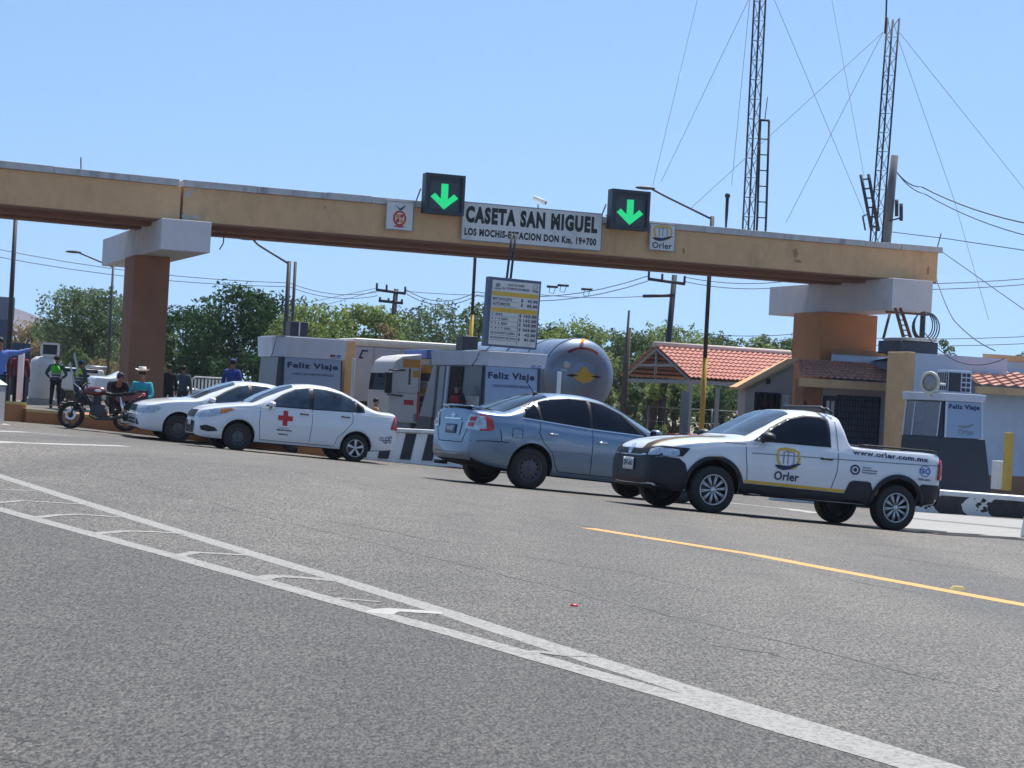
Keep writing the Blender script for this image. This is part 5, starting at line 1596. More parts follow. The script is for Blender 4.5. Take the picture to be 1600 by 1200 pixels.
c.patch('rear_window', [[(3.10, -.60), (3.15, 0), (3.10, .60), (2.75, .57), (2.33, .50), (2.28, 0), (2.33, -.50), (2.75, -.57)]], M['glass'], axis='top')
c.patch('window_rubber', [[(.66, .975), (1.7, .995), (2.86, 1.055), (2.83, 1.21), (2.70, 1.29), (2.35, 1.385), (2.0, 1.43), (1.70, 1.435), (1.40, 1.40), (1.05, 1.265)]], M['black'], sides=SB, e=.004)
c.patch('front_side_window', [[(.80, .995), (1.64, 1.01), (1.64, 1.41), (1.42, 1.385), (1.10, 1.265)]], M['glass'], sides=SB, e=.009)
c.patch('rear_side_window', [[(1.70, 1.012), (2.50, 1.045), (2.56, 1.31), (2.34, 1.37), (2.0, 1.415), (1.70, 1.415)]], M['glass'], sides=SB, e=.009)
c.patch('quarter_window', [[(2.56, 1.05), (2.82, 1.07), (2.795, 1.20), (2.69, 1.27), (2.61, 1.295)]], M['glass'], sides=SB, e=.009)
c.seam('window_trim', [[(.64, .972), (1.7, .990), (2.88, 1.048)]], w=.018, m=M['chrome'], e=.008)
c.seam('door_seam', [[(.42, .92), (.44, .60), (.50, .32)], [(1.67, .99), (1.67, .6), (1.66, .29)], [(2.56, 1.03), (2.60, .86), (2.52, .72), (2.36, .58), (2.28, .40), (2.22, .30)], [(.5, .29), (2.22, .30)]])
c.seam('bumper_seam', [[(3.62, .63), (3.40, .655), (3.20, .66), (3.09, .66)], [(3.20, .66), (3.24, .84)]], w=.012)
c.seam('fuel_flap', [[(2.88, .88), (3.04, .885), (3.04, .75), (2.88, .745), (2.88, .88)]], w=.007)
c.seam('side_moulding', [[(.55, .57), (2.30, .61)]], w=.02, m=M['greyv'])
for sg in SB:
    tl = c.patch('tail_light', [[(3.33, .84), (3.38, .80), (3.54, .79), (3.54, 1.03), (3.46, 1.03), (3.36, .97)]], M['red'], sides=(sg,), e=.010)
    c.patch('clear_lens', [[(3.45, .83), (3.54, .82), (3.54, 1.0), (3.46, 1.01)]], M['lens'], sides=(sg,), e=.014, parent=tl)
    tr = c.patch('tail_light', [[(sg * .46, .815), (sg * .76, .795), (sg * .74, 1.02), (sg * .54, 1.03)]], M['lens'], axis='rear', e=.012)
    c.patch('red_lens', [[(sg * .57, .93), (sg * .70, .93), (sg * .70, .99), (sg * .58, .99)], [(sg * .54, .845), (sg * .68, .845), (sg * .69, .905), (sg * .55, .905)]], M['red'], axis='rear', e=.017, parent=tr)
c.seam('boot_seam', [[(-.60, 1.02), (-.52, .80), (-.40, .60), (.40, .60), (.52, .80), (.60, 1.02)]], w=.012, axis='rear', sides=(1,))
c.patch('plate_recess', [[(-.30, .70), (.30, .70), (.33, .90), (-.33, .90)]], M['carsilver'], axis='rear', e=.010)
pl = c.patch('licence_plate', [[(-.17, .72), (.17, .72), (.17, .86), (-.17, .86)]], M['bluegrey'], axis='rear', e=.022, thick=.004)
c.text('plate_lettering', 'W-857', -.12, .12, .76, .83, M['signw'], flip=False, axis='rear', e=.031, bold=.05, parent=pl)
c.patch('chrome_strip', [[(-.28, .935), (.28, .935), (.27, .955), (-.27, .955)]], M['chrome'], axis='rear', e=.016)
v_, f_ = ring2d(0, 1.0, .05, .035, .010); c.patch('badge', [(v_, f_), [(-.065, .993), (.065, .993), (.065, 1.007), (-.065, 1.007)]], M['chrome'], axis='rear', e=.016)
mb = MB()
mb.prism([(3.36, 1.125), (3.46, 1.150), (3.60, 1.158), (3.605, 1.142), (3.52, 1.125), (3.38, 1.112)], -.50, .50, 'y', smooth=True)
mb.box(3.46, 3.52, -.46, -.40, 1.09, 1.14); mb.box(3.46, 3.52, .40, .46, 1.09, 1.14)
mb.build('spoiler', M['carsilver'], c.root, bevel=.006)
c.patch('lower_valance', [[(-.60, .35), (.60, .35), (.66, .45), (-.66, .45)]], M['greyv'], axis='rear', e=.006)
mb = MB(); mb.tube([(3.45, -.45, .27), (3.66, -.45, .27)], .03, 10); mb.build('exhaust', M['darksteel'], c.root)
mb = MB(); mb.tube([(2.25, 0, 1.455), (2.32, 0, 1.48)], .02, 6); mb.tube([(2.30, 0, 1.475), (2.48, 0, 1.66)], .006, 5); mb.build('antenna', M['black'], c.root)
c.handles([(1.50, .80), (2.36, .85)], M['chrome'])
for sg in SB:
    h, _ = c.hit((2.96, .80), 'side', sg)
c.mirror(.62, .98, M['carsilver'])
for sg in SB:
    c.patch('headlight', [[(-.80, .62), (-.50, .66), (-.40, .78), (-.55, .80), (-.75, .74)]], M['lens'], sides=(sg,), e=.010)
c.patch('grille', [[(-.40, .58), (.40, .58), (.42, .68), (-.42, .68)]], M['black'], axis='front', e=.01)
c.wheels('steel', M['steelw'], .205, wid=.205)
a_s = R(27)
g = G(820, 763.5)
xd, yd = Vector((-math.cos(a_s), -math.sin(a_s), 0)), Vector((math.sin(a_s), -math.cos(a_s), 0))
org = g - xd * 2.685 - yd * (1.52 / 2)
c.place(org, a_s + PI)

# ---------- white saloon with the red cross
def aveo_parts(c, grille_low=True):
    c.patch('windscreen', [[(.26, -.60), (.20, 0), (.26, .60), (.70, .575), (1.10, .50), (1.16, 0), (1.10, -.50), (.70, -.575)]], M['glass2'], axis='top')
    c.patch('rear_window', [[(2.84, -.56), (2.90, 0), (2.84, .56), (2.55, .53), (2.22, .48), (2.18, 0), (2.22, -.48), (2.55, -.53)]], M['glass'], axis='top')
P = dict(x0=-.83, x1=3.401, wb=2.48, wr=.288, track=1.45, arch=.335, shoulder=.06, tum=.235, n=100,
    top=[(-.83, .60), (-.80, .70), (-.70, .80), (-.4, .89), (0, .965), (.20, 1.0), (.60, 1.22), (.95, 1.385), (1.25, 1.475), (1.55, 1.505), (1.85, 1.495), (2.15, 1.435), (2.45, 1.325), (2.75, 1.175), (2.92, 1.11), (3.057, 1.09), (3.298, 1.085), (3.364, 1.06), (3.387, .98), (3.401, .70)],
    belt=[(-.83, .52), (-.6, .74), (-.2, .86), (.3, .925), (1.5, .965), (2.6, 1.0), (3.15, 1.01), (3.354, .98), (3.401, .62)],
    bot=[(-.83, .26), (-.75, .21), (-.4, .19), (0, .19), (1.3, .20), (2.5, .215), (3.057, .26), (3.317, .30), (3.401, .36)],
    wid=[(-.83, .46), (-.78, .60), (-.65, .72), (-.4, .80), (0, .842), (.5, .853), (2.4, .853), (2.9, .835), (3.15, .79), (3.317, .72), (3.382, .64), (3.401, .58)])
c = saloon('sedan', 'white sedan with a red cross on its front door, on the left', P, M['carwhite'], None)
aveo_parts(c)
c.patch('window_rubber', [[(.50, .955), (1.5, .98), (2.62, 1.02), (2.60, 1.14), (2.42, 1.27), (2.15, 1.37), (1.8, 1.43), (1.45, 1.43), (1.15, 1.37), (.85, 1.22)]], M['black'], sides=SB, e=.004)
c.patch('front_side_window', [[(.66, .98), (1.42, 1.0), (1.42, 1.405), (1.18, 1.355), (.90, 1.215)]], M['glass2'], sides=SB, e=.009)
c.patch('rear_side_window', [[(1.52, 1.0), (2.38, 1.03), (2.42, 1.23), (2.13, 1.35), (1.8, 1.405), (1.52, 1.41)]], M['glass2'], sides=SB, e=.009)
c.patch('quarter_window', [[(2.44, 1.035), (2.57, 1.04), (2.555, 1.12), (2.46, 1.21)]], M['glass'], sides=SB, e=.009)
c.seam('door_seam', [[(.40, .93), (.40, .60), (.44, .28)], [(1.50, .98), (1.50, .6), (1.47, .26)], [(2.36, 1.02), (2.36, .80), (2.22, .62), (2.06, .45), (2.02, .28)], [(.44, .27), (2.02, .28)]])
c.seam('shoulder_crease', [[(-.1, .88), (.4, .90), (1.5, .925), (2.6, .955), (3.243, .965)]], w=.012, m=M['greyv'])
c.patch('arch_lip', [archrim(0, .337, .365, 5, 160), archrim(2.48, .337, .365, 5, 175)], M['carwhite'], sides=SB, e=.014, thick=.014)
c.handles([(1.32, .87), (2.20, .90)], M['blackp'])
c.mirror(.62, .955, M['carwhite'])
for sg in SB:
    tl = c.patch('tail_light', [[(3.205, .74), (3.373, .72), (3.387, .98), (3.336, 1.03), (3.28, 1.0)]], M['red'], sides=(sg,), e=.010, thick=.01)
    hlx = c.patch('headlight', [[(-.78, .60), (-.58, .635), (-.28, .74), (-.12, .82), (-.20, .84), (-.50, .80), (-.72, .74)]], M['lens'], sides=(sg,), e=.010)
    c.patch('indicator', [[(-.42, .70), (-.28, .745), (-.13, .818), (-.20, .835), (-.40, .80)]], M['amber'], sides=(sg,), e=.014, parent=hlx)
    c.patch('headlight', [[(sg * .40, .615), (sg * .62, .605), (sg * .68, .75), (sg * .50, .735)]], M['lens'], axis='front', e=.010)
    c.patch('fog_recess', [[(-.74, .35), (-.60, .33), (-.42, .36), (-.50, .43), (-.66, .46), (-.76, .43)]], M['blackp'], sides=(sg,), e=.008)
c.patch('upper_grille', [[(-.30, .60), (.30, .60), (.34, .75), (-.34, .75)]], M['black'], axis='front', e=.01)
c.patch('lower_grille', [[(-.36, .28), (.36, .28), (.40, .52), (.28, .52), (.26, .40), (-.26, .40), (-.28, .52), (-.40, .52)]], M['black'], axis='front', e=.01)
c.patch('licence_plate', [[(-.15, .43), (.15, .43), (.15, .56), (-.15, .56)]], M['signw'], axis='front', e=.02, thick=.004)
# red cross on a small white square, with caption
c.patch('red_cross', [[(.88, .595), (.98, .595), (.98, .90), (.88, .90)], [(.98, .70), (1.085, .70), (1.085, .80), (.98, .80)], [(.775, .70), (.88, .70), (.88, .80), (.775, .80)]], M['redp'], sides=(-1,), e=.008)
c.text('cross_caption', 'CRUZ ROJA', .79, 1.03, .535, .56, M['greyv'], bold=.03)
c.text('cross_caption', 'MEXICANA', .77, 1.09, .488, .522, M['black'], bold=.05)
c.text('cross_caption', 'EMERG', .82, 1.02, .405, .435, M['black'], bold=.04)
rp = []
for (dx, dz, r_) in ((0, .045, .042), (.075, .0, .034), (.13, .06, .048), (.20, .01, .040), (.21, .095, .034), (.115, -.02, .030)):
    rp.append(ring2d(3.02 + dx, .48 + dz, r_, r_ * .9, .013, n=14))
c.patch('ring_logo', rp, M['text_navy'], sides=(-1,), e=.009, cell=.2)
c.wheels('five', M['alloy'], .185, wid=.18, front_kind='steel', front_m=M['steelw'])
a_w = R(21)
o_, _ = near_front(368, 703.5, a_w, 1.45)
c.place(o_, a_w)
# ---------- older white saloon just behind it
P2 = dict(P)
P2.update(x0=-.86, x1=3.60, wb=2.60, wr=.30, arch=.345, shoulder=.05,
    top=[(-.86, .58), (-.84, .68), (-.72, .77), (-.4, .86), (0, .93), (.28, .965), (.70, 1.17), (1.1, 1.34), (1.4, 1.43), (1.7, 1.445), (2.0, 1.435), (2.3, 1.38), (2.6, 1.27), (2.9, 1.10), (3.05, 1.05), (3.5, 1.03), (3.58, .98), (3.60, .70)],
    belt=[(-.86, .50), (-.6, .70), (-.2, .82), (.3, .88), (1.5, .92), (2.6, .95), (3.4, .96), (3.60, .62)],
    bot=[(-.86, .24), (-.75, .20), (-.4, .18), (1.3, .19), (3.1, .24), (3.60, .34)],
    wid=[(-.86, .50), (-.82, .62), (-.68, .74), (-.4, .81), (0, .845), (.5, .86), (2.8, .855), (3.3, .80), (3.5, .72), (3.60, .60)])
c = saloon('sedan', 'older white sedan, mostly hidden behind the sedan with the red cross', P2, M['carwhite'], None)
c.patch('windscreen', [[(.36, -.60), (.30, 0), (.36, .60), (.80, .575), (1.20, .50), (1.26, 0), (1.20, -.50), (.80, -.575)]], M['glass2'], axis='top')
c.patch('window_rubber', [[(.56, .91), (1.5, .935), (2.72, .97), (2.60, 1.15), (2.3, 1.30), (1.9, 1.375), (1.5, 1.375), (1.25, 1.32), (.95, 1.17)]], M['black'], sides=SB, e=.004)
c.patch('front_side_window', [[(.72, .935), (1.48, .955), (1.48, 1.355), (1.28, 1.30), (1.0, 1.165)]], M['glass2'], sides=SB, e=.009)
c.patch('rear_side_window', [[(1.56, .955), (2.58, .985), (2.5, 1.15), (2.25, 1.285), (1.9, 1.355), (1.56, 1.36)]], M['glass2'], sides=SB, e=.009)
c.seam('door_seam', [[(.44, .88), (.44, .60), (.48, .28)], [(1.52, .93), (1.52, .6), (1.50, .26)], [(.48, .27), (2.1, .28)]])
for sg in SB:
    hlx = c.patch('headlight', [[(-.80, .56), (-.50, .58), (-.40, .70), (-.50, .745), (-.74, .72)]], M['lens'], sides=(sg,), e=.010)
    c.patch('headlight', [[(sg * .36, .57), (sg * .66, .56), (sg * .68, .73), (sg * .44, .715)]], M['lens'], axis='front', e=.010)
    c.patch('fog_recess', [[(sg * .50, .30), (sg * .62, .30), (sg * .54, .42), (sg * .50, .42)]], M['blackp'], axis='front', e=.01)
    for zz in (.31, .385): c.patch('bumper_slot', [[(-.40, zz), (.40, zz), (.40, zz + .045), (-.40, zz + .045)]], M['blackp'], axis='front', e=.01) if sg < 0 else None
c.patch('upper_grille', [[(-.30, .575), (.30, .575), (.33, .71), (-.33, .71)]], M['black'], axis='front', e=.01)
c.patch('bumper_lip', [[(-.5, .50), (.5, .50), (.5, .535), (-.5, .535)]], M['carwhite'], axis='front', e=.03, thick=.02)
c.mirror(.66, .92, M['carwhite'])
c.wheels('steel', M['steelw'], .19, wid=.185)
a_w2 = R(21)
g = G(275, 690.5)
o_ = g + uv(a_w2)[1] * .72
c.place(o_, a_w2)
# ------------------------------------------------------------------ trees
def leaf_cluster(vs, fs, c, r, n, size, rnd, flat=0.8):
    for _ in range(n):
        while True:
            d = Vector((rnd.uniform(-1, 1), rnd.uniform(-1, 1), rnd.uniform(-1, 1)))
            if 0.05 < d.length < 1: break
        k = d.length
        d.normalize()
        p = Vector(c) + Vector((d.x * r, d.y * r, d.z * r * flat)) * (k ** 0.45)
        nrm = (d * .7 + Vector((rnd.uniform(-1, 1), rnd.uniform(-1, 1), rnd.uniform(-.3, 1)))).normalized()
        a = nrm.cross(Vector((rnd.uniform(-1, 1), rnd.uniform(-1, 1), rnd.uniform(-1, 1)))).normalized()
        b = nrm.cross(a)
        s_ = size * rnd.uniform(.55, 1.35)
        w = s_ * rnd.uniform(.45, .8)
        k0 = len(vs)
        vs += [p - a * s_ * .5, p + b * w * .5 - a * s_ * .05, p + a * s_ * .5, p - b * w * .5 + a * s_ * .1]
        fs.append((k0, k0 + 1, k0 + 2, k0 + 3))
def tree(name, label, cat, px, pyt, pxw, D, m, seed, n=26, leaves=130, size=.26, flat=.8, trunk_h=.3, top_sparse=True, group='trees behind the toll plaza', blobs=None, trunks=1, pyb=None, r0=None):
    """px, pyt = crown middle and top in the photo; pxw = crown width in photo pixels"""
    rnd = random.Random(seed); size *= .74; leaves = int(leaves * 1.6)
    top = at(px, pyt, D)
    g = gz(top.x, top.y)
    H = top.z - g
    W = pxw * D / F
    t = thing(name, label, cat, (top.x, top.y, g), rnd.uniform(0, 6), group)
    vs, fs = [], []
    cz0 = H * trunk_h
    lim = []
    for i in range(n):
        a = rnd.uniform(0, 2 * PI); q = rnd.random() ** .55
        zz = rnd.random()
        # dome shaped envelope
        rad = W / 2 * math.sqrt(max(.05, 1 - (max(0, zz - .25) / .80) ** 2)) * (.65 + .35 * min(1, zz * 3 + .2))
        x, y = math.cos(a) * q * rad, math.sin(a) * q * rad
        z = cz0 + (H - cz0) * (zz * .90 + .02)
        r = (r0 or W * .14) * rnd.uniform(.6, 1.25)
        r = min(r, (H - z) * .95 + .15)
        lim.append((x, y, z, r))
        leaf_cluster(vs, fs, (x, y, z), r, int(leaves * (r / (W * .14)) ** 1.5) + 8, size, rnd, flat)
        for k in range(3):      # loose sprigs outside the clump
            d = Vector((rnd.uniform(-1, 1), rnd.uniform(-1, 1), rnd.uniform(-.4, 1))).normalized()
            leaf_cluster(vs, fs, Vector((x, y, z)) + d * r * 1.15, r * .3, 9, size * .85, rnd, 1)
    me = bpy.data.meshes.new('crown')
    me.from_pydata([tuple(v) for v in vs], [], fs)
    me.materials.append(m)
    mesh_obj('crown', me, t)
    mb = MB()
    for k in range(trunks):
        a = rnd.uniform(0, 6.28); off = Vector((math.cos(a), math.sin(a), 0)) * (W * .08 * (trunks > 1))
        tr = H * .020 + .08
        fork = Vector((rnd.uniform(-.3, .3), rnd.uniform(-.3, .3), H * max(.22, trunk_h * .8))) + off * 1.6
        mb.tube([off, off * 1.2 + Vector((.05, 0, fork.z * .5)), fork], tr, 8, radii=[tr * 1.25, tr, tr * .8])
        for (x, y, z, r) in rnd.sample(lim, min(7, len(lim))):
            e = Vector((x, y, z))
            mid = fork.lerp(e, .5) + Vector((rnd.uniform(-.2, .2), rnd.uniform(-.2, .2), rnd.uniform(-.1, .3)))
            mb.tube([fork, mid, e], .05, 6, radii=[tr * .6, tr * .4, tr * .12])
    mb.build('trunk', M['bark'], t)
    return t
TR = [
 ('tree', 'pale green loose-crowned tree left of the brown pillar', 142, 452, 165, 92, L_light, 90, 62, .22),
 ('tree', 'dull green tree seen on both sides of the brown left pillar', 205, 466, 170, 98, L_mid, 64, 60, .22),
 ('shrub', 'low dusty shrub under the hill at the left edge', 45, 500, 90, 110, L_dry, 24, 60, .22),
 ('tree', 'large dark green tree right of the brown pillar, the tallest crown', 372, 443, 175, 88, L_dark, 70, 75, .24),
 ('tree', 'dark tree filling the gap between the brown pillar and the largest crown', 295, 472, 120, 94, L_dark, 40, 70, .24),
 ('tree', 'dark spreading tree at the right flank of the largest crown', 436, 462, 130, 90, L_dark, 44, 60, .24),
 ('tree', 'yellow-green tree above the left booth roof', 495, 472, 150, 84, L_yel, 64, 70, .22),
 ('tree', 'yellow-green tree left of the twin-armed power pole, above the trailer', 575, 476, 140, 86, L_yel, 60, 70, .22),
 ('shrub', 'dry straw-coloured shrub rising behind the trailer roof', 605, 500, 60, 82, L_dry, 20, 60, .20),
 ('tree', 'green airy tree left of the slim pole by the tariff board', 690, 473, 150, 92, L_light, 66, 44, .22),
 ('tree', 'mid-green tree right behind the tariff board', 758, 470, 120, 94, L_mid, 50, 50, .22),
 ('tree', 'pale bushy tree directly above the tanker', 905, 500, 150, 90, L_yel, 70, 60, .22),
 ('tree', 'olive tree between the tanker and the broken wooden post', 985, 512, 120, 96, L_mid, 46, 60, .22),
 ('tree', 'olive bushy tree behind the front end of the salmon roof', 1055, 508, 150, 98, L_yel, 60, 60, .22),
 ('tree', 'sparse tree peeping over the salmon roof beside the right pillar', 1228, 509, 90, 94, L_mid, 36, 42, .22),
 ('tree', 'thin-crowned tree low behind the flat roof of the white building', 1483, 524, 60, 98, L_mid, 22, 40, .20),
 ('tree', 'small tree top at the right edge above the tiled eave', 1600, 541, 50, 100, L_mid, 20, 40, .20),
 ('tree', 'low leafy tree between the yellow-footed pole and the gable house', 1135, 522, 110, 100, L_mid, 36, 50, .22),
]
for i, (nm, lab, px, pyt, pxw, D, m, n, lv, sz) in enumerate(TR):
    tree(nm, lab, 'tree' if nm == 'tree' else 'shrub', px, pyt, pxw, D, m, 11 + i, n, lv, sz)
for i, (px, pyt, pxw, m, lab) in enumerate([(640, 486, 130, L_mid, 'far green tree filling the gap between the yellow-green trees and the slim pole'), (868, 512, 110, L_mid, 'far green tree just right of the tariff board'),
        (945, 514, 110, L_light, 'far pale tree behind the tanker top'), (1010, 516, 120, L_light, 'far pale tree at the left end of the salmon roof'), (1105, 520, 120, L_mid, 'far green tree behind the middle of the salmon roof'), (1180, 520, 100, L_yel, 'far yellowish tree behind the right end of the salmon roof'),
        (240, 490, 120, L_mid, 'far green tree seen low behind the brown left pillar'), (90, 505, 110, L_mid, 'far low green tree at the foot of the hill')]):
    tree('tree', lab, 'tree', px, pyt, pxw, 108, m, 400 + i, 44, 60, .26)
# undergrowth at eye level: things between the trees and the plaza
UG = [
 (118, 545, 90, 88, L_mid, 'dusty olive bush behind the traffic officer'), (60, 535, 80, 95, L_dry, 'dry bush behind the white tank at the left'),
 (170, 560, 80, 86, L_dry, 'brownish bush behind the red motorcycle'), (300, 560, 90, 86, L_dark, 'dark bush right of the brown pillar behind the parked car'),
 (385, 550, 110, 84, L_dark, 'dark bush behind the man in royal blue'),
 (985, 600, 60, 80, L_light, 'pale green bush under the left post of the shelter'), (1025, 592, 70, 84, L_yel, 'yellowish bush in the middle under the shelter'),
 (1060, 600, 60, 86, L_mid, 'green bush at the right end under the shelter roof'), (1120, 598, 80, 84, L_dark, 'shaded bush behind the yellow-footed pole'),
 (940, 560, 70, 86, L_mid, 'leafy bush beside the right flank of the tanker')]
for i, (px, pyt, pxw, D, m, lab) in enumerate(UG):
    tree('bush', lab, 'bush', px, pyt, pxw, D, m, 200 + i, 22, 60, .20, trunk_h=.05, group='bushes behind the toll plaza', trunks=2)
# far hedge of scrub closing the horizon
vs, fs = [], []
rnd = random.Random(5)
for i in range(520):
    x = -60 + 160 * i / 520 + rnd.uniform(-.3, .3)
    y = 118 + rnd.uniform(-4, 4)
    leaf_cluster(vs, fs, (x, y, gz(x, y) + rnd.uniform(.6, 3.0)), rnd.uniform(.8, 1.5), 34, .42, rnd, .8)
me = bpy.data.meshes.new('scrub'); me.from_pydata([tuple(v) for v in vs], [], fs); me.materials.append(L_mid)
tag(mesh_obj('scrub', me), 'continuous belt of green scrub closing the view behind the toll plaza', 'scrub', kind='stuff')
# hill
mb = MB()
prof = [(-330, 505), (-250, 470), (-150, 455), (-60, 462), (18, 480), (40, 487), (60, 496), (90, 508), (130, 525), (170, 545), (260, 580), (420, 604)]
P_ = [at(px, py, 900) for px, py in prof]
vs = [tuple(p) for p in P_] + [(p.x, 620, -8) for p in P_] + [(p.x + 40, 1300, -8) for p in P_]
n = len(P_)
mb.add(vs, [(n + i, n + i + 1, i + 1, i) for i in range(n - 1)] + [(i, i + 1, 2 * n + i + 1, 2 * n + i) for i in range(n - 1)])
tag(mb.build('hill', M['hill']), kind='structure')

# ------------------------------------------------------------------ masts, poles and wires
def lattice(label, name, pts_b, pts_t, D, w, cat='mast', seg=.6, whip=None):
    """three-legged guyed mast from base to top pixels"""
    b, tp = at(*pts_b, D), at(*pts_t, D)
    g = ztop
    tp = b + (tp - b)
    d0 = (tp - b)
    b0 = b - d0 * ((b.z - g) / d0.z)
    t = thing(name, label, cat, b0)
    T = tp - b0
    L = T.length
    ex, ey = Vector((1, 0, 0)), Vector((0, 1, 0))
    off = [ex * (-w / 2), ex * (w * .08) + ey * w * .7, ex * (w / 2)]
    mb = MB()
    for o_ in off: mb.tube([o_, T + o_], .032, 6)
    mb.build('leg', M['maststeel'], t)
    mb = MB()
    n = int(L / seg)
    for i in range(n):
        f0, f1 = i / n, (i + 1) / n
        for k in range(3):
            a, c_ = off[k], off[(k + 1) % 3]
            if i % 2: a, c_ = c_, a
            mb.tube([T * f0 + a, T * f1 + c_], .011, 4, cap=False)
            if k != 1: mb.tube([T * f0 + off[k], T * f0 + off[(k + 1) % 3]], .009, 4, cap=False)
    mb.build('bracing', M['maststeel'], t)
    if whip:
        mb = MB(); q = at(whip[0], whip[1], D) - b0
        mb.tube([T * .93 + off[0] + Vector((-.05, 0, 0)), T + off[0] + Vector((-.05, 0, 0)), q], .03, 6); mb.build('whip', M['maststeel'], t)
    return t, b0, T
t1, b1, T1 = lattice('tall lattice mast left of the ladder mast, running out of the top', 'lattice_mast', (1170, 343), (1192, -90), 62.6, .36)
t2, b2, T2 = lattice('lattice mast with a whip on top, rising behind the right end of the beam', 'lattice_mast', (1370, 362), (1396, 28), 64.0, .38, whip=(1386, -30))
# ladder mast
a, b = at(1190, 345, 63), at(1195, 188, 63)
t = thing('ladder_mast', 'shorter ladder-like mast just right of the tall lattice mast', 'mast', a - Vector((0, 0, a.z - ztop)))
T = b - a; base = max(.02, a.z - ztop)
mb = MB()
for s_ in (-.14, .14): mb.tube([(s_, 0, 0), (s_, 0, base), (s_ + T.x, 0, base + T.z)], .04, 6)
mb.build('rail', M['maststeel'], t)
mb = MB()
for k in range(14):
    z = base + .1 + k * .50
    if z < base + T.z - .1: mb.tube([(-.14 + T.x * max(0, z - base) / T.z, 0, z), (.14 + T.x * max(0, z - base) / T.z, 0, z)], .022, 6)
mb.tube([(-.14 + T.x, 0, base + T.z), (.14 + T.x, 0, base + T.z)], .04, 6)
mb.build('rung', M['maststeel'], t)
mb = MB(); mb.tube([(T.x, 0, base + T.z), (T.x + .05, 0, base + T.z + .75)], .015, 5); mb.build('tip', M['maststeel'], t)
# short ladder leaning on the second mast
t = thing('ladder', 'dark ladder leaning left against the right lattice mast above the beam', 'ladder', (0, 0, 0))
a0, a1, c0, c1 = at(1345, 273, 63.6), at(1362, 361, 63.6), at(1357, 272, 63.6), at(1373, 361, 63.6)
t.location = a1
mb = MB()
for p, q in ((a0, a1), (c0, c1)): mb.tube([p - a1, q - a1], .055, 6)
mb.build('side_rail', M['maststeel'], t)
mb = MB()
for k in range(6):
    f_ = (k + .5) / 6; mb.tube([a0.lerp(a1, f_) - a1, c0.lerp(c1, f_) - a1], .03, 6)
mb.build('rung', M['maststeel'], t)
a = at(1386, 360, 64.6)
b = at(1398, 243, 64.6)
d = b - a; g = ztop; b0 = a - d * ((a.z - g) / d.z)
t = thing('utility_pole', 'thick grey leaning utility pole right of the right lattice mast', 'utility pole', b0, 0, 'power poles')
mb = MB(); mb.tube([(0, 0, 0), b - b0], .14, 10, radii=[.17, .12]); mb.build('pole', mat('grey_concrete_pole', (.15, .155, .17), .8), t)
mb = MB()
for (px, y0, y1) in ((1401, 312, 338), (1408, 318, 345)): mb.tube([at(px, y0, 64.4) - b0, at(px, y1, 64.4) - b0], .06, 8)
mb.tube([at(1390, 345, 64.4) - b0, at(1409, 340, 64.4) - b0], .03, 6)
mb.build('fuse', M['maststeel'], t)
mb = MB(); mb.tube([at(1348, 338, 64.4) - b0, at(1355, 335, 64.4) - b0, at(1362, 345, 64.4) - b0], .03, 6); mb.tube([at(1348, 338, 64.4) - b0, at(1352, 360, 64.4) - b0], .03, 6); mb.build('bracket', M['maststeel'], t)
# wooden power poles with two crossarms
def power_pole(px, pyt, D, arms, label, lean=(0, 0)):
    top = at(px, pyt, D); g = gz(top.x, top.y)
    t = thing('power_pole', label, 'power pole', (top.x, top.y, g), 0, 'power poles')
    H = top.z - g
    mb = MB(); mb.tube([(0, 0, 0), (lean[0], 0, H)], .13, 8, radii=[.17, .11]); mb.build('pole', M['maststeel'], t)
    for (x0, x1, y0, y1, pins) in arms:
        a, b = at(x0, y0, D) - Vector((top.x, top.y, g)), at(x1, y1, D) - Vector((top.x, top.y, g))
        mb = MB(); mb.tube([a + Vector((0, -.15, 0)), b + Vector((0, -.15, 0))], .075, 6)
        arm = mb.build('crossarm', M['maststeel'], t)
        mb = MB()
        for (f_, h_) in pins:
            p = a.lerp(b, f_) + Vector((0, -.15, 0))
            mb.tube([p, p + Vector((0, 0, h_))], .055, 6)
        mb.build('insulator', M['maststeel'], arm)
    return t
power_pole(609, 451, 92, [(588, 634, 453, 459, [(.02, .32), (.35, .30), (.98, .32)]), (592, 630, 470, 474, [(.05, .18), (.4, .16), (.95, .18)])], 'distant dark power pole with two crossarms left of the tariff board', (.3, 0))
power_pole(1043, 429, 84, [(1012, 1070, 436, 444, [(.02, .36), (.38, .30), (.98, .34)]), (1004, 1053, 463, 462, [])], 'distant dark power pole with crossarms above the salmon roof', (.3, 0))
# broken wooden post left of the shelter
top = at(983, 485, 74); g = gz(top.x, top.y)
mb = MB(); mb.tube([(-.12, 0, 0), (-.05, 0, 3.2), (0, 0, top.z - g)], .1, 8, radii=[.10, .07, .04]); mb.tube([(.0, .1, 0), (.05, .1, at(984, 512, 74).z - g)], .075, 8)
tag(mb.build('wooden_post', M['wood'], loc=(top.x, top.y, g)), 'dark broken wooden post standing left of the tiled shelter', 'post')

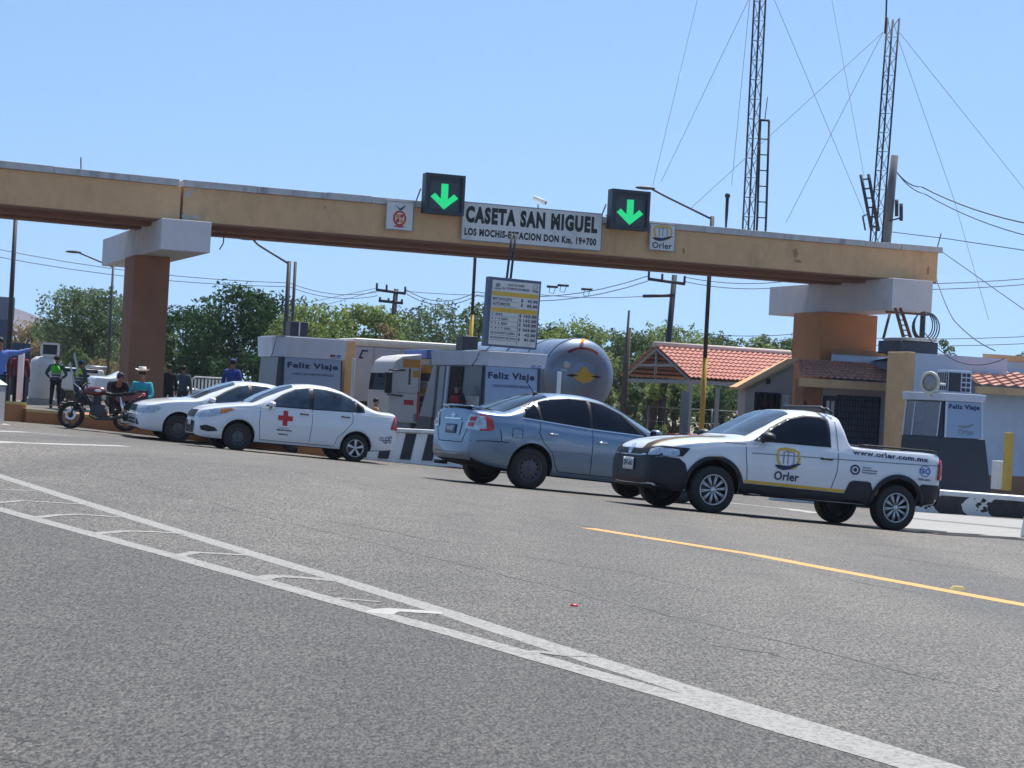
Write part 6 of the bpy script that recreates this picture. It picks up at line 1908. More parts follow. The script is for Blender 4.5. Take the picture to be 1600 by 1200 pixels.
def wire(name, label, pts, D, r=.016, m='cable', sag=.0, cat='wire', group=None):
    W = []
    for i, q in enumerate(pts):
        W.append(at(q[0], q[1], q[2] if len(q) > 2 else D))
    P_ = []
    for i in range(len(W) - 1):
        for k in range(8):
            f_ = k / 8
            p = W[i].lerp(W[i + 1], f_); p.z -= sag * 4 * f_ * (1 - f_); P_.append(p)
    P_.append(W[-1])
    o = P_[0]
    mb = MB(); mb.tube([p - o for p in P_], r, 5, cap=False)
    return tag(mb.build(name, M[m], loc=o), label, cat, group)
GW = 'guy wires of the masts'
wire('guy_wire', 'guy wire slanting down left from the tall mast, leftmost of all', [(1092, -10, 72), (1020, 290, 66)], 70, .008, 'cable_far', group=GW)
wire('guy_wire', 'second guy wire down left from the tall mast, next to the leftmost', [(1172, -5, 62.6), (1033, 284, 66)], 70, .008, 'cable_far', group=GW)
wire('guy_wire', 'steep guy wire just left of the tall mast ending at the whip antenna', [(1172, -5, 62.6), (1143, 290, 66)], 70, .008, 'cable_far', group=GW)
wire('guy_wire', 'long guy wire from the tall mast down to the foot of the right mast', [(1208, -5, 62.6), (1352, 338, 63.8)], 70, .008, 'cable_far', group=GW)
wire('guy_wire', 'guy wire from the top edge down to the leaning ladder', [(1299, -5, 70), (1350, 275, 63.7)], 70, .008, 'cable_far', group=GW)
wire('guy_wire', 'guy wire from the right mast top down left past the ladder mast', [(1380, 50, 64), (1080, 325, 61)], 70, .008, 'cable_far', group=GW)
wire('guy_wire', 'guy wire from the right mast down to the beam between the two masts', [(1380, 50, 64), (1228, 348, 63)], 70, .008, 'cable_far', group=GW)
wire('guy_wire', 'guy wire from the right mast top out through the right edge', [(1403, 48, 64), (1612, 310, 66)], 70, .008, 'cable_far', group=GW)
wire('guy_wire', 'steep guy wire from the right mast down to the right edge building', [(1403, 60, 64), (1490, 310, 68), (1545, 500, 64)], 70, .008, 'cable_far', group=GW)
PW = 'power lines'
wire('power_line', 'upper thick power line from the grey pole to the right edge', [(1399, 266, 64.6), (1440, 292, 66), (1620, 352, 56)], 68, .020, sag=.15, group=PW)
wire('power_line', 'lower thick power line from the grey pole to the right edge', [(1399, 266, 64.6), (1445, 303, 66), (1620, 372, 56)], 68, .016, sag=.15, group=PW)
wire('power_line', 'power line from behind the beam end to the right edge', [(1390, 362, 68), (1480, 373, 64), (1620, 394, 56)], 68, .014, group=PW)
for k, (a_, b_) in enumerate([((-10, 388), (452, 442)), ((-10, 400), (452, 448))]):
    wire('power_line', ['upper', 'lower'][k] + ' pale line crossing behind the left pillar', [(a_[0], a_[1], 90), (b_[0], b_[1], 90), (590, 456 + k * 6, 92)], 90, .017, 'cable_far', .3, group=PW)
for k, (y0, y1) in enumerate([(450, 453), (456, 462)]):
    wire('power_line', ['upper', 'lower'][k] + ' power line between the two distant crossarm poles', [(632, y0 + 1, 92), (745, y0 + 6, 90), (1013, 431 + k * 8, 84)], 90, .020, 'cable_far', .5, group=PW)
wire('power_line', 'lowest power line passing behind the tariff board', [(632, 455, 92), (840, 460, 88), (1005, 463, 84)], 90, .015, 'cable_far', .1, group=PW)
for k, (y0, y1) in enumerate([(433, 438), (440, 447)]):
    wire('power_line', ['upper', 'lower'][k] + ' power line from the right crossarm pole towards the right pillar', [(1070, y0, 84), (1240, y1, 82), (1620, y1 - 4, 80)], 84, .018, 'cable_far', .2, group=PW)
for k, y0 in enumerate([519, 530]):
    wire('power_line', ['upper', 'lower'][k] + ' low line behind the salmon roof and the right pillar', [(1060, y0 - 3, 110), (1240, y0 + 3, 105), (1620, y0 + 6, 100)], 84, .020, 'cable_far', .2, group=PW)
for k, (x, y) in enumerate([(447, 480), (470, 487)]):
    wire('power_line', ['upper', 'lower'][k] + ' line running down left from the left crossarm pole into the trees', [(589, 450 + 4 * k, 92), (x, y, 96)], 84, .013, 'cable_far', group=PW)
wire('drop_cable', 'cable drooping from the beam end to the edge building roof', [(1462, 432, 66), (1490, 500, 60), (1555, 548, 56)], 60, .016, sag=.1, cat='cable')
wire('drop_cable', 'thin cable from the beam end to the right edge', [(1470, 392, 64), (1612, 492, 56)], 60, .013, cat='cable')
wire('drop_cable', 'slack cable hanging across the white building front', [(1445, 520, 54.2), (1500, 566, 54.0), (1570, 560, 53.2)], 54, .014, sag=.12, cat='cable')
wire('drop_cable', 'short loose wire hanging under the beam right of the left pillar', [(350, 366, 57), (349, 380, 57), (343, 390, 57)], 57, .018, cat='cable')
# spacers on the power line right of the tariff board
for k, (px, py) in enumerate([(863, 448), (880, 446), (917, 452)]):
    p = at(px, py, 88); mb = MB(); mb.tube([(-.25, 0, 0), (.25, 0, 0)], .06, 6); mb.tube([(-.1, 0, 0), (-.14, 0, -.25), (.06, 0, -.32), (.14, 0, -.05)], .015, 5)
    tag(mb.build('line_clamp', M['maststeel'], loc=p), ['leftmost', 'middle', 'rightmost'][k] + ' dark clamp on the power line right of the tariff board', 'clamp', 'clamps on the power line')

# ------------------------------------------------------------------ trucks beyond the booths
def truck_wheel(t, x, y, r=.5, w=.28, name='wheel'):
    mb = MB(); mb.lathe([(r * .55, -w / 2), (r * .96, -w / 2), (r, -w * .3), (r, w * .3), (r * .96, w / 2), (r * .55, w / 2)], (x, y, r), 'y', 28, closed=True)
    wh = mb.build(name, M['rubber'], t)
    mb = MB(); mb.lathe([(0, -w * .3), (r * .3, -w * .34), (r * .5, -w * .2), (r * .56, -w * .45), (r * .56, w * .4)], (x, y, r), 'y', 20); mb.build('rim', M['galv'], wh)
# white box trailer
Tr = Site(549, 68, py=640); Tr.o.z = gz(Tr.o.x, Tr.o.y)
t = thing('box_trailer', 'long white box trailer with a cream roof edge coloured as sunlit behind the truck cab', 'trailer', Tr.o, AB)
x1 = Tr.loc(725, 600)[0]; z1 = Tr.loc(560, 528)[1]; zm = Tr.loc(560, 541)[1]; z0 = Tr.loc(560, 602)[1]
mb = MB(); mb.box(0, x1, 0, 2.5, 1.05, zm - .003); mb.build('box', M['trailer'], t, bevel=.02)
mb = MB(); mb.box(-.03, x1 + .02, -.04, 2.54, zm, z1); mb.build('roof_rail', mat('sunlit_cream_sheet', (.66, .63, .56), .5), t, bevel=.10)  # cream rail lightened in its colour, as where a curved top catches sun
mb = MB(); xa = Tr.loc(582, 570)[0]; mb.box(xa, xa + .06, -.02, -.003, 1.06, zm - .01)
for k in range(9): mb.box(xa + 1 + k * .9, xa + 1.03 + k * .9, -.012, -.003, 1.06, zm - .01)
mb.build('seam', M['booth_grey'], t)
mb = MB(); c0, c1 = Tr.loc(560, 560, -.02), Tr.loc(575, 547, -.02)
w_, h_ = c1[0] - c0[0], c1[1] - c0[1]
mb.add([(c0[0], -.012, c0[1]), (c0[0] + w_ * .5, -.012, c0[1]), (c0[0] + w_ * .55, -.012, c0[1] + h_ * .2), (c0[0] + w_ * .25, -.012, c0[1] + h_ * .2), (c0[0] + w_ * .5, -.012, c0[1] + h_ * .8), (c0[0] + w_, -.012, c0[1] + h_ * .8), (c0[0] + w_, -.012, c0[1] + h_), (c0[0] + w_ * .35, -.012, c0[1] + h_)], [(0, 1, 2, 3), (0, 3, 4, 7), (4, 5, 6, 7)])
mb.build('letter_mark', M['text_navy'], t)
mb = MB(); mb.box(.2, 1.6, .3, 2.2, .45, 1.04); mb.build('cooling_unit', M['navy'], t, bevel=.03)
mb = MB(); mb.box(1.7, x1, .6, 1.9, .75, 1.04); mb.build('chassis', M['darksteel'], t)
for x in (x1 - 1.2, x1 - 2.4): truck_wheel(t, x, .2); truck_wheel(t, x, 2.3)
# cab-over truck with mirrors, nose to the left
Tc = Site(606, 61.5, py=640); Tc.o.z = gz(Tc.o.x, Tc.o.y)
t = thing('truck', 'white cab-over truck with black mirrors and crates of yellow and brown load between the booths', 'truck', Tc.o, AB)
zr_ = Tc.loc(635, 553)[1]; xc_ = Tc.loc(631, 600)[0]; xl_ = Tc.loc(700, 600)[0] + .5
pf = [(0, .55), (.0, 1.45), (.06, zr_ - .60), (.18, zr_ - .22), (.42, zr_ - .07), (.9, zr_), (xc_ + .55, zr_ + .03), (xc_ + .55, .55)]
mb = MB(); mb.prism(pf, 0, 2.3, 'y'); mb.build('cab', M['whiteobj'], t, bevel=.06)
mb = MB(); mb.box(.62, .68, -.012, -.003, 1.75, zr_ - .45); mb.build('side_window', M['glass'], t)
mb = MB(); mb.box(.42, xc_ + .5, -.012, -.003, zr_ - .42, zr_ - .16); mb.box(.75, xc_ + .5, -.012, -.003, zr_ - .72, zr_ - .50); mb.build('amber_band', M['orangev'], t)
mb = MB(); mb.box(.95, .975, -.010, -.003, .65, zr_ - .35); mb.box(.30, 1.5, -.010, -.003, 1.48, 1.50); mb.build('door_seam', M['greyv'], t)
mb = MB()
vs = [(.012, .12, 1.55), (.065, .12, zr_ - .62), (.065, 2.18, zr_ - .62), (.012, 2.18, 1.55)]
mb.add([(v[0] - .02, v[1], v[2]) for v in vs], [(0, 1, 2, 3)]); mb.build('windscreen', M['glass'], t)
for k, (px, y) in enumerate(((588, 2.6), (607, -.32))):
    c_ = Tc.loc(px, 596, y)
    mb = MB(); mb.box(c_[0] - .11, c_[0] + .11, y - .07, y + .07, c_[1] - .36, c_[1] + .30)
    mr = mb.build('mirror', M['black'], t, bevel=.04)
    mb = MB(); yy = 2.25 if y > 1 else 0
    mb.tube([(c_[0], y, c_[1] + .36), (.5, yy, c_[1] + .38)], .025, 6); mb.tube([(c_[0], y, c_[1] - .40), (.45, yy, c_[1] - .42)], .025, 6); mb.tube([(c_[0], y, c_[1] - .4), (c_[0], y, c_[1] + .36)], .02, 6)
    mb.build('mirror_arm', M['black'], mr)
mb = MB(); mb.box(.50, .82, -.010, -.003, 1.12, 1.28); mb.build('red_label', M['redp'], t)
mb = MB(); mb.box(xc_ + .46, xc_ + .52, -.016, -.003, .6, 1.55); mb.build('red_stripe', M['redp'], t)
mb = MB(); mb.box(.85, 1.05, -.010, -.003, .62, .86); mb.build('dark_label', M['greyv'], t)
mb = MB(); mb.box(.1, xl_, .3, 2.0, .35, .58); mb.build('chassis', M['darksteel'], t)
cols = [M['yellogo'], M['brownv'], M['concrete'], M['orangev'], M['brownv'], M['creamwall']]
z = .75; zt__ = zr_ - .1
mb = MB(); mb.box(xc_ + .75, xl_, 0, 2.3, .6, .75); mb.build('load_bed', M['darksteel'], t)
k = 0
while z < zt__ - .12:
    h_ = (zt__ - .75) / 8
    mb = MB(); x = xc_ + .8
    while x < xl_ - .2:
        mb.box(x, min(x + .62, xl_), .04, 2.26, z + .004, z + h_ - .01); x += .66
    o = mb.build('crate_layer', cols[(k * 5 + 3) % 6], t, bevel=.01)
    z += h_; k += 1
mb = MB(); mb.box(xc_ + .7, xl_, .0, 2.3, zt__ + .0, zt__ + .28); mb.build('blue_cover', M['lightblue'], t, bevel=.03)
for x in (.55, xl_ - .9): truck_wheel(t, x, .18, .46); truck_wheel(t, x, 2.1, .46)
# tanker seen from behind
ax = R(20.8)
Tk = Site(905, 66, py=588); cc = at(905, 588, 66); g = gz(cc.x, cc.y)
t = thing('tanker', 'silver tank semi-trailer seen from its round rear end, right of the middle booth', 'tanker', (cc.x, cc.y, g), AB)
rt = 60.0 * 66 / F * .98; zc = cc.z - g
mb = MB()
mb.lathe([(0, -.42), (rt * .4, -.38), (rt * .75, -.25), (rt * .93, -.10), (rt, .05), (rt, 9), (rt * .8, 9.3), (0, 9.4)], (0, 0, zc), 'y', 48)
mb.build('tank', M['tanker'], t)
mb = MB()
for y in (.10, 2.2, 4.4, 6.6): mb.lathe([(rt + .0, y), (rt + .03, y), (rt + .03, y + .08), (rt, y + .08)], (0, 0, zc), 'y', 48, closed=True)
mb.build('tank_band', M['tanker'], t)
def tk(vs2, e=.01):
    out = []
    for (x, z) in vs2:
        r_ = math.hypot(x, z) / rt
        y = -.42 + .04 * min(1, r_ / .4) if r_ < .4 else (-.38 + .13 * (r_ - .4) / .35 if r_ < .75 else -.25 + .15 * (r_ - .75) / .18)
        out.append((x, y - e, zc + z))
    return out
mb = MB()
v_, f_ = ring2d(0, 0, rt * .78, rt * .78, rt * .06, R(55), R(125), 12)
mb.add(tk(v_), f_); mb.build('red_arc', M['redc'], t)
mb = MB(); v_, f_ = ring2d(0, rt * .02, rt * .42, rt * .42, rt * .03, 0, 2 * PI, 28); mb.add(tk(v_), f_); mb.build('hatch_ring', M['galv'], t)
em = [(-.36, .02), (-.20, .09), (-.12, .13), (-.06, .25), (.06, .25), (.12, .13), (.20, .09), (.36, .02), (.20, -.12), (0, -.19), (-.20, -.12)]
mb = MB(); mb.add(tk([(a * rt, b_ * rt) for a, b_ in em] + [(0, 0)], .035), [(i, (i + 1) % 11, 11) for i in range(11)]); mb.build('yellow_emblem', M['yellogo'], t)
mb = MB()
for s_ in (-1, 1): mb.add(tk([(s_ * .16 * rt, .015 * rt), (s_ * .36 * rt, .045 * rt), (s_ * .52 * rt, .0), (s_ * .36 * rt, -.03 * rt)], .075), [(0, 1, 2, 3)])
mb.build('emblem_wing', M['black'], t)
p3 = tk([(-.48 * rt, .28 * rt)], .03)[0]
mb = MB(); mb.lathe([(0, 0), (.11, 0), (.12, .03)], p3, 'y', 16); mb.box(p3[0] - .2, p3[0] + .0, p3[1], p3[1] + .03, p3[2] - .2, p3[2] - .15); mb.build('gauge', M['signw'], t)
mb = MB(); p3 = tk([(0, .93 * rt)], .06)[0]; mb.box(-.06, .06, p3[1] - .03, p3[1] + .06, p3[2] - .02, p3[2] + .08); mb.build('beacon', M['amber_led'], t, bevel=.02)
mb = MB(); mb.box(-.13, .13, .1, .4, zc + rt + .01, zc + rt + .18, taper=(.04, .04, .04, .04)); mb.build('valve_box', mat('dull_green', (.05, .16, .09), .6), t, bevel=.03)
mb = MB(); mb.box(-1.1, 1.1, -.3, 8.8, zc - rt - .28, zc - rt * .85); mb.box(-1.2, 1.2, -.55, -.40, zc - rt - .35, zc - rt - .15); mb.build('chassis', M['darksteel'], t)
mb = MB(); mb.box(-1.05, -.75, -.58, -.553, zc - rt - .3, zc - rt - .2); mb.box(.75, 1.05, -.58, -.553, zc - rt - .3, zc - rt - .2); mb.build('tail_light', M['red'], t)
for y in (.7, 1.9):
    for x in (-1.0, 1.0):
        mb = MB(); mb.lathe([(.25, -.25), (.48, -.25), (.5, -.15), (.5, .15), (.48, .25), (.25, .25)], (x, y, .5), 'x', 28, closed=True); mb.build('wheel', M['rubber'], t)

# ------------------------------------------------------------------ people
def person(label, px, pyfeet_or_none, D, height, shirt, pants, pose='stand', rz=0.0, hat=None, z=None, vest=None, hat_m=None, cat='person', name='person', hairm=None, py=620, arms=None, lookz=None):
    """one skinned body; shirt, trousers and hat as children"""
    p = at(px, py, D)
    g = (gz(p.x, p.y) if z is None else z)
    t = thing(name, label, cat, (p.x, p.y, g), rz)
    k = height / 1.75
    if pose in ('stand',):
        J = dict(hip=(0, 0, .93), waist=(0, 0, 1.06), chest=(0, 0, 1.30), neck=(0, .0, 1.47), head0=(0, -.01, 1.56), head1=(0, -.015, 1.68),
                 sl=(-.19, 0, 1.40), el=(-.25, .03, 1.13), wl=(-.26, -.05, .90), sr=(.19, 0, 1.40), er=(.26, .03, 1.13), wr=(.27, -.05, .90),
                 hl=(-.10, 0, .88), kl=(-.12, -.02, .50), al=(-.14, 0, .09), fl=(-.15, -.14, .03), hr=(.10, 0, .88), kr=(.12, -.01, .50), ar=(.13, .03, .09), fr=(.14, -.11, .03))
    elif pose == 'sit':
        J = dict(hip=(0, 0, .12), waist=(0, .01, .26), chest=(0, -.02, .50), neck=(0, -.04, .67), head0=(0, -.06, .76), head1=(0, -.08, .88),
                 sl=(-.19, -.03, .60), el=(-.27, -.10, .34), wl=(-.16, -.32, .24), sr=(.19, -.03, .60), er=(.27, -.10, .34), wr=(.14, -.34, .24),
                 hl=(-.10, -.02, .10), kl=(-.17, -.42, .12), al=(-.16, -.46, -.24), fl=(-.17, -.60, -.27), hr=(.10, -.02, .10), kr=(.16, -.42, .12), ar=(.15, -.44, -.24), fr=(.16, -.58, -.27))
    else:    # hunched, bent forwards over the knees
        J = dict(hip=(0, 0, .12), waist=(0, -.05, .26), chest=(0, -.22, .44), neck=(0, -.38, .54), head0=(0, -.44, .60), head1=(0, -.50, .70),
                 sl=(-.19, -.30, .50), el=(-.24, -.42, .26), wl=(-.12, -.56, .20), sr=(.19, -.30, .50), er=(.24, -.42, .26), wr=(.12, -.56, .20),
                 hl=(-.10, -.02, .10), kl=(-.17, -.42, .14), al=(-.16, -.46, -.22), fl=(-.17, -.60, -.25), hr=(.10, -.02, .10), kr=(.16, -.42, .14), ar=(.15, -.44, -.22), fr=(.16, -.58, -.25))
    if arms: J.update(arms)
    J = {a: Vector(b) * k for a, b in J.items()}
    def skin(name, chain, rad, m, parent, sub=1):
        vs, es, idx = [], [], {}
        for a, b in chain:
            for q in (a, b):
                if q not in idx: idx[q] = len(vs); vs.append(J[q] if isinstance(q, str) else Vector(q) * k)
            es.append((idx[a], idx[b]))
        me = bpy.data.meshes.new(name); me.from_pydata([tuple(v) for v in vs], es, [])
        o = mesh_obj(name, me, None)
        me.materials.append(m)
        md = o.modifiers.new('skin', 'SKIN'); md.use_smooth_shade = True
        for q, i in idx.items():
            r_ = rad[q if isinstance(q, str) else 'x']
            r_ = (r_, r_) if not isinstance(r_, tuple) else r_
            o.data.skin_vertices[0].data[i].radius = (r_[0] * k, r_[1] * k)
        o.data.skin_vertices[0].data[0].use_root = True
        sb = o.modifiers.new('s', 'SUBSURF'); sb.levels = sub; sb.render_levels = sub
        bake(o)
        for p_ in o.data.polygons: p_.use_smooth = True
        o.parent = parent
        return o
    rad = dict(hip=(.125, .10), waist=(.115, .085), chest=(.13, .09), neck=.055, head0=(.072, .08), head1=(.078, .092), sl=.062, el=.042, wl=.030, sr=.062, er=.042, wr=.030,
               hl=.085, kl=.058, al=.042, fl=.04, hr=.085, kr=.058, ar=.042, fr=.04)
    # hands: palm and five fingers grown from the wrist as one surface
    ch = [('hip', 'waist'), ('waist', 'chest'), ('chest', 'neck'), ('neck', 'head0'), ('head0', 'head1'), ('chest', 'sl'), ('sl', 'el'), ('el', 'wl'), ('chest', 'sr'), ('sr', 'er'), ('er', 'wr'),
          ('hip', 'hl'), ('hl', 'kl'), ('kl', 'al'), ('al', 'fl'), ('hip', 'hr'), ('hr', 'kr'), ('kr', 'ar'), ('ar', 'fr')]
    for side in 'lr':
        e, w = J['e' + side], J['w' + side]
        d = (w - e).normalized()
        pm = w + d * .075 * k
        J['p' + side] = pm; rad['p' + side] = (.034, .020); ch.append(('w' + side, 'p' + side))
        lat = d.cross(Vector((0, 1, 0))).normalized() if abs(d.y) < .9 else Vector((1, 0, 0))
        for f_ in range(4):
            o_ = lat * (f_ - 1.5) * .018 * k
            a_, b_ = pm + o_ + d * .03 * k, pm + o_ + d * (.075 - .008 * abs(f_ - 1.3)) * k + Vector((0, -.02, 0)) * k
            J[side + 'g%d' % f_] = a_; J[side + 'h%d' % f_] = b_
            rad[side + 'g%d' % f_] = .0085; rad[side + 'h%d' % f_] = .0075
            ch += [('p' + side, side + 'g%d' % f_), (side + 'g%d' % f_, side + 'h%d' % f_)]
        J[side + 't'] = w + d * .07 * k - lat * .05 * k; rad[side + 't'] = .009; ch.append(('w' + side, side + 't'))
    body = skin('body', ch, rad, M['skin'], t, 1)
    sr_ = dict(rad); 
    for q, e in (('hip', .035), ('waist', .05), ('chest', .055), ('sl', .026), ('sr', .026), ('el', .016), ('er', .016), ('wl', .014), ('wr', .014)):
        r_ = sr_[q]; sr_[q] = (r_[0] + e, r_[1] + e) if isinstance(r_, tuple) else r_ + e
    J['ncb'] = J['chest'].lerp(J['neck'], .72); sr_['ncb'] = (.085, .07)
    skin('shirt', [('waist', 'chest'), ('waist', 'hip'), ('chest', 'ncb'), ('chest', 'sl'), ('sl', 'el'), ('el', 'wl'), ('chest', 'sr'), ('sr', 'er'), ('er', 'wr')], sr_, shirt, t, 1)
    pr = dict(rad)
    for q in ('hip', 'hl', 'kl', 'al', 'hr', 'kr', 'ar'):
        r_ = pr[q]; pr[q] = (r_[0] + .018, r_[1] + .022) if isinstance(r_, tuple) else r_ + .018
    skin('trousers', [('hip', 'hl'), ('hl', 'kl'), ('kl', 'al'), ('hip', 'hr'), ('hr', 'kr'), ('kr', 'ar')], pr, pants, t, 1)
    for s_ in 'lr':
        f0, a0 = J['f' + s_], J['a' + s_]
        mb = MB(); mb.ball((f0 * .6 + a0 * .4) - Vector((0, 0, .015 * k)), .05 * k, .14 * k, .05 * k, 10, 6); mb.build('shoe', M['black'], t)
    h0, h1 = J['head0'], J['head1']
    hc = h0.lerp(h1, .62)
    mb = MB()
    mb.ball(hc + Vector((0, -.098 * k, -.015 * k)), .012 * k, .02 * k, .022 * k, 8, 6)
    mb.ball(hc + Vector((-.085 * k, 0, -.01)), .012 * k, .022 * k, .03 * k, 8, 6); mb.ball(hc + Vector((.085 * k, 0, -.01)), .012 * k, .022 * k, .03 * k, 8, 6)
    mb.build('nose_and_ears', M['skin'], body)
    mb = MB()
    for s_ in (-1, 1): mb.ball(hc + Vector((s_ * .033 * k, -.088 * k, .018 * k)), .012 * k, .008 * k, .007 * k, 8, 6)
    mb.build('eyes', M['black'], body)
    mb = MB(); mb.ball(hc + Vector((0, -.088 * k, -.055 * k)), .026 * k, .008 * k, .007 * k, 8, 6); mb.build('mouth', M['redc'], body)
    mb = MB(); mb.ball(hc + Vector((0, .022 * k, .035 * k)), .088 * k, .095 * k, .088 * k, 16, 10)
    mb.build('hair', hairm or M['hair'], t)
    if hat == 'cowboy':
        c_ = hc + Vector((0, 0, .075 * k))
        mb = MB(); n = 28; prof = [(.085, .11), (.10, .03), (.105, 0), (.135, .0), (.17, .03)]
        vs, fs = [], []
        vs.append(tuple(c_ + Vector((0, 0, .10 * k))))
        for (r_, h_) in prof:
            for i in range(n):
                a = 2 * PI * i / n
                lift = (.035 * abs(math.cos(a)) ** 3 if r_ > .13 else 0)
                vs.append(tuple(c_ + Vector((math.cos(a) * r_ * .95 * k, math.sin(a) * r_ * 1.1 * k, (h_ + lift) * k))))
        fs += [(0, 1 + i, 1 + (i + 1) % n) for i in range(n)]
        for j in range(len(prof) - 1):
            fs += [(1 + j * n + i, 1 + (j + 1) * n + i, 1 + (j + 1) * n + (i + 1) % n, 1 + j * n + (i + 1) % n) for i in range(n)]
        mb.add(vs, fs, 0, True); mb.build('cowboy_hat', hat_m or M['straw'], t)
    elif hat == 'cap':
        c_ = hc + Vector((0, 0, .05 * k))
        mb = MB(); mb.lathe([(.0, .075 * k), (.06 * k, .068 * k), (.095 * k, .03 * k), (.098 * k, -.01 * k)], tuple(c_), 'z', 18)
        mb.box(c_.x - .07 * k, c_.x + .07 * k, c_.y - .17 * k, c_.y - .05 * k, c_.z - .008 * k, c_.z + .004 * k); mb.build('cap', hat_m or M['navyc'], t)
    if vest:
        J['nv'] = J['chest'].lerp(J['neck'], .60); vr = dict(sr_); vr['nv'] = (.12, .09)
        J['svl'] = J['chest'].lerp(J['sl'], .62); J['svr'] = J['chest'].lerp(J['sr'], .62)
        J['vb'] = J['waist'].lerp(J['chest'], .05)
        for q, e in (('vb', (.225, .19)), ('chest', (.25, .205)), ('svl', (.15, .14)), ('svr', (.15, .14)), ('nv', (.18, .14))): vr[q] = e
        v = skin('vest', [('vb', 'chest'), ('chest', 'nv'), ('chest', 'svl'), ('chest', 'svr')], vr, vest, t, 1)
        mb = MB()
        for dz in (.0, .09):
            c_ = J['vb'] + Vector((0, 0, dz * k - .02))
            mb.lathe([(.224 * k, -.018 * k), (.228 * k, .018 * k)], (0, 0, 0), 'z', 24)
            mb.v[-48:] = [(x + c_.x, y * .84 + c_.y, z_ + c_.z) for (x, y, z_) in mb.v[-48:]]
        mb.build('reflective_band', M['reflect'], v)
    return t
zi = gz(at(60, 650, 46).x, 46) + .30
person('police officer in a bright green vest and dark uniform, seen from behind, hand on hip', 86, 0, 61, 1.62, M['slatec'], M['blackc'], 'stand', R(178), 'cap', vest=M['hivis'],
       arms=dict(wl=(-.20, .0, 1.0), el=(-.36, .02, 1.12), wr=(.22, -.05, 1.0), er=(.34, .02, 1.14)))
person('person in a yellow reflective vest and blue cap seen behind the motorcycle', 124, 0, 60, 1.50, M['slatec'], M['navyc'], 'stand', R(150), 'cap', vest=M['hivis2'], hat_m=M['lightblue'])
person('person in a dark red shirt behind the white post at the left edge', 29, 0, 58, 1.72, M['redc'], M['blackc'], 'stand', R(190), None)
person('person in a blue long-sleeved shirt reaching right, cut by the left edge', -4, 0, 44.5, 1.74, M['lightblue'], M['navyc'], 'stand', R(20), None, z=gz(-12, 45) + .1,
       arms=dict(er=(.42, -.05, 1.42), wr=(.66, -.05, 1.52)))
person('seated man in a turquoise shirt and white cowboy hat beside the brown pillar', 222, 0, 46.2, 1.74, M['skyc'], M['navyc'], 'sit', R(-8), 'cowboy', z=gz(-11, 46) + .40)
person('hunched seated person in black left of the man in the hat', 179, 0, 46.6, 1.80, M['blackc'], M['blackc'], 'hunch', R(25), None, z=gz(-11, 46) + .45)
person('dark figure standing against the right edge of the brown pillar', 262, 0, 60, 1.66, M['blackc'], M['blackc'], 'stand', R(200), None)
person('person in slate grey standing in front of the far parked white car', 285, 0, 61, 1.66, M['slatec'], M['navyc'], 'stand', R(170), None)
person('person in a royal blue shirt and blue cap behind the white cars', 361, 0, 62, 2.02, M['bluec'], M['navyc'], 'stand', R(160), 'cap', hat_m=M['bluec'])
person('toll clerk in a dark red vest at the middle booth door', 713, 0, 54.3, 1.66, M['blackc'], M['blackc'], 'stand', R(-20), None, vest=M['redc'], z=gz(at(713, 640, 54.3).x, 54.3) + .28)
person('child-sized figure with dark hair and orange shirt behind the white sedan boot', 588, 0, 49, 1.34, M['orange'], M['navyc'], 'stand', R(90), None)
person('dark-clothed person leaning under the shelter behind the pickup bonnet', 1131, 0, 60, 1.62, M['navyc'], M['blackc'], 'stand', R(170), None)
# flags carried by the person in the yellow vest
for k, (x0, y0, x1, y1, lab) in enumerate([(124, 590, 116, 552, 'white stick held up beside the yellow-vested person'), (118, 607, 109, 566, 'shorter white stick slanting left of the yellow-vested person')]):
    a, b = at(x0, y0, 55.5), at(x1, y1, 55.5)
    mb = MB(); mb.tube([(0, 0, 0), b - a], .03, 6); tag(mb.build('stick', M['whitep'], loc=a), lab, 'stick')
# plates (chair) the seated man leans on
q = at(218, 622, 45.6)
t = thing('folding_chair', 'dark folding chair back in front of the man in the cowboy hat', 'chair', (q.x, q.y, gz(q.x, q.y)), R(15))
mb = MB(); zb = q.z - gz(q.x, q.y); mb.box(-.20, .20, -.02, .02, zb - .16, zb + .18); mb.build('backrest', M['navyc'], t, bevel=.02)
mb = MB(); mb.box(-.20, .20, .02, .40, zb - .22, zb - .18); mb.build('seat', M['navyc'], t, bevel=.01)
for sx in (-.18, .18):
    for sy in (0, .38):
        mb = MB(); mb.tube([(sx, sy, 0), (sx, sy * .8, zb - .2)], .012, 6); mb.build('leg', M['darksteel'], t)

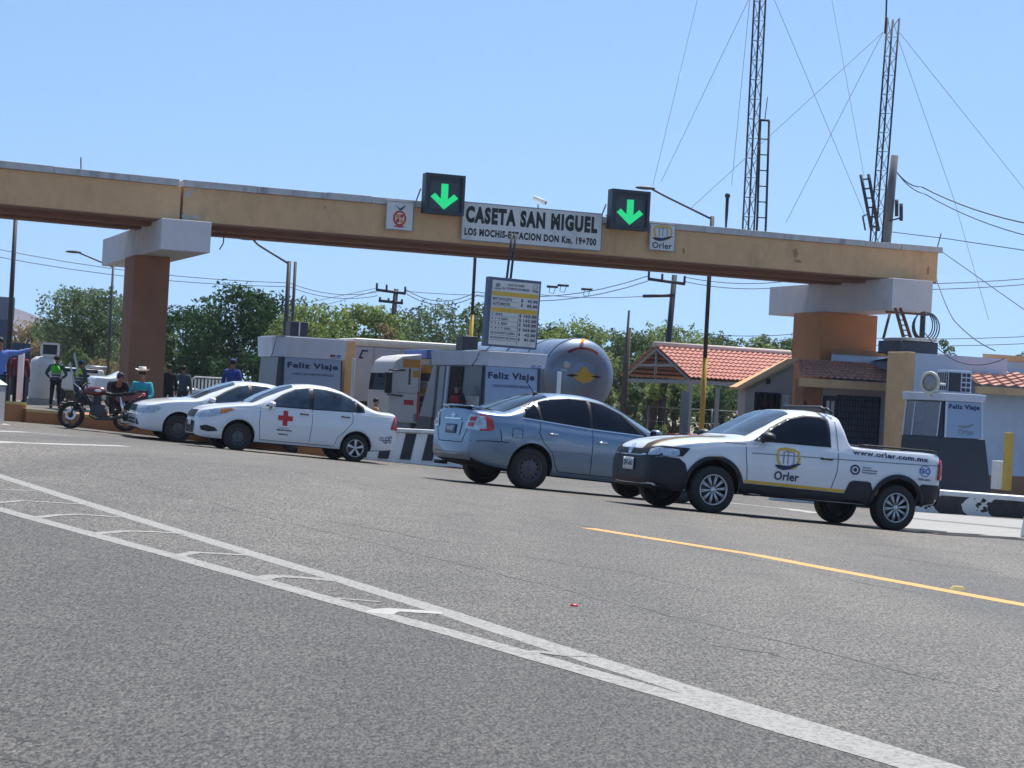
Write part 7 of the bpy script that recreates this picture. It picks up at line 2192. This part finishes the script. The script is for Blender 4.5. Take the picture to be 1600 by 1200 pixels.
# ------------------------------------------------------------------ motorcycle
g0, g1 = G(110, 669.5), G(192, 678)
d = g1 - g0; ang = math.atan2(d.y, d.x); wbm = min(1.36, max(1.22, d.length))
t = thing('motorcycle', 'red motorcycle parked along the orange kerb, its front wheel to the left', 'motorcycle', g0, ang)
def mwheel(x, r, nm):
    mb = MB(); n = 14
    vs = []; 
    mb.lathe([(r - .085, -.035), (r - .03, -.05), (r, -.02), (r, .02), (r - .03, .05), (r - .085, .035)], (0, 0, 0), 'y', 36, closed=True)
    w = mb.build(nm, M['rubber'], t); w.location = (x, 0, r)
    mb = MB(); mb.lathe([(r - .105, -.02), (r - .08, -.028), (r - .08, .028), (r - .105, .02)], (0, 0, 0), 'y', 36, closed=True)
    mb.lathe([(0, -.06), (.05, -.06), (.05, .06), (0, .06)], (0, 0, 0), 'y', 14)
    for i in range(8):
        a = 2 * PI * i / 8; mb.tube([(0, 0, 0), (math.cos(a) * (r - .09), 0, math.sin(a) * (r - .09))], .007, 5)
    mb.build('rim', M['darksteel'], w)
    mb = MB(); mb.lathe([(.06, -.07), (.13, -.07), (.13, -.062), (.06, -.062)], (0, 0, 0), 'y', 20, closed=True); mb.build('brake_disc', M['chrome'], w)
mwheel(0, .30, 'front_wheel'); mwheel(wbm, .29, 'rear_wheel')
mb = MB()
for s_ in (-.07, .07): mb.tube([(0, s_, .30), (.22, s_, .86)], .022, 8)
mb.build('fork', M['darksteel'], t)
mb = MB(); 
for i in range(7):
    a = R(60 + 14 * i)
    mb.box(math.cos(a) * .335 - .05, math.cos(a) * .335 + .05, -.055, .055, .30 + math.sin(a) * .335 - .02, .30 + math.sin(a) * .335 + .012)
mb.build('front_mudguard', M['crimson'], t)
mb = MB(); mb.tube([(.30, -.34, 1.02), (.24, -.22, 1.03), (.22, 0, .95), (.24, .22, 1.03), (.30, .34, 1.02)], .014, 8); mb.build('handlebar', M['black'], t)
mb = MB(); mb.ball((.13, 0, .84), .08, .09, .09, 14, 10); mb.build('headlight', M['lens'], t)
mb = MB(); mb.prism([(.02, 1.02), (.16, .92), (.20, .78), (.12, .74), (.05, .86)], -.11, .11, 'y'); mb.build('front_cowl', M['navyc'], t, bevel=.02)
mb = MB()
vs = []
prof = [(.30, .84, .05), (.36, .93, .12), (.50, .965, .15), (.66, .93, .14), (.78, .84, .10)]
pts = [(x, 0, z - .05) for x, z, w in prof]
mb.ball((.52, 0, .855), .27, .14, .115, 18, 12); mb.build('fuel_tank', M['crimson'], t)
mb = MB(); mb.ball((.60, -.13, .87), .08, .015, .03, 10, 6); mb.build('tank_decal', M['whitep'], t)
mb = MB(); mb.prism([(.74, .80), (.90, .775), (1.10, .79), (1.42, .86), (1.45, .90), (1.10, .85), (.90, .83), (.76, .86)], -.12, .12, 'y', smooth=False); mb.build('seat', M['black'], t, bevel=.02)
mb = MB(); mb.prism([(.98, .78), (1.30, .80), (1.58, .88), (1.60, .84), (1.36, .70), (1.02, .64)], -.10, .10, 'y'); mb.build('tail_cover', M['crimson'], t, bevel=.015)
mb = MB(); mb.ball((1.60, 0, .84), .04, .08, .04, 10, 6); mb.build('tail_light', M['red'], t)
mb = MB(); mb.box(.46, .74, -.12, .12, .34, .56); mb.lathe([(.0, -.15), (.13, -.15), (.13, .15), (.0, .15)], (.66, 0, .40), 'y', 16)
for i in range(5): mb.box(.47, .67, -.10, .10, .57 + i * .035, .585 + i * .035)
mb.box(.50, .64, -.07, .07, .56, .76)
mb.build('engine', M['darksteel'], t, bevel=.005)
mb = MB(); mb.tube([(.25, 0, .86), (.40, 0, .60), (.46, 0, .34), (.80, 0, .30), (.95, 0, .36)], .022, 8); mb.tube([(.25, 0, .88), (.60, 0, .82), (.95, 0, .76), (1.45, 0, .82)], .022, 8); mb.tube([(.95, 0, .76), (.95, 0, .36), (wbm, -.07, .29)], .022, 8); mb.build('frame', M['black'], t)
mb = MB(); mb.tube([(.47, -.1, .50), (.44, -.13, .30), (.60, -.14, .24), (.95, -.15, .27), (1.45, -.17, .40)], .03, 10, radii=[.02, .02, .025, .04, .045]); mb.build('exhaust', M['darksteel'], t)
mb = MB()
for s_ in (-.09, .09): mb.tube([(wbm - .02, s_, .32), (wbm - .12, s_, .76)], .03, 8)
mb.build('rear_shock', M['chrome'], t)
mb = MB(); mb.tube([(.27, -.26, 1.04), (.24, -.30, 1.16)], .008, 5); mb.ball((.24, -.32, 1.19), .055, .012, .035, 10, 6); mb.build('mirror', M['black'], t)
mb = MB(); mb.tube([(.27, .26, 1.04), (.24, .30, 1.16)], .008, 5); mb.ball((.24, .32, 1.19), .055, .012, .035, 10, 6); mb.build('mirror', M['black'], t)

# ------------------------------------------------------------------ far left clutter
B_ = Site(-60, 62, py=600); B_.o.z = gz(B_.o.x, B_.o.y)
t = thing('metal_hut', 'tall blue-grey sheet metal hut at the left edge behind the dark pole', 'hut', B_.o, AB)
x1 = B_.loc(19, 540)[0]; z1 = B_.loc(10, 464)[1]; z2 = B_.loc(10, 500)[1]
mb = MB(); mb.box(0, x1, 0, 1.5, 0, z2); mb.build('lower_wall', M['bluegrey'], t, bevel=.01)
mb = MB(); mb.box(0, x1 + .01, -.03, 1.5, z2 + .003, z1); mb.build('upper_band', mat('grey_blue_band', (.20, .25, .33), .5), t, bevel=.01)
Bc = Site(14, 64, py=600); Bc.o.z = gz(Bc.o.x, Bc.o.y)
x1 = Bc.loc(47, 560)[0]; z1 = Bc.loc(30, 536)[1]
mb = MB(); k = 0
n = 18
for i in range(n):
    xa, xb = x1 * i / n, x1 * (i + 1) / n
    mb.box(xa + .002, xb - .002, -.03 * (i % 2), .05, .3, z1)
mb.box(0, x1, .06, .10, .3, z1 - .02)
for x in (.05, x1 - .05): mb.box(x - .03, x + .03, .11, .17, 0, z1)
tag(mb.build('corrugated_panel', M['bluegrey'], loc=Bc.o, rz=AB), 'blue corrugated sheet panel behind the red-shirted person', 'panel')
# white tank on a frame (water tank) behind the officer
q = at(64, 640, 66); g = gz(q.x, q.y)
t = thing('water_tank', 'big white moulded water tank behind the traffic officer', 'water tank', (q.x, q.y, g), AB)
h_ = at(64, 556, 66).z - g; rr = 21 * 66 / F
mb = MB(); mb.lathe([(0, h_), (rr * .55, h_ - .03), (rr * .88, h_ - .13), (rr, h_ - .35), (rr, .25), (rr * .96, .2), (0, .2)], (0, 0, 0), 'z', 32); mb.build('tank', M['whiteobj'], t)
mb = MB(); mb.box(-rr * .1, rr * .85, -.25, .25, h_ - .05, h_ + .0); 
for (a, b, c_, d_) in ((-.15, -.08, 0, .45), (.40, .47, 0, .45), (-.15, .47, .38, .45), (-.15, .47, 0, .06)): mb.box(a, b, -.28, -.2, h_ + c_, h_ + d_)
mb.build('frame', M['whitep'], t)
mb = MB(); mb.box(-.07, .39, -.24, -.22, h_ + .06, h_ + .38); mb.build('dark_panel', M['booth_dark'], t)
mb = MB(); mb.box(-rr * 1.1, rr * 1.1, -rr, rr, 0, .195); mb.build('base', M['concrete'], t)
# white box van behind
q = at(118, 640, 70); g = gz(q.x, q.y)
t = thing('box_van', 'pale van roof and side behind the two vested people', 'van', (q.x, q.y, g), AB)
w_ = 52 * 70 / F; h_ = at(115, 574, 70).z - g
mb = MB(); mb.prism([(-w_ * .9, .5), (-w_ * .92, 1.1), (-w_ * .62, 1.25), (-w_ * .35, h_), (w_ * .8, h_ - .05), (w_ * .84, .5)], 0, 1.8, 'y'); mb.build('body', M['whiteobj'], t, bevel=.08)
mb = MB(); mb.prism([(-w_ * .55, 1.28), (-w_ * .33, h_ - .16), (w_ * .1, h_ - .16), (w_ * .1, 1.28)], -.012, -.003, 'y'); mb.box(w_ * .16, w_ * .6, -.012, -.003, 1.28, h_ - .17); mb.build('side_window', M['glass'], t)
for x in (-w_ * .6, w_ * .5): truck_wheel(t, x, .1, .33, .2); truck_wheel(t, x, 1.7, .33, .2)
mb = MB(); mb.tube([(w_ * .3, .6, h_ + .04), (w_ * .95, .6, h_ + .03)], .07, 8); mb.build('roof_tube', M['galv'], t)
# parked car far behind (only its front half shows)
Pf = dict(P2)
c = Car('hatchback', 'small white car far behind, between the brown pillar and the white benches', 'car', Pf, [M['carwhite'], M['dark']])
c.patch('windscreen', [[(.36, -.60), (.30, 0), (.36, .60), (.80, .575), (1.20, .50), (1.26, 0), (1.20, -.50), (.80, -.575)]], M['glass2'], axis='top')
c.patch('window_rubber', [[(.56, .91), (1.5, .935), (2.72, .97), (2.60, 1.15), (2.3, 1.30), (1.9, 1.375), (1.5, 1.375), (1.25, 1.32), (.95, 1.17)]], M['glass'], sides=SB, e=.004)
c.wheels('steel', M['steelw'], .19, wid=.185)
q = at(300, 640, 68)
c.place((q.x, q.y), AB + PI)
# white slatted benches
q = at(325, 640, 66); g = gz(q.x, q.y)
t = thing('slatted_bench', 'white slatted metal bench left of the man in royal blue', 'bench', (q.x, q.y, g), AB)
zt__ = at(325, 590, 66).z - g
mb = MB(); 
for i in range(9): mb.box(-.50 + i * .12, -.44 + i * .12, 0, .03, zt__ - .42, zt__ - .06)
mb.tube([(-.58, .015, zt__ - .44), (-.58, .015, zt__ - .08), (-.48, .015, zt__), (.56, .015, zt__), (.60, .015, zt__ - .44)], .03, 6)
mb.tube([(-.58, .015, zt__ - .44), (.60, .015, zt__ - .44)], .03, 6); mb.build('backrest', M['whitep'], t)
mb = MB(); mb.box(-.58, .6, -.4, 0, zt__ - .50, zt__ - .46); mb.build('seat', M['whitep'], t)
for sx in (-.54, .56):
    for sy in (-.36, .02):
        mb = MB(); mb.tube([(sx, sy, 0), (sx, sy, zt__ - .5)], .02, 6); mb.build('leg', M['whitep'], t)
# block at the left edge
q = G(-12, 662)
t = thing('guard_block', 'pale grey block with a slanting white top, cut by the left edge', 'block', q, 0)
s_ = F / q.y
mb = MB(); mb.box(-.5, 7 / s_, 0, .6, 0, 60 / s_); mb.build('block', M['booth_grey'], t, bevel=.02)
mb = MB(); mb.prism([(-.5, 78 / s_), (-.2, 76 / s_), (9 / s_, 62 / s_), (9 / s_, 60.3 / s_), (-.5, 60.3 / s_)], -.03, .62, 'y'); mb.build('cap', M['whitep'], t, bevel=.01)

# ------------------------------------------------------------------ air
hz = MB(); hz.box(-420, 420, -70, 1400, -12, 90)
hm = bpy.data.materials.new('haze'); hm.use_nodes = True
hn = hm.node_tree.nodes; hn.remove(hn['Principled BSDF'])
pv = hn.new('ShaderNodeVolumePrincipled'); pv.inputs['Color'].default_value = (0.80, 0.88, 1.0, 1); pv.inputs['Density'].default_value = 0.00022
hm.node_tree.links.new(pv.outputs[0], hn['Material Output'].inputs['Volume'])
ho = hz.build('haze', hm); tag(ho, 'thin blue air haze over the whole toll plaza', 'haze', kind='stuff')
